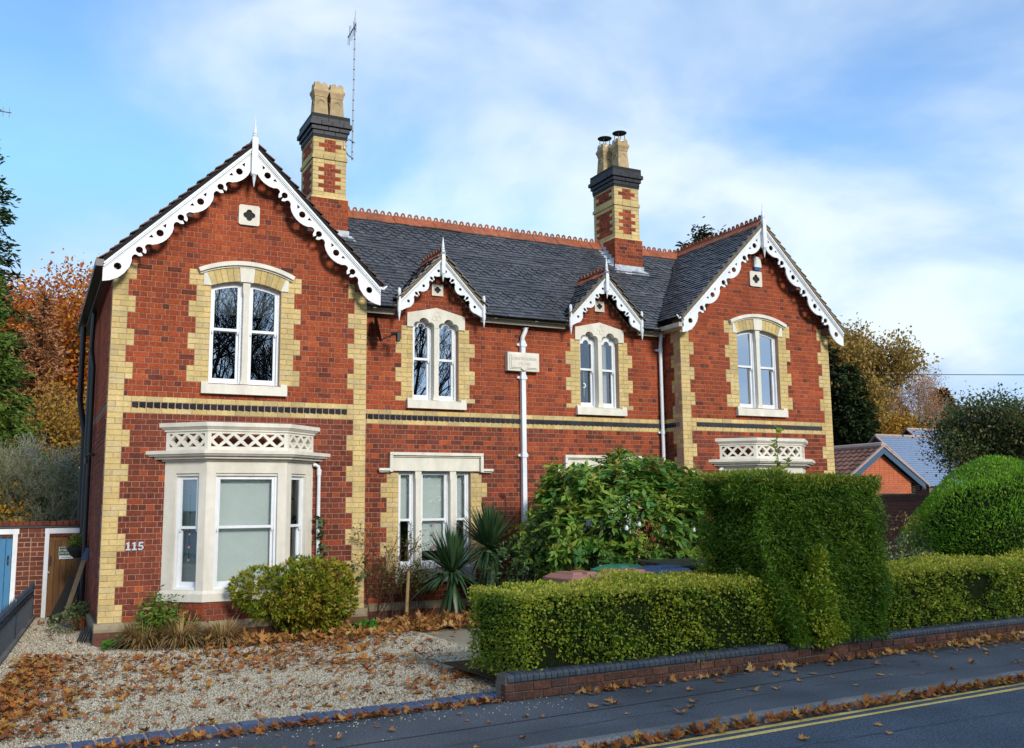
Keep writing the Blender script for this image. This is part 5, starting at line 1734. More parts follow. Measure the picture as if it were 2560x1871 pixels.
# iron fence with spikes, running back to the yard wall
P0, P1 = np.array((-1.62, -5.6, 0)), np.array((-.86, 4.62, 0))
fd = (P1 - P0) / np.linalg.norm(P1 - P0); flen = np.linalg.norm(P1 - P0)
FF = Fr(P0, fd, (fd[1], -fd[0], 0))
fence = thing('iron_fence', tuple(P0), 'low blue-black iron fence with spikes along the left of the drive', 'fence')
m = MB(); m.fbox(FF, 0, flen, .03, .50, -.006, .006)
k = 0.0
while k < flen:
    m.fbox(FF, k, k + .012, .03, .50, .004, .014); k += .12
m.build('sheet_panel', 'fence_blue', fence)
for v in (.50, .57):
    m = MB(); m.fbox(FF, 0, flen, v - .012, v + .012, -.025, .03); m.build('rail', 'fence_blue', fence)
k = .1
spm = MB(); spm.lathe((0, 0, 0), [(.013, 0), (.013, .09), (.024, .115), (.008, .18), (.001, .23)], 6)
spm = spm.mesh('spike'); spm.materials.append(MATS['fence_blue'])
while k < flen:
    link('spike', spm, fence, loc=FF.p(k, .50, 0) - P0); k += .24
for k in (.02, flen * .33, flen * .66, flen - .03):
    m = MB(); p = FF.p(k, 0, 0); m.lathe((p[0], p[1], 0), [(.03, 0), (.03, .62), (.035, .63), (.02, .67), (.001, .70)], 8); m.build('post', 'fence_blue', fence)
m = MB(); m.fbox(FF, 0, flen, .0, .06, -.09, .07); m.build('kerb_base', 'kerb', fence)

# terracotta pot with foliage
pot = thing('potted_plant', (-.10, 2.25, 0), 'terracotta pot of trailing grey-green foliage beside the side path', 'plant')
m = MB(); m.lathe((-.10, 2.25, 0), [(.11, 0), (.115, .01), (.155, .20), (.18, .20), (.185, .25), (.165, .255), (.15, .22)], 18); m.build('pot', 'terracotta_pot', pot, smooth=True)
n = 900
d = rand_dirs(n); d[:, 2] = np.abs(d[:, 2]) * .8 - .12
P = np.array((-.12, 2.22, .26)) + d * np.array((.30, .30, .34)) * rng.uniform(.4, 1, (n, 1)); P[:, 2] = np.maximum(P[:, 2], .05)
link('foliage', leaf_mesh('foliage', P - np.array((-.10, 2.25, 0)), d, .045, .55), pot, 'pot_leaf')
n = 350
d = rand_dirs(n); P = np.array((-.38, 1.95, .18)) + d * np.array((.22, .25, .14)); P[:, 2] = np.maximum(P[:, 2], .03)
link('foliage', leaf_mesh('foliage', P - np.array((-.10, 2.25, 0)), d, .045, .55), pot, 'pot_leaf')
# hanging basket
hb = thing('hanging_basket', (-.16, 3.4, 1.3), 'black hanging basket with a small conifer on the side wall', 'basket')
m = MB(); m.lathe((-.18, 3.4, 1.18), [(.05, 0), (.10, .03), (.17, .14), (.185, .20), (.17, .20)], 14); m.tube([(0, 3.4, 1.60), (-.18, 3.4, 1.60), (-.18, 3.4, 1.40)], .008, 5); m.build('basket', 'black_matt', hb)
n = 500
d = rand_dirs(n); d[:, 2] = np.abs(d[:, 2]); P = np.array((-.18, 3.4, 1.38)) + d * np.array((.17, .17, .24)) * rng.uniform(.2, 1, (n, 1))
link('foliage', leaf_mesh('foliage', P - np.array((-.16, 3.4, 1.3)), d, .05, .35), hb, 'conifer_green')
# leaning timber and black sheet, slates
pk = thing('timber_plank', (-.12, 3.0, 0), 'weathered plank leaning against the house flank', 'plank')
f0 = Fr((-.36, 3.05, 0), (.85, -.52, 0), (-.4, -.9, 0), (.15, -.05, .98))
m = MB(); m.hexa([(-.42, 2.9, .06), (-.34, 2.9, .05), (-.34, 2.96, .05), (-.42, 2.96, .06), (-.10, 2.9, 1.22), (-.03, 2.9, 1.20), (-.03, 2.96, 1.20), (-.10, 2.96, 1.22)]); m.build('board', 'wood_plank', pk)
m = MB(); m.hexa([(-.115, 2.89, 1.17), (-.02, 2.89, 1.14), (-.02, 2.97, 1.14), (-.115, 2.97, 1.17), (-.05, 2.89, 1.38), (.0, 2.89, 1.36), (.0, 2.97, 1.36), (-.05, 2.97, 1.38)]); m.build('plastic_cap', 'bin_blue', pk)
bs = thing('rubber_sheet', (-.25, 3.5, 0), 'dark board propped behind the leaning plank', 'board')
m = MB(); m.hexa([(-.62, 3.4, .04), (-.36, 3.4, .02), (-.34, 3.44, .02), (-.60, 3.44, .04), (-.28, 3.4, .84), (-.06, 3.4, .80), (-.06, 3.44, .80), (-.28, 3.44, .84)]); m.build('sheet', 'black_matt', bs)
for i in range(4):
    o = thing('roof_slate', (-.08 - .03 * i, .62 - .05 * i, 0), ('frontmost', 'second', 'third', 'rearmost')[i] + ' of the loose dark slates leaning on the plinth at the house corner', 'slate', 'spare slates leaning on the plinth')
    x, y = -.09 - .035 * i, .55 + .03 * i
    m = MB(); m.hexa([(x - .05, y - .16, .0), (x - .042, y - .16, .0), (x - .042, y + .05, 0), (x - .05, y + .05, 0), (x + .04, y - .15, .24 - .02 * i), (x + .048, y - .15, .24 - .02 * i), (x + .048, y + .06, .23), (x + .04, y + .06, .23)]); m.build('slate_sheet', 'slate_piece', o)

# ------------------------------------------------------------------ planting at the house front
def shrub_cloud(n, c, rad, fill=.55, lump=6, bottom=None):
    """points biased to the outside of a lumpy ellipsoid + outward dirs"""
    c = np.array(c); rad = np.array(rad)
    cen = rand_dirs(lump) * .55
    which = rng.integers(0, lump, n)
    d = rand_dirs(n)
    P = cen[which] + d * (fill + (1 - fill) * rng.random((n, 1)) ** .4) * .55
    out = P / (np.linalg.norm(P, axis=1)[:, None] + 1e-6)
    W = c + P * rad
    if bottom is not None:
        W[:, 2] = np.where(W[:, 2] < bottom, bottom + rng.random(n) * .2, W[:, 2])
    return W, out
def plant(name, loc, label, cat='shrub', group=None): return empty(name, loc, label, cat, group)
# pieris
pi_ = plant('pieris_bush', (2.85, -.62, 0), 'rounded olive and orange bush in front of the left bay')
W_p, out_ = shrub_cloud(2300, (2.80, -.64, .66), (1.0, .66, .66), .72, 11, .10)
cl = []
for p, d in zip(W_p, out_):
    for _ in range(9): cl.append((*p, *d))
cl = np.array(cl); 
link('foliage', leaf_mesh('foliage', cl[:, :3] + rng.normal(size=(len(cl), 3)) * .012 - np.array((2.85, -.62, 0)), cl[:, 3:] + np.array((0, 0, .4)), .068, .36, spread=.9), pi_, 'pieris_leaf')
sg_, tp_ = [], []
for i in range(12):
    a = rng.uniform(0, 6.28); branch(sg_, tp_, np.array((2.9 + .12 * math.cos(a), -.6 + .1 * math.sin(a), 0)), np.array((math.cos(a) * .7, math.sin(a) * .6, 1.0)), .55, .018, 1, rng)
A = np.array(sg_); A[:, [0, 3]] -= 2.85; A[:, [1, 4]] += .62
link('stems', tubes_np('stems', A), pi_, 'stem')
# nandina-like shrub
na = plant('green_shrub', (.85, -.42, 0), 'feathery green shrub left of the bay window')
Pn, Dn = [], []
for i in range(44):
    bx_, by_ = .85 + rng.normal() * .24, -.42 + rng.normal() * .12
    h = rng.uniform(.35, .85) * (1 if abs(bx_ - .95) < .3 else .6)
    for j in range(34):
        t = rng.uniform(.35, 1); Pn.append((bx_ + rng.normal() * .10, by_ + rng.normal() * .09, h * t)); Dn.append((rng.normal(), rng.normal(), .2))
link('foliage', leaf_mesh('foliage', np.array(Pn) - np.array((.85, -.42, 0)), np.array(Dn), .075, .36), na, 'nandina_leaf')
m = MB()
for i in range(10): m.tube([(.85 + rng.normal() * .1, -.42 + rng.normal() * .06, 0), (.85 + rng.normal() * .25, -.42 + rng.normal() * .1, .6)], .008, 5)
m.build('stems', 'stem', na)
# clumps of dead ornamental grass
for (gx, gy, rr, ll, lab) in ((.62, -.62, .22, .55, 'brown arching grass clump at the left end of the bed'), (1.12, -.80, .22, .58, 'brown arching grass clump in front of the bay'), (1.68, -.98, .20, .52, 'yellowing grass clump at the edge of the gravel')):
    gr = plant('ornamental_grass', (gx, gy, 0), lab, 'grass', 'grass clumps in the bed')
    n = 620
    a = rng.uniform(0, 6.28, n); r_ = rr * np.sqrt(rng.random(n)) * .6
    base = np.stack([r_ * np.cos(a), r_ * np.sin(a), np.zeros(n)], 1)
    dirs = np.stack([np.cos(a) * rng.uniform(.15, .9, n), np.sin(a) * rng.uniform(.15, .9, n) - .1, rng.uniform(.7, 1.2, n)], 1)
    link('blades', quads_blades('blades', base, dirs, rng.uniform(.6, 1.15, n) * ll * 1.35, np.full(n, .019), rng.uniform(.30, .75, n), 6), gr, 'grass_dead')
# hosta-like fresh green plants
for (hx, hy, ss, nn_, lab) in ((.28, -.42, .10, 60, 'small patch of green leaves at the house corner'), (4.05, -.50, .085, 170, 'fresh green low plant beside the leafy bed')):
    hp = plant('leafy_plant', (hx, hy, 0), lab, 'plant')
    d = rand_dirs(nn_); d[:, 2] = np.abs(d[:, 2]) * .7
    P = d * np.array((.28, .18, .18)) if nn_ > 100 else d * np.array((.16, .10, .16))
    link('foliage', leaf_mesh('foliage', P, d, ss, .85), hp, 'fresh_green')
# ivy on the bay pipe and corner
iv = plant('ivy', (3.4, -.1, 0), 'ivy climbing the thin pipe beside the left bay', 'ivy')
Pv, Dv = [], []
for i in range(170):
    z = rng.uniform(.5, 1.9) if i < 110 else rng.uniform(.7, 1.15)
    x = 3.36 + rng.normal() * .05 + (.02 if i < 110 else rng.uniform(.1, .75)); Pv.append((x, -.10 + rng.normal() * .03, z)); Dv.append((rng.normal() * .6, -1, rng.normal() * .5))
link('foliage', leaf_mesh('foliage', np.array(Pv) - np.array((3.4, -.1, 0)), np.array(Dv), .085, .9, up=(0, -1, .3)), iv, 'dark_leaf')
m = MB(); m.tube([(3.36, -.05, 0), (3.38, -.05, .9), (3.35, -.05, 1.9)], .010, 5); m.tube([(3.38, -.05, .7), (3.7, -.08, 1.0), (4.1, -.08, 1.1)], .007, 5); m.build('stems', 'stem', iv)
# leggy roses
for (rx, ry, hh, lab) in ((4.42, .10, 2.25, 'tall leggy rose climbing beside the corner of the left wing'), (4.78, -.05, 1.5, 'sparse rose with hips beside the wooden stake'), (5.10, .05, 1.4, 'thin bare rose stems below the three light window')):
    rs_ = plant('rose_bush', (rx, ry, 0), lab, 'rose')
    sg_, tp_ = [], []
    for i in range(7):
        d = np.array((rng.normal() * .3, rng.normal() * .12, 1.0)); branch(sg_, tp_, np.array((rng.normal() * .06, rng.normal() * .05, 0)), d, hh * .42, .011, 2, rng, up=.1, spread=.45, nseg=3, kids=(1, 3), shrink=.62, minr=.0028)
    A = np.array(sg_)
    lim = hh
    A = A[(A[:, 5] < lim) & (A[:, 4] < .42) & (A[:, 1] < .42)]
    link('stems', tubes_np('stems', A), rs_, 'stem_red')
    T_ = np.array(tp_); T_ = T_[(T_[:, 2] < lim) & (T_[:, 1] < .4)]
    P = np.repeat(T_[:, :3], 4, 0) + rng.normal(size=(len(T_) * 4, 3)) * .035
    link('foliage', leaf_mesh('foliage', P, rand_dirs(len(P)), .042, .6), rs_, 'rose_leaf')
stk = thing('wooden_stake', (4.90, -.20, 0), 'plain wooden stake standing in the leaf-covered bed', 'stake')
m = MB(); m.tube([(4.885, -.2, 0), (4.93, -.2, .955)], [.032, .030], 10); m.build('post', 'wood_stake', stk)
# yuccas
def yucca(x, y, zc, ln, n, lab, dead=True):
    yu = plant('yucca', (x, y, 0), lab, 'yucca', None)
    a = rng.uniform(0, 6.28, n); el = rng.uniform(-.25, 1.5, n)
    d = np.stack([np.cos(a) * np.cos(el), np.sin(a) * np.cos(el), np.sin(el)], 1)
    base = np.array((0, 0, zc)) + d * .05
    link('leaves', quads_blades('leaves', base, d, rng.uniform(.75, 1.05, n) * ln, np.full(n, .062), np.where(el < .4, rng.uniform(.15, .5, n), rng.uniform(0, .12, n)), 5), yu, 'yucca_leaf')
    m = 70
    a = rng.uniform(0, 6.28, m); d = np.stack([np.cos(a) * .35, np.sin(a) * .35, np.full(m, -.8)], 1)
    link('old_leaves', quads_blades('old_leaves', np.array((0, 0, zc - .05)) + d * .08, d, rng.uniform(.6, 1, m) * ln * .85, np.full(m, .045), np.full(m, .1), 4), yu, 'yucca_leaf')
    t = MB(); t.tube([(x, y, 0), (x, y, zc + .05)], [.07, .06], 8); t.build('trunk', 'bark', yu)
yucca(6.42, -.34, 1.28, .92, 230, 'larger spiky yucca right of the three light window')
yucca(5.66, -.42, .88, .86, 200, 'smaller spiky yucca in front of the three light window')
# dark low bush between yucca and rhododendron
db = plant('evergreen_bush', (6.9, -1.3, 0), 'low dark evergreen bush between the yucca and the rhododendron')
W_p, o_ = shrub_cloud(4200, (7.05, -1.3, .95), (.95, .75, 1.0), .5, 9, .1)
link('foliage', leaf_mesh('foliage', W_p - np.array((6.9, -1.3, 0)), o_, .085, .38), db, 'dark_leaf')
W_p, o_ = shrub_cloud(900, (7.15, -.7, 1.35), (.55, .45, .45), .5, 6)
link('foliage', leaf_mesh('foliage', W_p - np.array((6.9, -1.3, 0)), o_, .07, .45), db, 'pieris_leaf')
m = MB()
for i in range(9): m.tube([(6.95 + rng.normal() * .1, -1.3 + rng.normal() * .1, 0), (7.0 + rng.normal() * .3, -1.2 + rng.normal() * .25, 1.1)], .012, 5)
m.build('stems', 'stem', db)
# reddish shoot in front of the wall
rsht = plant('red_shoot', (7.0, .2, 0), 'single dark red leafy shoot against the brick wall', 'plant')
m = MB(); m.tube([(7.0, .2, 0), (7.02, .2, 2.25)], .007, 5); m.build('stem', 'stem_red', rsht)
P = np.array([(0.02, 0, z) for z in rng.uniform(1.75, 2.3, 9)]); mk('red_leaf', [(.10, .025, .02), (.16, .04, .03)], .5, .3)
link('foliage', leaf_mesh('foliage', P, rand_dirs(9), .12, .6), rsht, 'red_leaf')

# rhododendron: whorls of long leaves on a branching frame
rh = plant('rhododendron', (8.55, -1.5, 0), 'big rounded rhododendron in front of the middle of the house', 'rhododendron')
RO = np.array((8.55, -1.5, 0))
nwh = 1900
u_ = rand_dirs(nwh)
u_ = u_ / (np.abs(u_) ** 3).sum(1)[:, None] ** (1 / 3)
u_[:, 2] = np.where(u_[:, 2] < -.45, -u_[:, 2], u_[:, 2])
rad = np.array((1.80, 1.3, 1.46))
lump = 1 + .10 * np.sin(u_[:, 0] * 7 + 1) * np.cos(u_[:, 2] * 6) + .07 * np.sin(u_[:, 1] * 9)
shell = rng.uniform(.62, 1.02, nwh) ** .6
Wh = np.array((8.55, -1.5, 1.32)) + u_ * rad * (lump * shell)[:, None]
Wh = Wh[Wh[:, 2] > .55]
Dwh = (Wh - np.array((8.55, -1.5, 1.0))); Dwh /= np.linalg.norm(Dwh, axis=1)[:, None]
P, D_, Rn = [], [], []
for p, d in zip(Wh, Dwh):
    ax_ = d * .8 + np.array((0, 0, .45)) + rng.normal(size=3) * .25; ax_ /= np.linalg.norm(ax_)
    s1 = np.cross(ax_, (0.3, .2, 1)); s1 /= np.linalg.norm(s1); s2 = np.cross(ax_, s1)
    k = rng.integers(7, 11); a0 = rng.uniform(0, 6.28); rr = rng.random()
    for j in range(k):
        a = a0 + j * 6.283 / k
        P.append(p); D_.append(math.cos(a) * s1 + math.sin(a) * s2 + ax_ * rng.uniform(-.1, .5) - np.array((0, 0, .08))); Rn.append((rr * .7 + rng.random() * .3) % 1)
P, D_ = np.array(P), np.array(D_)
link('foliage', leaf_mesh('foliage', P - RO, D_, .165, .38, up=(0, -.3, 1.8), bend=.06, rnd=np.array(Rn), spread=.12), rh, 'rhodo_leaf')
sel = rng.random(len(Wh)) < .45
Pb = np.repeat(Wh[sel], 6, 0) + np.array((0, 0, .03)); 
link('buds', leaf_mesh('buds', Pb - RO, np.tile(np.array((0, 0, .7)), (len(Pb), 1)), .07, .4, spread=.7), rh, 'rhodo_bud')
sg_, tp_ = [], []
for i in range(16):
    a = rng.uniform(0, 6.28); branch(sg_, tp_, np.array((.25 * math.cos(a), .2 * math.sin(a), 0)), np.array((math.cos(a) * .9, math.sin(a) * .7, 1.0)), .95, .045, 2, rng, up=.2, spread=.6, shrink=.66)
A = np.array(sg_); A = A[A[:, 5] < 2.45]
link('branches', tubes_np('branches', A, 5), rh, 'stem')
# festoon bulbs in the rhododendron
for i, (bx_, by_, bz_) in enumerate(((7.75, -2.78, 1.70), (8.0, -2.78, 1.76), (9.25, -2.60, 1.64), (8.45, -2.75, 1.08))):
    bl = thing('festoon_bulb', (bx_, by_, bz_), ('left one of the two close white bulbs high in the rhododendron', 'right one of the two close white bulbs high in the rhododendron', 'white bulb at the right side of the rhododendron', 'lowest white bulb hanging just above the bins')[i], 'bulb', 'festoon bulbs in the rhododendron')
    m = MB(); m.lathe((bx_, by_, bz_ - .05), [(.004, -.035), (.028, -.025), (.036, 0), (.030, .025), (.016, .05), (.014, .06)], 12); m.build('globe', 'bulb', bl, smooth=True)
    m = MB(); m.lathe((bx_, by_, bz_ - .05), [(.018, .055), (.018, .105), (.006, .12)], 10); m.build('holder', 'black_matt', bl)

# ------------------------------------------------------------------ bins behind the hedge
def bin_(x, y, rz, mat, lab, group):
    bn = thing('wheelie_bin', (x, y, 0), lab, 'bin', group)
    cr, sr = math.cos(rz), math.sin(rz)
    def T_(p): return (x + p[0] * cr - p[1] * sr, y + p[0] * sr + p[1] * cr, p[2])
    def hx(m, lo, hi, z0, z1):
        m.hexa([T_((lo[0], lo[1], z0)), T_((lo[2], lo[1], z0)), T_((lo[2], lo[3], z0)), T_((lo[0], lo[3], z0)), T_((hi[0], hi[1], z1)), T_((hi[2], hi[1], z1)), T_((hi[2], hi[3], z1)), T_((hi[0], hi[3], z1))])
    m = MB(); hx(m, (-.20, -.22, .20, .20), (-.27, -.33, .27, .30), .05, 1.03); hx(m, (-.29, -.35, .29, .33), (-.29, -.35, .29, .33), 1.015, 1.05); m.build('body', mat, bn)
    m = MB()
    hx(m, (-.30, -.37, .30, .34), (-.30, -.37, .30, .34), 1.053, 1.08); hx(m, (-.29, -.36, .29, .32), (-.24, -.30, .24, .25), 1.08, 1.125)
    hx(m, (-.20, -.24, -.03, .18), (-.18, -.22, -.05, .16), 1.125, 1.155); hx(m, (.03, -.24, .20, .18), (.05, -.22, .18, .16), 1.125, 1.155)
    m.build('lid', mat, bn)
    m = MB(); m.tube([T_((-.22, .38, 1.08)), T_((.22, .38, 1.08))], .016, 8)
    for s in (-.22, .22): m.tube([T_((s, .30, 1.03)), T_((s, .38, 1.08))], .016, 6)
    m.build('handle', mat, bn)
    for s in (-1, 1):
        m = MB(); m.tube([T_((s * .22, .24, .1)), T_((s * .27, .24, .1))], .1, 14); m.build('wheel', 'black_matt', bn)
bin_(5.62, -4.72, R(4), 'bin_brown', 'brown wheelie bin nearest the gravel drive, behind the hedge', 'bins behind the hedge')
bin_(6.42, -4.72, R(-3), 'bin_brown', 'second brown wheelie bin, beside the blue one', 'bins behind the hedge')
bin_(6.92, -3.85, R(8), 'bin_green', 'green wheelie bin in the row behind the brown bins', 'bins behind the hedge')
bin_(7.25, -4.42, R(5), 'bin_blue', 'blue wheelie bin beside the green one', 'bins behind the hedge')
sb = thing('storage_box', (8.5, -3.35, 0), 'dark storage box with mossy flat lid beside the bins', 'box')
m = MB(); m.box(7.95, 9.15, -3.75, -2.95, 0, 1.05); m.build('box_body', 'bin_dark', sb)
m = MB(); m.hexa([(7.88, -3.85, 1.05), (9.22, -3.85, 1.05), (9.22, -2.88, 1.10), (7.88, -2.88, 1.10), (7.88, -3.85, 1.09), (9.22, -3.85, 1.09), (9.22, -2.88, 1.14), (7.88, -2.88, 1.14)]); m.build('lid', 'moss_board', sb)

# ------------------------------------------------------------------ hedges
def hedge_block(n, u0, u1, v0, v1, z0, z1, wob=.05):
    """points on the faces of a clipped block in the road frame; returns P, outward D"""
    fa = [((u1 - u0) * (z1 - z0), 0), ((u1 - u0) * (v1 - v0), 1), ((v1 - v0) * (z1 - z0), 2), ((v1 - v0) * (z1 - z0), 3), ((u1 - u0) * (z1 - z0) * .4, 4)]
    w = np.array([f[0] for f in fa]); k = rng.choice(5, n, p=w / w.sum())
    u = rng.uniform(u0, u1, n); v = rng.uniform(v0, v1, n); z = rng.uniform(z0, z1, n)
    D = np.zeros((n, 3))
    rr = (rng.random(n) ** 1.3) * .17
    def put(i, a): D[k == i] = a
    v = np.where(k == 0, v0, v); z = np.where(k == 1, z1, z); u = np.where(k == 2, u0, u); u = np.where(k == 3, u1, u); v = np.where(k == 4, v1, v)
    put(0, -ROAD.V); put(1, (0, 0, 1)); put(2, -ROAD.U); put(3, ROAD.U); put(4, ROAD.V)
    P = ROAD.O + np.outer(u, ROAD.U) + np.outer(v, ROAD.V) + np.outer(z, (0, 0, 1.0))
    nz = wob * (np.sin(u * 5.1 + z * 3) + np.sin(z * 7.3 + u * 2.2 + 1) + .6 * np.sin(u * 13 + z * 11)) * .5
    P = P + D * (nz - rr)[:, None]
    return P, D, k, u, v, z
def hedge_core(u0, u1, v0, v1, z0, z1, name, parent, mat):
    m = MB(); m.fbox(ROAD, u0, u1, v0, v1, z0, z1); return m.build(name, mat, parent)
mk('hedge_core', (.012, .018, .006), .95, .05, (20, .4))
def hedge(name, lab, u0, u1, v0, v1, z0, z1, n, lf, asp, mat, mtop, cat='hedge', hole=None, bulge=None):
    o = rf((u0 + u1) / 2, (v0 + v1) / 2)
    h = plant(name, o, lab, cat)
    P, D, k, u, v, z = hedge_block(n, u0, u1, v0, v1, z0, z1, .085)
    low = (k == 0) & (z < z0 + .05 + .16 * (.5 + .5 * np.sin(u * 4.3) * np.sin(u * 1.7 + 1))) & (rng.random(n) < .75)
    gap = np.sin(u * 6.1 + 2 * np.sin(z * 5)) * np.sin(z * 8.3 + u * 3.1) + .5 * np.sin(u * 17 + z * 13)
    keep = ~low & ~((gap > 1.0) & (k != 1) & (rng.random(n) < .65))
    if hole:
        for hu, hz, hr in hole: keep &= ~((k == 0) & ((u - hu) ** 2 + (z - hz) ** 2 < hr * hr))
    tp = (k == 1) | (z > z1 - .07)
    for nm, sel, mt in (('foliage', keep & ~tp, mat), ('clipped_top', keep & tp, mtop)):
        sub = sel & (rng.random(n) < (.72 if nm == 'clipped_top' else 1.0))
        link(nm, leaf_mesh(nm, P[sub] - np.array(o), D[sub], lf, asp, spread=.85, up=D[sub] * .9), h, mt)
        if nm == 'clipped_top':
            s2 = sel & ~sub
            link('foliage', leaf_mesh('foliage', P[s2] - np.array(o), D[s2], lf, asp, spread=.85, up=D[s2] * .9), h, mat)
    hedge_core(u0 + .10, u1 - .10, v0 + .10, v1 - .10, z0 + .12, z1 - .09, 'twig_core', h, 'hedge_core')
    sg_, tp_ = [], []
    for i in range(int((u1 - u0) * 7)):
        b0 = np.array(rf(rng.uniform(u0 + .1, u1 - .1), rng.uniform(v0 + .15, v1 - .15), .05)); branch(sg_, tp_, b0 - np.array(o), np.array((rng.normal() * .4, rng.normal() * .4, 1.0)), .4, .016, 1, rng)
    A = np.array(sg_); C_ = A[:, 3:6] + np.array(o) - ROAD.O
    uu, vv_ = C_ @ ROAD.U, C_ @ ROAD.V
    A = A[(uu > u0 + .06) & (uu < u1 - .06) & (vv_ > v0 + .06) & (vv_ < v1 - .06) & (A[:, 5] < z1 - .08)]
    link('stems', tubes_np('stems', A), h, 'stem')
    return h
h1 = hedge('privet_hedge', 'clipped yellow-green privet hedge left of the tall yew', .14, 4.35, 1.92, 3.25, .16, 1.10, 46000, .036, .62, 'hedge_leaf', 'hedge_top')
h2 = hedge('privet_hedge', 'clipped yellow-green privet hedge right of the tall yew', 5.45, 13.0, 1.95, 3.2, .16, 1.10, 60000, .038, .62, 'hedge_leaf', 'hedge_top', hole=((8.15, .80, .17), (8.55, .72, .08)))
# privet growing up against the yew
pg = plant('privet_shoots', rf(4.2, 2.0), 'loose yellow-green privet shoots growing up the left side of the yew', 'shrub')
P1_, D1_ = [], []
for c, rd, nn_ in (((3.85, 2.1, .92), (.45, .34, .42), 3000), ((4.30, 1.76, .72), (.42, .16, .45), 3200), ((4.42, 1.72, 1.25), (.20, .12, .28), 1200), ((4.62, 1.76, .40), (.30, .14, .22), 1400), ((3.75, 2.95, 1.2), (.34, .3, .46), 1800)):
    W_p, o_ = shrub_cloud(nn_, (0, 0, 0), rd, .45, 6)
    P1_.append(np.array(rf(c[0], c[1], c[2])) + W_p); D1_.append(o_)
P1_, D1_ = np.concatenate(P1_), np.concatenate(D1_)
link('foliage', leaf_mesh('foliage', P1_ - np.array(rf(4.2, 2.0)), D1_, .040, .62, spread=.8), pg, 'hedge_leaf')
# yew block
yw = plant('yew_hedge', rf(4.9, 2.6), 'tall dark green clipped yew block standing over the low hedge', 'yew')
yo = np.array(rf(4.9, 2.6))
def yew_block(n, u0, u1, v0, v1, z0, z1):
    return hedge_block(n, u0, u1, v0, v1, z0, z1, .06)
P, D, k, u, v, z = yew_block(84000, 3.50, 5.80, 1.76, 2.95, .24, 2.38)
# the left side leans in towards the foot
lean = np.clip((1.5 - z) / 1.3, 0, 1) * .45
P = P + np.outer(np.where(u < 4.2, lean * (4.2 - u) / .65, 0), ROAD.U)
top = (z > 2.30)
Y2 = [((3.62, 2.85, 2.14), (.36, .34, .24), 5200), ((3.6, 2.25, 2.15), (.25, .45, .26), 4000)]
PL, DL = [P[~top]], [D[~top]]
for c, rd, nn_ in Y2:
    W_p, o_ = shrub_cloud(nn_, (0, 0, 0), rd, .5, 6); PL.append(np.array(rf(*c)) + W_p); DL.append(o_)
PA, DA = np.concatenate(PL), np.concatenate(DL)
link('foliage', leaf_mesh('foliage', PA - yo, DA + np.array((0, 0, -.1)), .052, .26, spread=.75), yw, 'yew_leaf')
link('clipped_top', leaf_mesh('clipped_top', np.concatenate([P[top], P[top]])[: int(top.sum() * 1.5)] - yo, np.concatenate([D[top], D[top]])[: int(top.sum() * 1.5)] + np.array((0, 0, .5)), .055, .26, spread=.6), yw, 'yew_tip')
hedge_core(4.1, 5.68, 1.88, 2.82, .35, 2.28, 'twig_core', yw, 'hedge_core'); hedge_core(3.66, 4.12, 1.95, 2.82, 1.2, 2.26, 'twig_core', yw, 'hedge_core')
sg_, tp_ = [], []
for i in range(14):
    b0 = np.array(rf(rng.uniform(4.3, 5.4), rng.uniform(2.1, 3.3), .05)); branch(sg_, tp_, b0 - yo, np.array((rng.normal() * .3, rng.normal() * .3, 1.0)), .8, .04, 1, rng)
A = np.array(sg_); C_ = A[:, 3:6] + yo - ROAD.O; uu, vv_ = C_ @ ROAD.U, C_ @ ROAD.V
A = A[(uu > 4.1) & (uu < 5.6) & (vv_ > 1.95) & (vv_ < 2.8) & (A[:, 5] < 2.2)]
link('stems', tubes_np('stems', A), yw, 'bark', kind='stuff')
# shoot sticking out of the yew
spz = plant('sapling_shoot', rf(4.35, 2.3, 0), 'upright leafy shoot poking out above the yew', 'shoot')
m = MB(); so = rf(4.35, 2.3, 2.2)
m.tube([so, (so[0] + .03, so[1], 2.6), (so[0] + .02, so[1], 3.05)], [.008, .006, .003], 5)
m.tube([(so[0], so[1], 2.3), (so[0] + .2, so[1], 2.62)], [.006, .003], 5)
m.build('stem', 'stem', spz)
P = np.array([(.02 + rng.normal() * .01, rng.normal() * .01, q) for q in rng.uniform(2.35, 3.08, 46)] + [(.0 + t * .2, 0, 2.3 + t * .32) for t in rng.random(26)])
link('foliage', leaf_mesh('foliage', P, rand_dirs(len(P)), .085, .45), spz, 'hedge_leaf')
# ------------------------------------------------------------------ right: dome bush, variegated shrub, walls, neighbours
dm = plant('dome_bush', (15.95, -3.75, 0), 'large bright green clipped dome-shaped bush at the right edge', 'bush')
n = 42000
d = rand_dirs(n); d[:, 2] = np.abs(d[:, 2]) * 1.1 - .35
d /= np.linalg.norm(d, axis=1)[:, None]
dn = 1 + .04 * np.sin(d[:, 0] * 9 + 2) + .03 * np.sin(d[:, 2] * 13 + d[:, 1] * 7)
P = d * np.array((1.95, 1.95, 1.95)) * (dn * (1 - .06 * rng.random(n) ** 2))[:, None] + np.array((0, 0, .82)); P = P
sel = P[:, 2] > .1
link('foliage', leaf_mesh('foliage', P[sel], d[sel] + np.array((.3, 0, .35)), .062, .34, spread=.55), dm, 'dome_leaf')
m = MB()
vs, fs = [], []
for i in range(10):
    for j in range(20):
        a, e = 2 * math.pi * j / 20, -.4 + 1.97 * i / 9
        vs.append((15.95 + 1.72 * math.cos(e) * math.cos(a), -3.75 + 1.72 * math.cos(e) * math.sin(a), .80 + 1.74 * math.sin(e)))
m.add(vs, [(i * 20 + j, i * 20 + (j + 1) % 20, (i + 1) * 20 + (j + 1) % 20, (i + 1) * 20 + j) for i in range(9) for j in range(20)])
m.build('twig_core', 'hedge_core', dm)
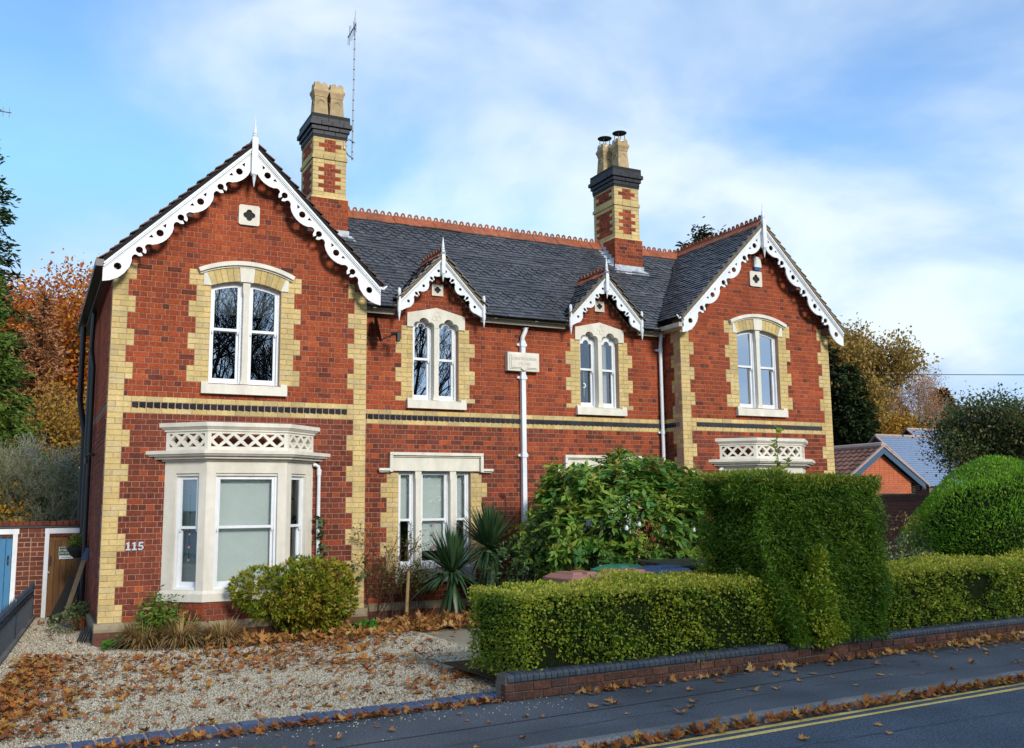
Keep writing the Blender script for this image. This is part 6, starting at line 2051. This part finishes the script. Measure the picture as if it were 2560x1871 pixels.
m = MB(); m.tube([(15.95, -3.75, 0), (15.95, -3.75, 1.2)], .12, 8); m.build('trunk', 'bark', dm)
va = plant('variegated_shrub', (13.95, -3.0, 0), 'small variegated shrub between the yew and the dome bush')
W_p, o_ = shrub_cloud(2600, (13.95, -3.0, .95), (.85, .7, .66), .5, 7, .1)
link('foliage', leaf_mesh('foliage', W_p - np.array((13.95, -3.0, 0)), o_, .075, .5), va, 'variegated')
W_p, o_ = shrub_cloud(160, (13.8, -3.0, 1.62), (.5, .4, .25), .3, 5)
link('red_tips', leaf_mesh('red_tips', W_p - np.array((13.95, -3.0, 0)), o_, .045, .4), va, 'grass_dead', kind='stuff')
m = MB()
for i in range(8): m.tube([(13.95 + rng.normal() * .1, -3 + rng.normal() * .1, 0), (13.95 + rng.normal() * .4, -3 + rng.normal() * .3, 1.2)], .012, 5)
m.build('stems', 'stem', va)

# boundary wall beyond the house, running away from the road
BW0, BW1 = np.array((16.7, -1.7, 0)), np.array((23.9, 7.6, 0))
bd = (BW1 - BW0); bl_ = np.linalg.norm(bd); bd /= bl_
FB = Fr(BW0, bd, (-bd[1], bd[0], 0))
bwall = thing('boundary_wall', tuple(BW0), 'tall red brick boundary wall behind the dome bush', 'wall')
m = MB(); m.fbox(FB, 0, bl_, 0, 2.12, -.22, -.006); m.build('wall_core', 'mortar_dark', bwall)
cnt = 0
rest = MB()
for nn_ in range(23):
    v0 = nn_ * .09 + .005; v1 = v0 + .08
    u = 0.0 if nn_ % 2 == 0 else .115
    while u < bl_ - .05:
        e = min(u + .225, bl_)
        if v0 > 1.15 and 0.2 < u < 7.4 and cnt < 290:
            mb = MB(); chbox(mb, FB, u + .006, e - .006, v0, v1, -.03, random.uniform(-.003, .003), .005); mb.build('brick', 'brick_far', bwall); cnt += 1
        else: chbox(rest, FB, u + .006, e - .006, v0, v1, -.03, random.uniform(-.003, .003), .005)
        u += .23
rest.build('brickwork', 'brick_far', bwall, kind='stuff')
m = MB(); m.fbox(FB, 0, bl_, 2.08, 2.16, -.24, .02); m.fbox(FB, 0, bl_, 2.16, 2.235, -.26, .04); m.build('coping', 'brick_garden', bwall)

# garage with pantiled roof
gar = thing('garage', (25.5, 8, 0), 'orange brick outbuilding with brown pantiled gable roof', 'building')
gx0, gx1, gy, ga = 23.62, 27.35, 8.0, 3.90
gc = (gx0 + gx1) / 2; ge = 2.72
FGa = Fr((0, gy, 0), (1, 0, 0), (0, -1, 0))
m = MB(); m.plate(FGa, [[(gx0 + .2, 0), (gx1 - .2, 0), (gx1 - .2, ge - .05), (gc, ga - .13), (gx0 + .2, ge - .05)], [(25.35, 1.3), (26.25, 1.3), (26.25, 2.30), (25.35, 2.30)]], -.25, -.008); m.box(gx0 + .2, gx0 + .4, gy, 14, 0, ge); m.box(gx1 - .4, gx1 - .2, gy, 14, 0, ge); m.build('wall', 'mortar_dark', gar)
bk = MB()
for nn_ in range(20, 52):
    z = nn_ * .075
    hw = min((gx1 - gx0) / 2 - .2, (ga - .16 - z - .075) / ((ga - ge) / ((gx1 - gx0) / 2)))
    if hw < .1: break
    u = gc - hw + (0 if nn_ % 2 else -.11)
    while u < gc + hw:
        a, e = max(u, gc - hw), min(u + .225, gc + hw)
        if e - a > .04 and not (25.3 < (a + e) / 2 < 26.3 and z < 2.3): chbox(bk, FGa, a + .004, e - .004, z + .004, z + .071, -.02, 0, .003)
        u += .225
bk.build('brickwork', 'brick_orange', gar, kind='stuff')
m = MB(); m.plate(FGa, [[(25.35, 1.3), (26.25, 1.3), (26.25, 2.30), (25.35, 2.30)], [(25.42, 1.37), (26.18, 1.37), (26.18, 2.22), (25.42, 2.22)]], -.12, -.02); m.build('window_frame', 'black_matt', gar)
m = MB(); m.fbox(FGa, 25.42, 26.18, 1.37, 2.22, -.09, -.085); m.build('pane', 'glass', gar)
m = MB(); m.fbox(FGa, 25.3, 26.3, 1.2, 2.4, -.9, -.8); m.build('dark_interior', 'dark_room', gar)
sl = (ga - ge) / ((gx1 - gx0) / 2)
rt = MB()
for s in (-1, 1):
    hw = (gx1 - gx0) / 2 + .12
    V = np.array((-s, 0, sl)); V /= np.linalg.norm(V); ln = hw * math.hypot(1, sl)
    f = Fr((gc + s * hw, gy - .18, ga - hw * sl), (0, 1, 0), np.cross((0, 1, 0), V) * (1 if np.cross((0, 1, 0), V)[2] > 0 else -1), V)
    rows, cols = int(ln / .29) + 1, 22
    for r in range(rows):
        for i in range(cols):
            u0 = i * .27; v0 = r * .29; v1 = min(v0 + .34, ln)
            h0, h1 = .055, .02
            pts = [(0, .0), (.07, .03), (.14, .04), (.2, .015), (.27, .0)]
            vs = [f.p(u0 + a, v0, h0 + b_) for a, b_ in pts] + [f.p(u0 + a, v1, h1 + b_) for a, b_ in pts] + [f.p(u0 + a, v0, 0) for a, b_ in pts]
            rt.add(vs, [(j, j + 1, 6 + j, 5 + j) for j in range(4)] + [(10 + j, 11 + j, 1 + j, j) for j in range(4)], random.random())
rf_g = rt.build('roof_tiles', 'pantile', gar, kind='stuff')
m = MB()
for s in (-1, 1):
    hw = (gx1 - gx0) / 2 + .12
    m.hexa([(gc, gy - .2, ga - .02), (gc + s * hw, gy - .2, ga - hw * sl - .02), (gc + s * hw, gy + 6, ga - hw * sl - .02), (gc, gy + 6, ga - .02), (gc, gy - .2, ga + .01), (gc + s * hw, gy - .2, ga - hw * sl + .01), (gc + s * hw, gy + 6, ga - hw * sl + .01), (gc, gy + 6, ga + .01)])
m.build('roof_deck', 'roof_under', gar)
m = MB()
for s in (-1, 1):
    hw = (gx1 - gx0) / 2 + .14
    for y0, y1, za, zb in ((gy - .24, gy - .16, .03, .10),):
        m.hexa([(gc, y0, ga + za - .0), (gc + s * hw, y0, ga - hw * sl + za), (gc + s * hw, y1, ga - hw * sl + za), (gc, y1, ga + za), (gc, y0, ga + zb), (gc + s * hw, y0, ga - hw * sl + zb), (gc + s * hw, y1, ga - hw * sl + zb), (gc, y1, ga + zb)])
m.tube([(gc, gy - .2, ga + .09), (gc, gy + 5.9, ga + .09)], .11, 8)
m.build('ridge', 'ridge_pale', gar)
m = MB()
for s in (-1, 1):
    hw = (gx1 - gx0) / 2 + .1
    m.hexa([(gc, gy - .21, ga - .2), (gc + s * hw, gy - .21, ga - hw * sl - .2), (gc + s * hw, gy - .17, ga - hw * sl - .2), (gc, gy - .17, ga - .2), (gc, gy - .21, ga), (gc + s * hw, gy - .21, ga - hw * sl), (gc + s * hw, gy - .17, ga - hw * sl), (gc, gy - .17, ga)])
m.build('bargeboard', 'blue_paint', gar)
m = MB(); m.box(gx1 - .08, gx1 + .14, gy - .2, gy - .1, ge - .28, ge - .12); m.build('box_end', 'black_matt', gar)
m = MB(); m.lathe((25.05, gy - .1, 2.78), [(.03, -.04), (.05, 0), (.05, .03), (.02, .05)], 10); m.tube([(25.05, gy, 2.86), (25.05, gy - .1, 2.82)], .015, 5); m.build('lamp', 'alarm_white', gar)

# two blue-roofed houses behind
def blue_house(xg, ya, za, ye, ze, x1, lab):
    h = thing('slate_blue_house', (xg, ya, 0), lab, 'house')
    yb = 2 * ya - ye
    m = MB()
    m.add([(xg, ye + .15, 0), (xg, yb - .15, 0), (xg, yb - .15, ze - .05), (xg, ya, za - .1), (xg, ye + .15, ze - .05)], [(0, 1, 2, 3, 4)])
    m.box(xg, x1, ye + .15, ye + .3, 0, ze)
    m.build('wall', 'mortar_dark', h)
    fr = Fr((xg, 0, 0), (0, 1, 0), (-1, 0, 0))
    bk = MB(); sl = (za - ze) / (ya - ye)
    for nn_ in range(28, 90):
        z = nn_ * .075
        hw = min((ya - ye) - .15, (za - .14 - z - .07) / sl)
        if hw < .1: break
        u = ya - hw
        while u < ya + hw - .03:
            e = min(u + .225, ya + hw); chbox(bk, fr, u + .005, e - .005, z + .005, z + .07, -.02, .004, .003); u += .225
    bk.build('brickwork', 'brick_brown', h, kind='stuff')
    V = np.array((0, ya - ye, za - ze)); ln = np.linalg.norm(V); V /= ln
    f = Fr((xg - .15, ye, ze), (1, 0, 0), (0, -V[2], V[1]), V)
    rows = int(ln / .16)
    for r in range(rows):
        m = MB(); m.hexa([f.p(0, r * .16, .0), f.p(x1 - xg, r * .16, .0), f.p(x1 - xg, r * .16 + .2, -.005), f.p(0, r * .16 + .2, -.005), f.p(0, r * .16, .035), f.p(x1 - xg, r * .16, .035), f.p(x1 - xg, r * .16 + .2, .012), f.p(0, r * .16 + .2, .012)])
        m.build('tile_course', 'bluetile', h)
    m = MB(); m.hexa([(xg - .15, ya, za), (x1, ya, za), (x1, yb, ze), (xg - .15, yb, ze), (xg - .15, ya, za + .04), (x1, ya, za + .04), (x1, yb, ze + .04), (xg - .15, yb, ze + .04)]); m.build('rear_slope', 'bluetile', h)
    m = MB(); m.tube([(xg - .15, ya, za + .03), (x1, ya, za + .03)], .08, 6)
    for y_, z_ in ((ye, ze), (yb, ze)):
        m.hexa([(xg - .18, ya, za - .02), (xg - .08, ya, za - .02), (xg - .08, y_, z_ - .02), (xg - .18, y_, z_ - .02), (xg - .18, ya, za + .06), (xg - .08, ya, za + .06), (xg - .08, y_, z_ + .06), (xg - .18, y_, z_ + .06)])
    m.build('ridge', 'ridge_pale', h)
blue_house(34.0, 15.78, 5.05, 12.95, 2.67, 41.0, 'nearer neighbouring house with blue-grey tiled roof behind the outbuilding')
blue_house(38.5, 17.85, 5.62, 14.6, 2.9, 52.0, 'further neighbouring house with blue-grey tiled roof')
# overhead cable
m = MB(); m.tube([(14.0 + (34.0 - 14.0) * t, 26 - 30 * t, 8.8 - 3.3 * t - 1.2 * t * (1 - t)) for t in np.linspace(0, 1, 12)], .012, 4)
ov = m.build('overhead_cable', 'wire', None, 'thin overhead cable crossing the sky at the right', 'cable')

# ------------------------------------------------------------------ trees
def tree(name, loc, lab, segs, tips, leafmat, barkmat, lsize, per, spread=.25, aspect=.6, group=None, flt=None, n=4):
    t = plant(name, loc, lab, 'tree', group)
    A = np.array(segs)
    if flt is not None: A = A[flt(A[:, 3:6])]
    link('trunk', tubes_np('trunk', A, n), t, barkmat)
    if leafmat and per:
        per = int(per * 3.2); lsize = lsize * .56
        T_ = np.array(tips)
        if flt is not None: T_ = T_[flt(T_[:, :3])]
        P = np.repeat(T_[:, :3], per, 0) + rng.normal(size=(len(T_) * per, 3)) * spread
        link('crown', leaf_mesh('crown', P, np.repeat(T_[:, 3:], per, 0), lsize, aspect, spread=1.0), t, leafmat)
    return t
def grow(h, r, depth, rs, up=.15, spread=.55, trunk=.35, limbs=6, shrink=.66, tilt=.9):
    segs, tips = [], []
    p = np.zeros(3)
    k = 6
    for i in range(k):
        q = p + np.array((rs.normal() * .05 * h * .1, rs.normal() * .05 * h * .1, h * trunk / k)); segs.append((*p, *q, r * (1 - .3 * i / k), r * (1 - .3 * (i + 1) / k)))
        if i > 2:
            for _ in range(2):
                a = rs.uniform(0, 6.28); branch(segs, tips, q, np.array((math.cos(a) * tilt, math.sin(a) * tilt, .7)), h * .26, r * .38, depth, rs, up, spread, 3, (2, 4), shrink)
        p = q
    for i in range(limbs):
        a = i * 6.283 / limbs + rs.uniform(-.3, .3); branch(segs, tips, p, np.array((math.cos(a) * tilt * .8, math.sin(a) * tilt * .8, 1.0)), h * .30, r * .5, depth, rs, up, spread, 3, (2, 4), shrink)
    return segs, tips
def conifer(name, loc, h, rad, lab, mat, nb=42, droop=.25, lsize=.3, top=1.0, per=26, aspect=.35, z0=.1, group=None, narrow=1.0):
    t = plant(name, loc, lab, 'tree', group)
    segs = [(0, 0, h * i / 8, 0, 0, h * (i + 1) / 8, .16 * h / 10 * (1 - i / 8.5), .16 * h / 10 * (1 - (i + 1) / 8.5)) for i in range(8)]
    P, D = [], []
    for i in range(nb * 5):
        f = rng.uniform(z0, 1) ** .85
        z = h * f
        L_ = rad * (1 - f) ** .75 * rng.uniform(.65, 1.12) + .15
        a = rng.uniform(0, 6.28)
        d = np.array((math.cos(a), math.sin(a), .25 - droop * rng.random()))
        tip = np.array((0, 0, z)) + d * L_
        segs.append((0, 0, z, *tip, .02 * h / 8, .005))
        for s in np.linspace(.25, 1, max(3, int(per * L_ / rad))):
            for _ in range(3):
                P.append(np.array((0, 0, z)) + d * L_ * s + rng.normal(size=3) * .10 * (1.1 - s * .5) * rad * .5); D.append(d * .9 + np.array((0, 0, -.2)))
    link('trunk', tubes_np('trunk', np.array(segs)), t, 'bark_dark')
    P, D = np.array(P), np.array(D)
    link('crown', leaf_mesh('crown', P, D, lsize, aspect, spread=.45), t, mat)
    return t
rs = np.random.default_rng(11)
# left background
conifer('spruce_tree', (-3.55, 16.5, 0), 17.0, 3.0, 'tall dark conifer rising at the far left edge', 'spruce_mid', 70, .35, .20, per=50)
conifer('cedar_tree', (-2.6, 13.2, 0), 9.2, 2.35, 'bright green drooping conifer at the left behind the yard wall', 'conifer_green', 80, .55, .15, per=60)
sg_, tp_ = grow(13.0, .30, 3, rs, .22, .5, .3, 7, .70)
tree('beech_tree', (.9, 29.0, 0), 'copper and orange beech tree left of the house', sg_, tp_, 'beech_leaf', 'bark', .30, 7, .32)
sg_, tp_ = grow(12.6, .25, 3, rs, .22, .5, .3, 7, .70)
tree('beech_tree', (-2.2, 33.0, 0), 'second russet beech further back at the left', sg_, tp_, 'beech_leaf', 'bark', .30, 5, .35)
conifer('larch_tree', (-.9, 23.0, 0), 10.2, 2.0, 'pinkish autumn larch behind the bare shrubs', 'larch_leaf', 60, .3, .15, per=40)
sg_, tp_ = grow(6.6, .2, 3, rs, .2, .5, .3, 6, .68)
tree('maple_tree', (.6, 20.0, 0), 'golden orange tree between the beech and the shrubs', sg_, tp_, 'birch_gold', 'bark', .20, 2, .25)
for i, (x, y, h, lab) in enumerate(((-.9, 10.2, 4.6, 'bare olive-twigged shrub behind the timber gate'), (.35, 11.0, 5.0, 'bare grey-twigged shrub beside the black pipes'), (-2.2, 11.2, 5.0, 'bare shrub with grey twigs at the far left'))):
    sg_, tp_ = [], []
    for k in range(9):
        a = rs.uniform(0, 6.28); branch(sg_, tp_, np.array((rs.normal() * .12, rs.normal() * .12, 0)), np.array((math.cos(a) * .55, math.sin(a) * .55, 1.0)), h * .36, .045, 4, rs, .15, .5, 3, (2, 4), .66, .004)
    tree('bare_shrub', (x, y, 0), lab, sg_, tp_, ('rose_leaf', 'shrub_green', None)[i], 'twig_olive' if i != 1 else 'twig_grey', .09, .35, .1)
yl = plant('yellow_shrub', (-1.7, 9.0, 0), 'shrub with bright yellow leaves above the yard wall')
W_p, o_ = shrub_cloud(420, (-1.75, 9.0, 1.95), (.85, .5, .75), .2, 9)
link('foliage', leaf_mesh('foliage', W_p - np.array((-1.7, 9.0, 0)), o_, .12, .5), yl, 'yellow_leaf')
sg_, tp_ = [], []
for k in range(8): branch(sg_, tp_, np.zeros(3), np.array((rs.normal() * .3, rs.normal() * .3, 1.0)), 1.1, .03, 2, rs, .15, .5)
link('stems', tubes_np('stems', np.array(sg_)), yl, 'twig_olive')
ug = plant('green_undergrowth', (.2, 14.0, 0), 'low green bushes behind the bare shrubs at the left')
W_p, o_ = shrub_cloud(6000, (.2, 14.0, 1.3), (3.4, 1.2, 1.9), .3, 12, .1)
link('foliage', leaf_mesh('foliage', W_p - np.array((.2, 14.0, 0)), o_, .16, .5), ug, 'shrub_green')
m = MB()
for k in range(12): m.tube([(.2 + rng.normal() * 1.2, 14 + rng.normal() * .4, 0), (.2 + rng.normal() * 1.5, 14, 2.2)], .03, 5)
m.build('stems', 'bark', ug)
# right background
conifer('yew_tree', (33.0, 19.0, 0), 12.4, 3.0, 'tall dark conifer close behind the right wing', 'conifer_dark', 80, .2, .28, per=50)
conifer('spruce_tree', (34.3, 17.6, 0), 8.6, 2.4, 'dark green spruce right of the house', 'spruce_mid', 80, .35, .22, per=50)
conifer('creeper_tree', (31.0, 17.6, 0), 10.4, 1.5, 'brown creeper-clad trunk between the house and the spruce', 'brown_creeper', 70, .2, .2, per=40)
sg_, tp_ = grow(10.6, .2, 3, rs, .35, .36, .40, 6, .62, .4)
tree('birch_tree', (36.6, 20.4, 0), 'golden brown birch behind the spruce', sg_, tp_, 'birch_leaf', 'bark', .30, 7, .35)
sg_, tp_ = grow(9.4, .16, 3, rs, .35, .36, .40, 6, .62, .35)
tree('birch_tree', (43.2, 22.3, 0), 'thin pale birch nearly bare above the blue roofs', sg_, tp_, 'larch_leaf', 'twig_grey', .14, 2, .35)
sg_, tp_ = grow(6.6, .2, 3, rs, .3, .42, .3, 6, .62, .5)
tree('maple_tree', (39.6, 20.2, 0), 'orange-gold tree between the spruce and the blue roofs', sg_, tp_, 'birch_gold', 'bark', .28, 7, .35)
for i, (x, y, h, r_, lab) in enumerate(((47.2, 26.4, 8.3, 3.0, 'left dark evergreen above the blue roofs'), (50.4, 25.4, 8.9, 2.6, 'right dark evergreen above the blue roofs'))):
    conifer('evergreen_tree', (x, y, 0), h, r_, lab, 'conifer_dark', 70, .1, .32, per=44, group='dark evergreens above the blue roofs')
conifer('cedar_tree', (27.3, 19.6, 0), 15.1, 6.2, 'dark evergreen showing above the right wing roof', 'conifer_dark', 70, .0, .3, per=50)
sg_, tp_ = grow(5.2, .11, 3, rs, .34, .5, .3, 7, .66, .8)
tree('rowan_tree', (23.4, 1.6, 0), 'leafy rowan tree with red berries behind the dome bush', sg_, tp_, 'rowan_leaf', 'bark', .15, 4, .20)
sg_, tp_ = grow(5.2, .11, 3, rs, .34, .5, .3, 7, .66, .8)
rw = tree('rowan_tree', (25.6, .9, 0), 'second rowan tree at the right edge of the view', sg_, tp_, 'rowan_leaf', 'bark', .15, 4, .22)
T_ = np.array(tp_); T_ = T_[rng.random(len(T_)) < .1]
link('berries', leaf_mesh('berries', np.repeat(T_[:, :3], 4, 0) + rng.normal(size=(len(T_) * 4, 3)) * .05, rand_dirs(len(T_) * 4), .07, .9), rw, 'berry')
# aerial of a neighbour at the left edge
nb = thing('tv_antenna', (-3.6, 16.5, 13.6), 'neighbouring roof aerial whose tip shows at the far left of the sky', 'antenna')
m = MB(); m.tube([(-3.6, 16.5, 0), (-3.6, 16.5, 14.9)], .03, 6); m.build('mast', 'galv', nb)
m = MB(); m.tube([(-3.7, 16.5, 14.45), (-2.14, 16.5, 14.45)], .014, 5); m.build('boom', 'black_metal', nb)
for i in range(9):
    m = MB(); x = -3.6 + i * .175; m.tube([(x, 16.5, 14.29), (x, 16.5, 14.61)], .009, 5); m.build('element', 'black_metal', nb)
# bare trees across the road: what the panes mirror
for i, (x, y, h) in enumerate(((7.0, -40, 19), (13.0, -37, 18), (19.5, -43, 20), (2.0, -48, 20))):
    sg_, tp_ = grow(h, .38, 4 if i < 3 else 3, np.random.default_rng(40 + i), .25, .5, .28, 6, .66, .75)
    tree('roadside_tree', (x, y, 0), 'tall bare roadside tree mirrored in the upper windows', sg_, tp_, None, 'bark_dark', 0, 0, group='bare trees across the road', n=3)

# unseen hedge added across the road so the lower panes mirror something dark
oh = plant('reflection_hedge', rf(10, -11.5), 'unseen dark hedge added behind the viewer to darken reflections in the lower windows', 'hedge')
P, D, k, u, v, z = hedge_block(26000, -14, 60, -13, -11.2, 0, 3.3, .25)
link('foliage', leaf_mesh('foliage', P - np.array(rf(10, -11.5)), D, .22, .5), oh, 'yew_leaf')
hedge_core(-13.8, 59.8, -12.8, -11.4, 0, 3.15, 'twig_core', oh, 'hedge_core')
# ------------------------------------------------------------------ fallen leaves
def maple_outline():
    pts = []
    for a, r_ in ((-90, .12), (-60, .30), (-42, .62), (-22, .42), (-8, .88), (6, .62), (20, .98), (38, .46), (60, .70), (76, .62), (90, 1.08), (104, .62), (120, .70), (142, .46), (160, .98), (174, .62), (188, .88), (202, .42), (222, .62), (240, .30)):
        pts.append((r_ * math.cos(R(a)), r_ * math.sin(R(a))))
    return np.array(pts)
MO = maple_outline()
def maple_leaves(P, size, tilt, nrm_up=None):
    n = len(P); k = len(MO)
    ang = rng.uniform(0, 6.28, n); s = np.broadcast_to(size, (n,)) * rng.uniform(.45, 1.35, n) * .5
    V = np.zeros((n, k + 1, 3))
    curl = rng.uniform(-.2, 1.5, n); fold = rng.uniform(-.4, 1.0, n)
    tx, ty = rng.normal(size=n) * tilt, rng.normal(size=n) * tilt
    for i in range(k):
        a, b_ = MO[i]
        x = (a * np.cos(ang) - b_ * np.sin(ang)) * s; y = (a * np.sin(ang) + b_ * np.cos(ang)) * s
        r2 = a * a + b_ * b_
        z = s * (curl * r2 * .35 + fold * abs(a) * .5) + x * tx + y * ty
        V[:, i] = P + np.stack([x, y, z], 1)
    V[:, k] = P
    V[:, :, 2] = V[:, :, 2] - np.minimum(V[:, :, 2].min(1) - P[:, 2], 0)[:, None] + .003
    idx = np.arange(n)[:, None] * (k + 1)
    F = np.stack([np.stack([idx[:, 0] + i, idx[:, 0] + (i + 1) % k, idx[:, 0] + k], 1) for i in range(k)], 1).reshape(-1, 3)
    return V.reshape(-1, 3), F, np.repeat(rng.random(n), k)
def litter(name, P, size, tilt, mat, parent=None, lab=None):
    V, F, q = maple_leaves(P, size, tilt)
    return link(name, np_mesh(name, V, F, q), parent, mat, None, lab, None, None, 'stuff')
def above_edge(P): return (P[:, 1] - (-8.6 + (P[:, 0] - 3.8) * math.tan(R(3)))) > 2.35
cl = []
# along the fence
n = 1150; t = rng.random(n); P = np.stack([-1.45 + .45 * t + np.abs(rng.normal(size=n)) * .42, -6.2 + 5.2 * t, np.abs(rng.normal(size=n)) * .03], 1); cl.append(P[above_edge(P)])
# clumps over the gravel
for cx, cy, sx, sy, k in ((1.3, -2.0, 1.1, .35, 210), (2.4, -2.3, .9, .3, 190), (.6, -2.9, .8, .35, 150), (2.9, -3.6, .5, .25, 120), (1.7, -3.2, .8, .3, 90), (3.3, -5.4, .35, .3, 60), (3.6, -1.7, .7, .35, 170), (.2, -4.3, .5, .5, 80), (3.75, -4.9, .15, .6, 70)):
    P = np.stack([rng.normal(cx, sx, k), rng.normal(cy, sy, k), np.abs(rng.normal(size=k)) * .012], 1); cl.append(P[above_edge(P)])
n = 420; P = np.stack([rng.uniform(-1.2, 4.3, n), rng.uniform(-6.5, -1.0, n), np.zeros(n)], 1); cl.append(P[above_edge(P)])
n = 30; P = np.stack([rng.uniform(-.8, -.1, n), rng.uniform(-.5, 4, n), np.zeros(n)], 1); cl.append(P)
P = np.concatenate(cl)
litter('fallen_leaves', P + np.array((0, 0, .018)), .115, .25, 'leaf_autumn', None, 'brown and orange fallen maple leaves strewn over the gravel drive')
# small shreds
n = 3800; P = np.stack([rng.uniform(-1.4, 4.3, n), rng.uniform(-6.5, -1.0, n), np.full(n, .02)], 1)
w = np.sin(P[:, 0] * 2.1 + 1) * np.sin(P[:, 1] * 2.7) + .4 * np.sin(P[:, 0] * 5 + P[:, 1] * 4); P = P[(w > .05) & above_edge(P)]
litter('leaf_shreds', P, .05, .5, 'leaf_autumn', None, 'small dark leaf scraps among the gravel')
# bed in front of the middle wall, bright orange and deep
n = 1500; P = np.stack([rng.uniform(1.4, 6.3, n), rng.uniform(-1.45, -.25, n), np.abs(rng.normal(size=n)) * .04 + .02], 1); P[:, 1] += np.where(P[:, 0] > 4.4, .25, 0)
litter('bed_leaves', P, .125, .45, 'leaf_autumn2', None, 'deep drift of orange maple leaves in the bed below the window')
n = 240; P = np.stack([rng.uniform(4.4, 5.9, n), rng.uniform(-1.1, -.2, n), np.abs(rng.normal(size=n)) * .07 + .05], 1)
litter('bed_leaves', P, .13, .6, 'leaf_autumn2', None, 'heaped orange leaves against the yucca')
# gutter row
n = 1500; u = rng.uniform(-1.5, 13, n); v = -.06 - np.abs(rng.normal(size=n)) * .05
P = np.array([rf(a, c2, ROADZ + .01 + abs(rng.normal()) * .02) for a, c2 in zip(u, v)]); litter('gutter_leaves', P, .095, .45, 'leaf_autumn', None, 'row of brown leaves lying in the road gutter by the kerb')
# along the edging and wall foot
n = 380; u = rng.uniform(-4.6, -.1, n); P = np.array([rf(a, 1.97 - abs(rng.normal()) * .06, .012) for a in u]); litter('edging_leaves', P, .10, .4, 'leaf_autumn', None, 'brown leaves along the foot of the blue brick edging')
n = 420; u = np.concatenate([rng.normal(8.2, .9, 260), rng.uniform(.5, 8, 160)]); P = np.array([rf(a, 1.80 - abs(rng.normal()) * (.20 if a > 6 else .06), .012 + (abs(rng.normal()) * .03 if a > 6 else 0)) for a in u]); litter('wall_leaves', P, .115, .4, 'leaf_autumn2', None, 'pale orange leaves drifted against the low wall at the right')
# single leaves on the pavement and road
spots = []
for i in range(95):
    u = rng.uniform(-3.6, 10.5); v = rng.uniform(.2, 1.7); spots.append(rf(u, v, .006))
for i in range(16):
    spots.append(rf(rng.uniform(.8, 8), rng.uniform(-2.2, -.45), ROADZ + .006))
LM = []
for i in range(14):
    V, F, q = maple_leaves(np.zeros((1, 3)), .12, .12)
    me = np_mesh('fallen_leaf', V, F, np.full(len(F), rng.random())); me.materials.append(MATS['leaf_autumn2']); LM.append(me)
for i, p in enumerate(spots):
    o = link('fallen_leaf', LM[i % 14], None, None, p, 'single dry maple leaf lying flat on the grey tarmac', 'leaf', 'single leaves on the pavement and road')
    o.rotation_euler.z = rng.uniform(0, 6.28); s = rng.uniform(.6, 1.15); o.scale = (s, s, s)
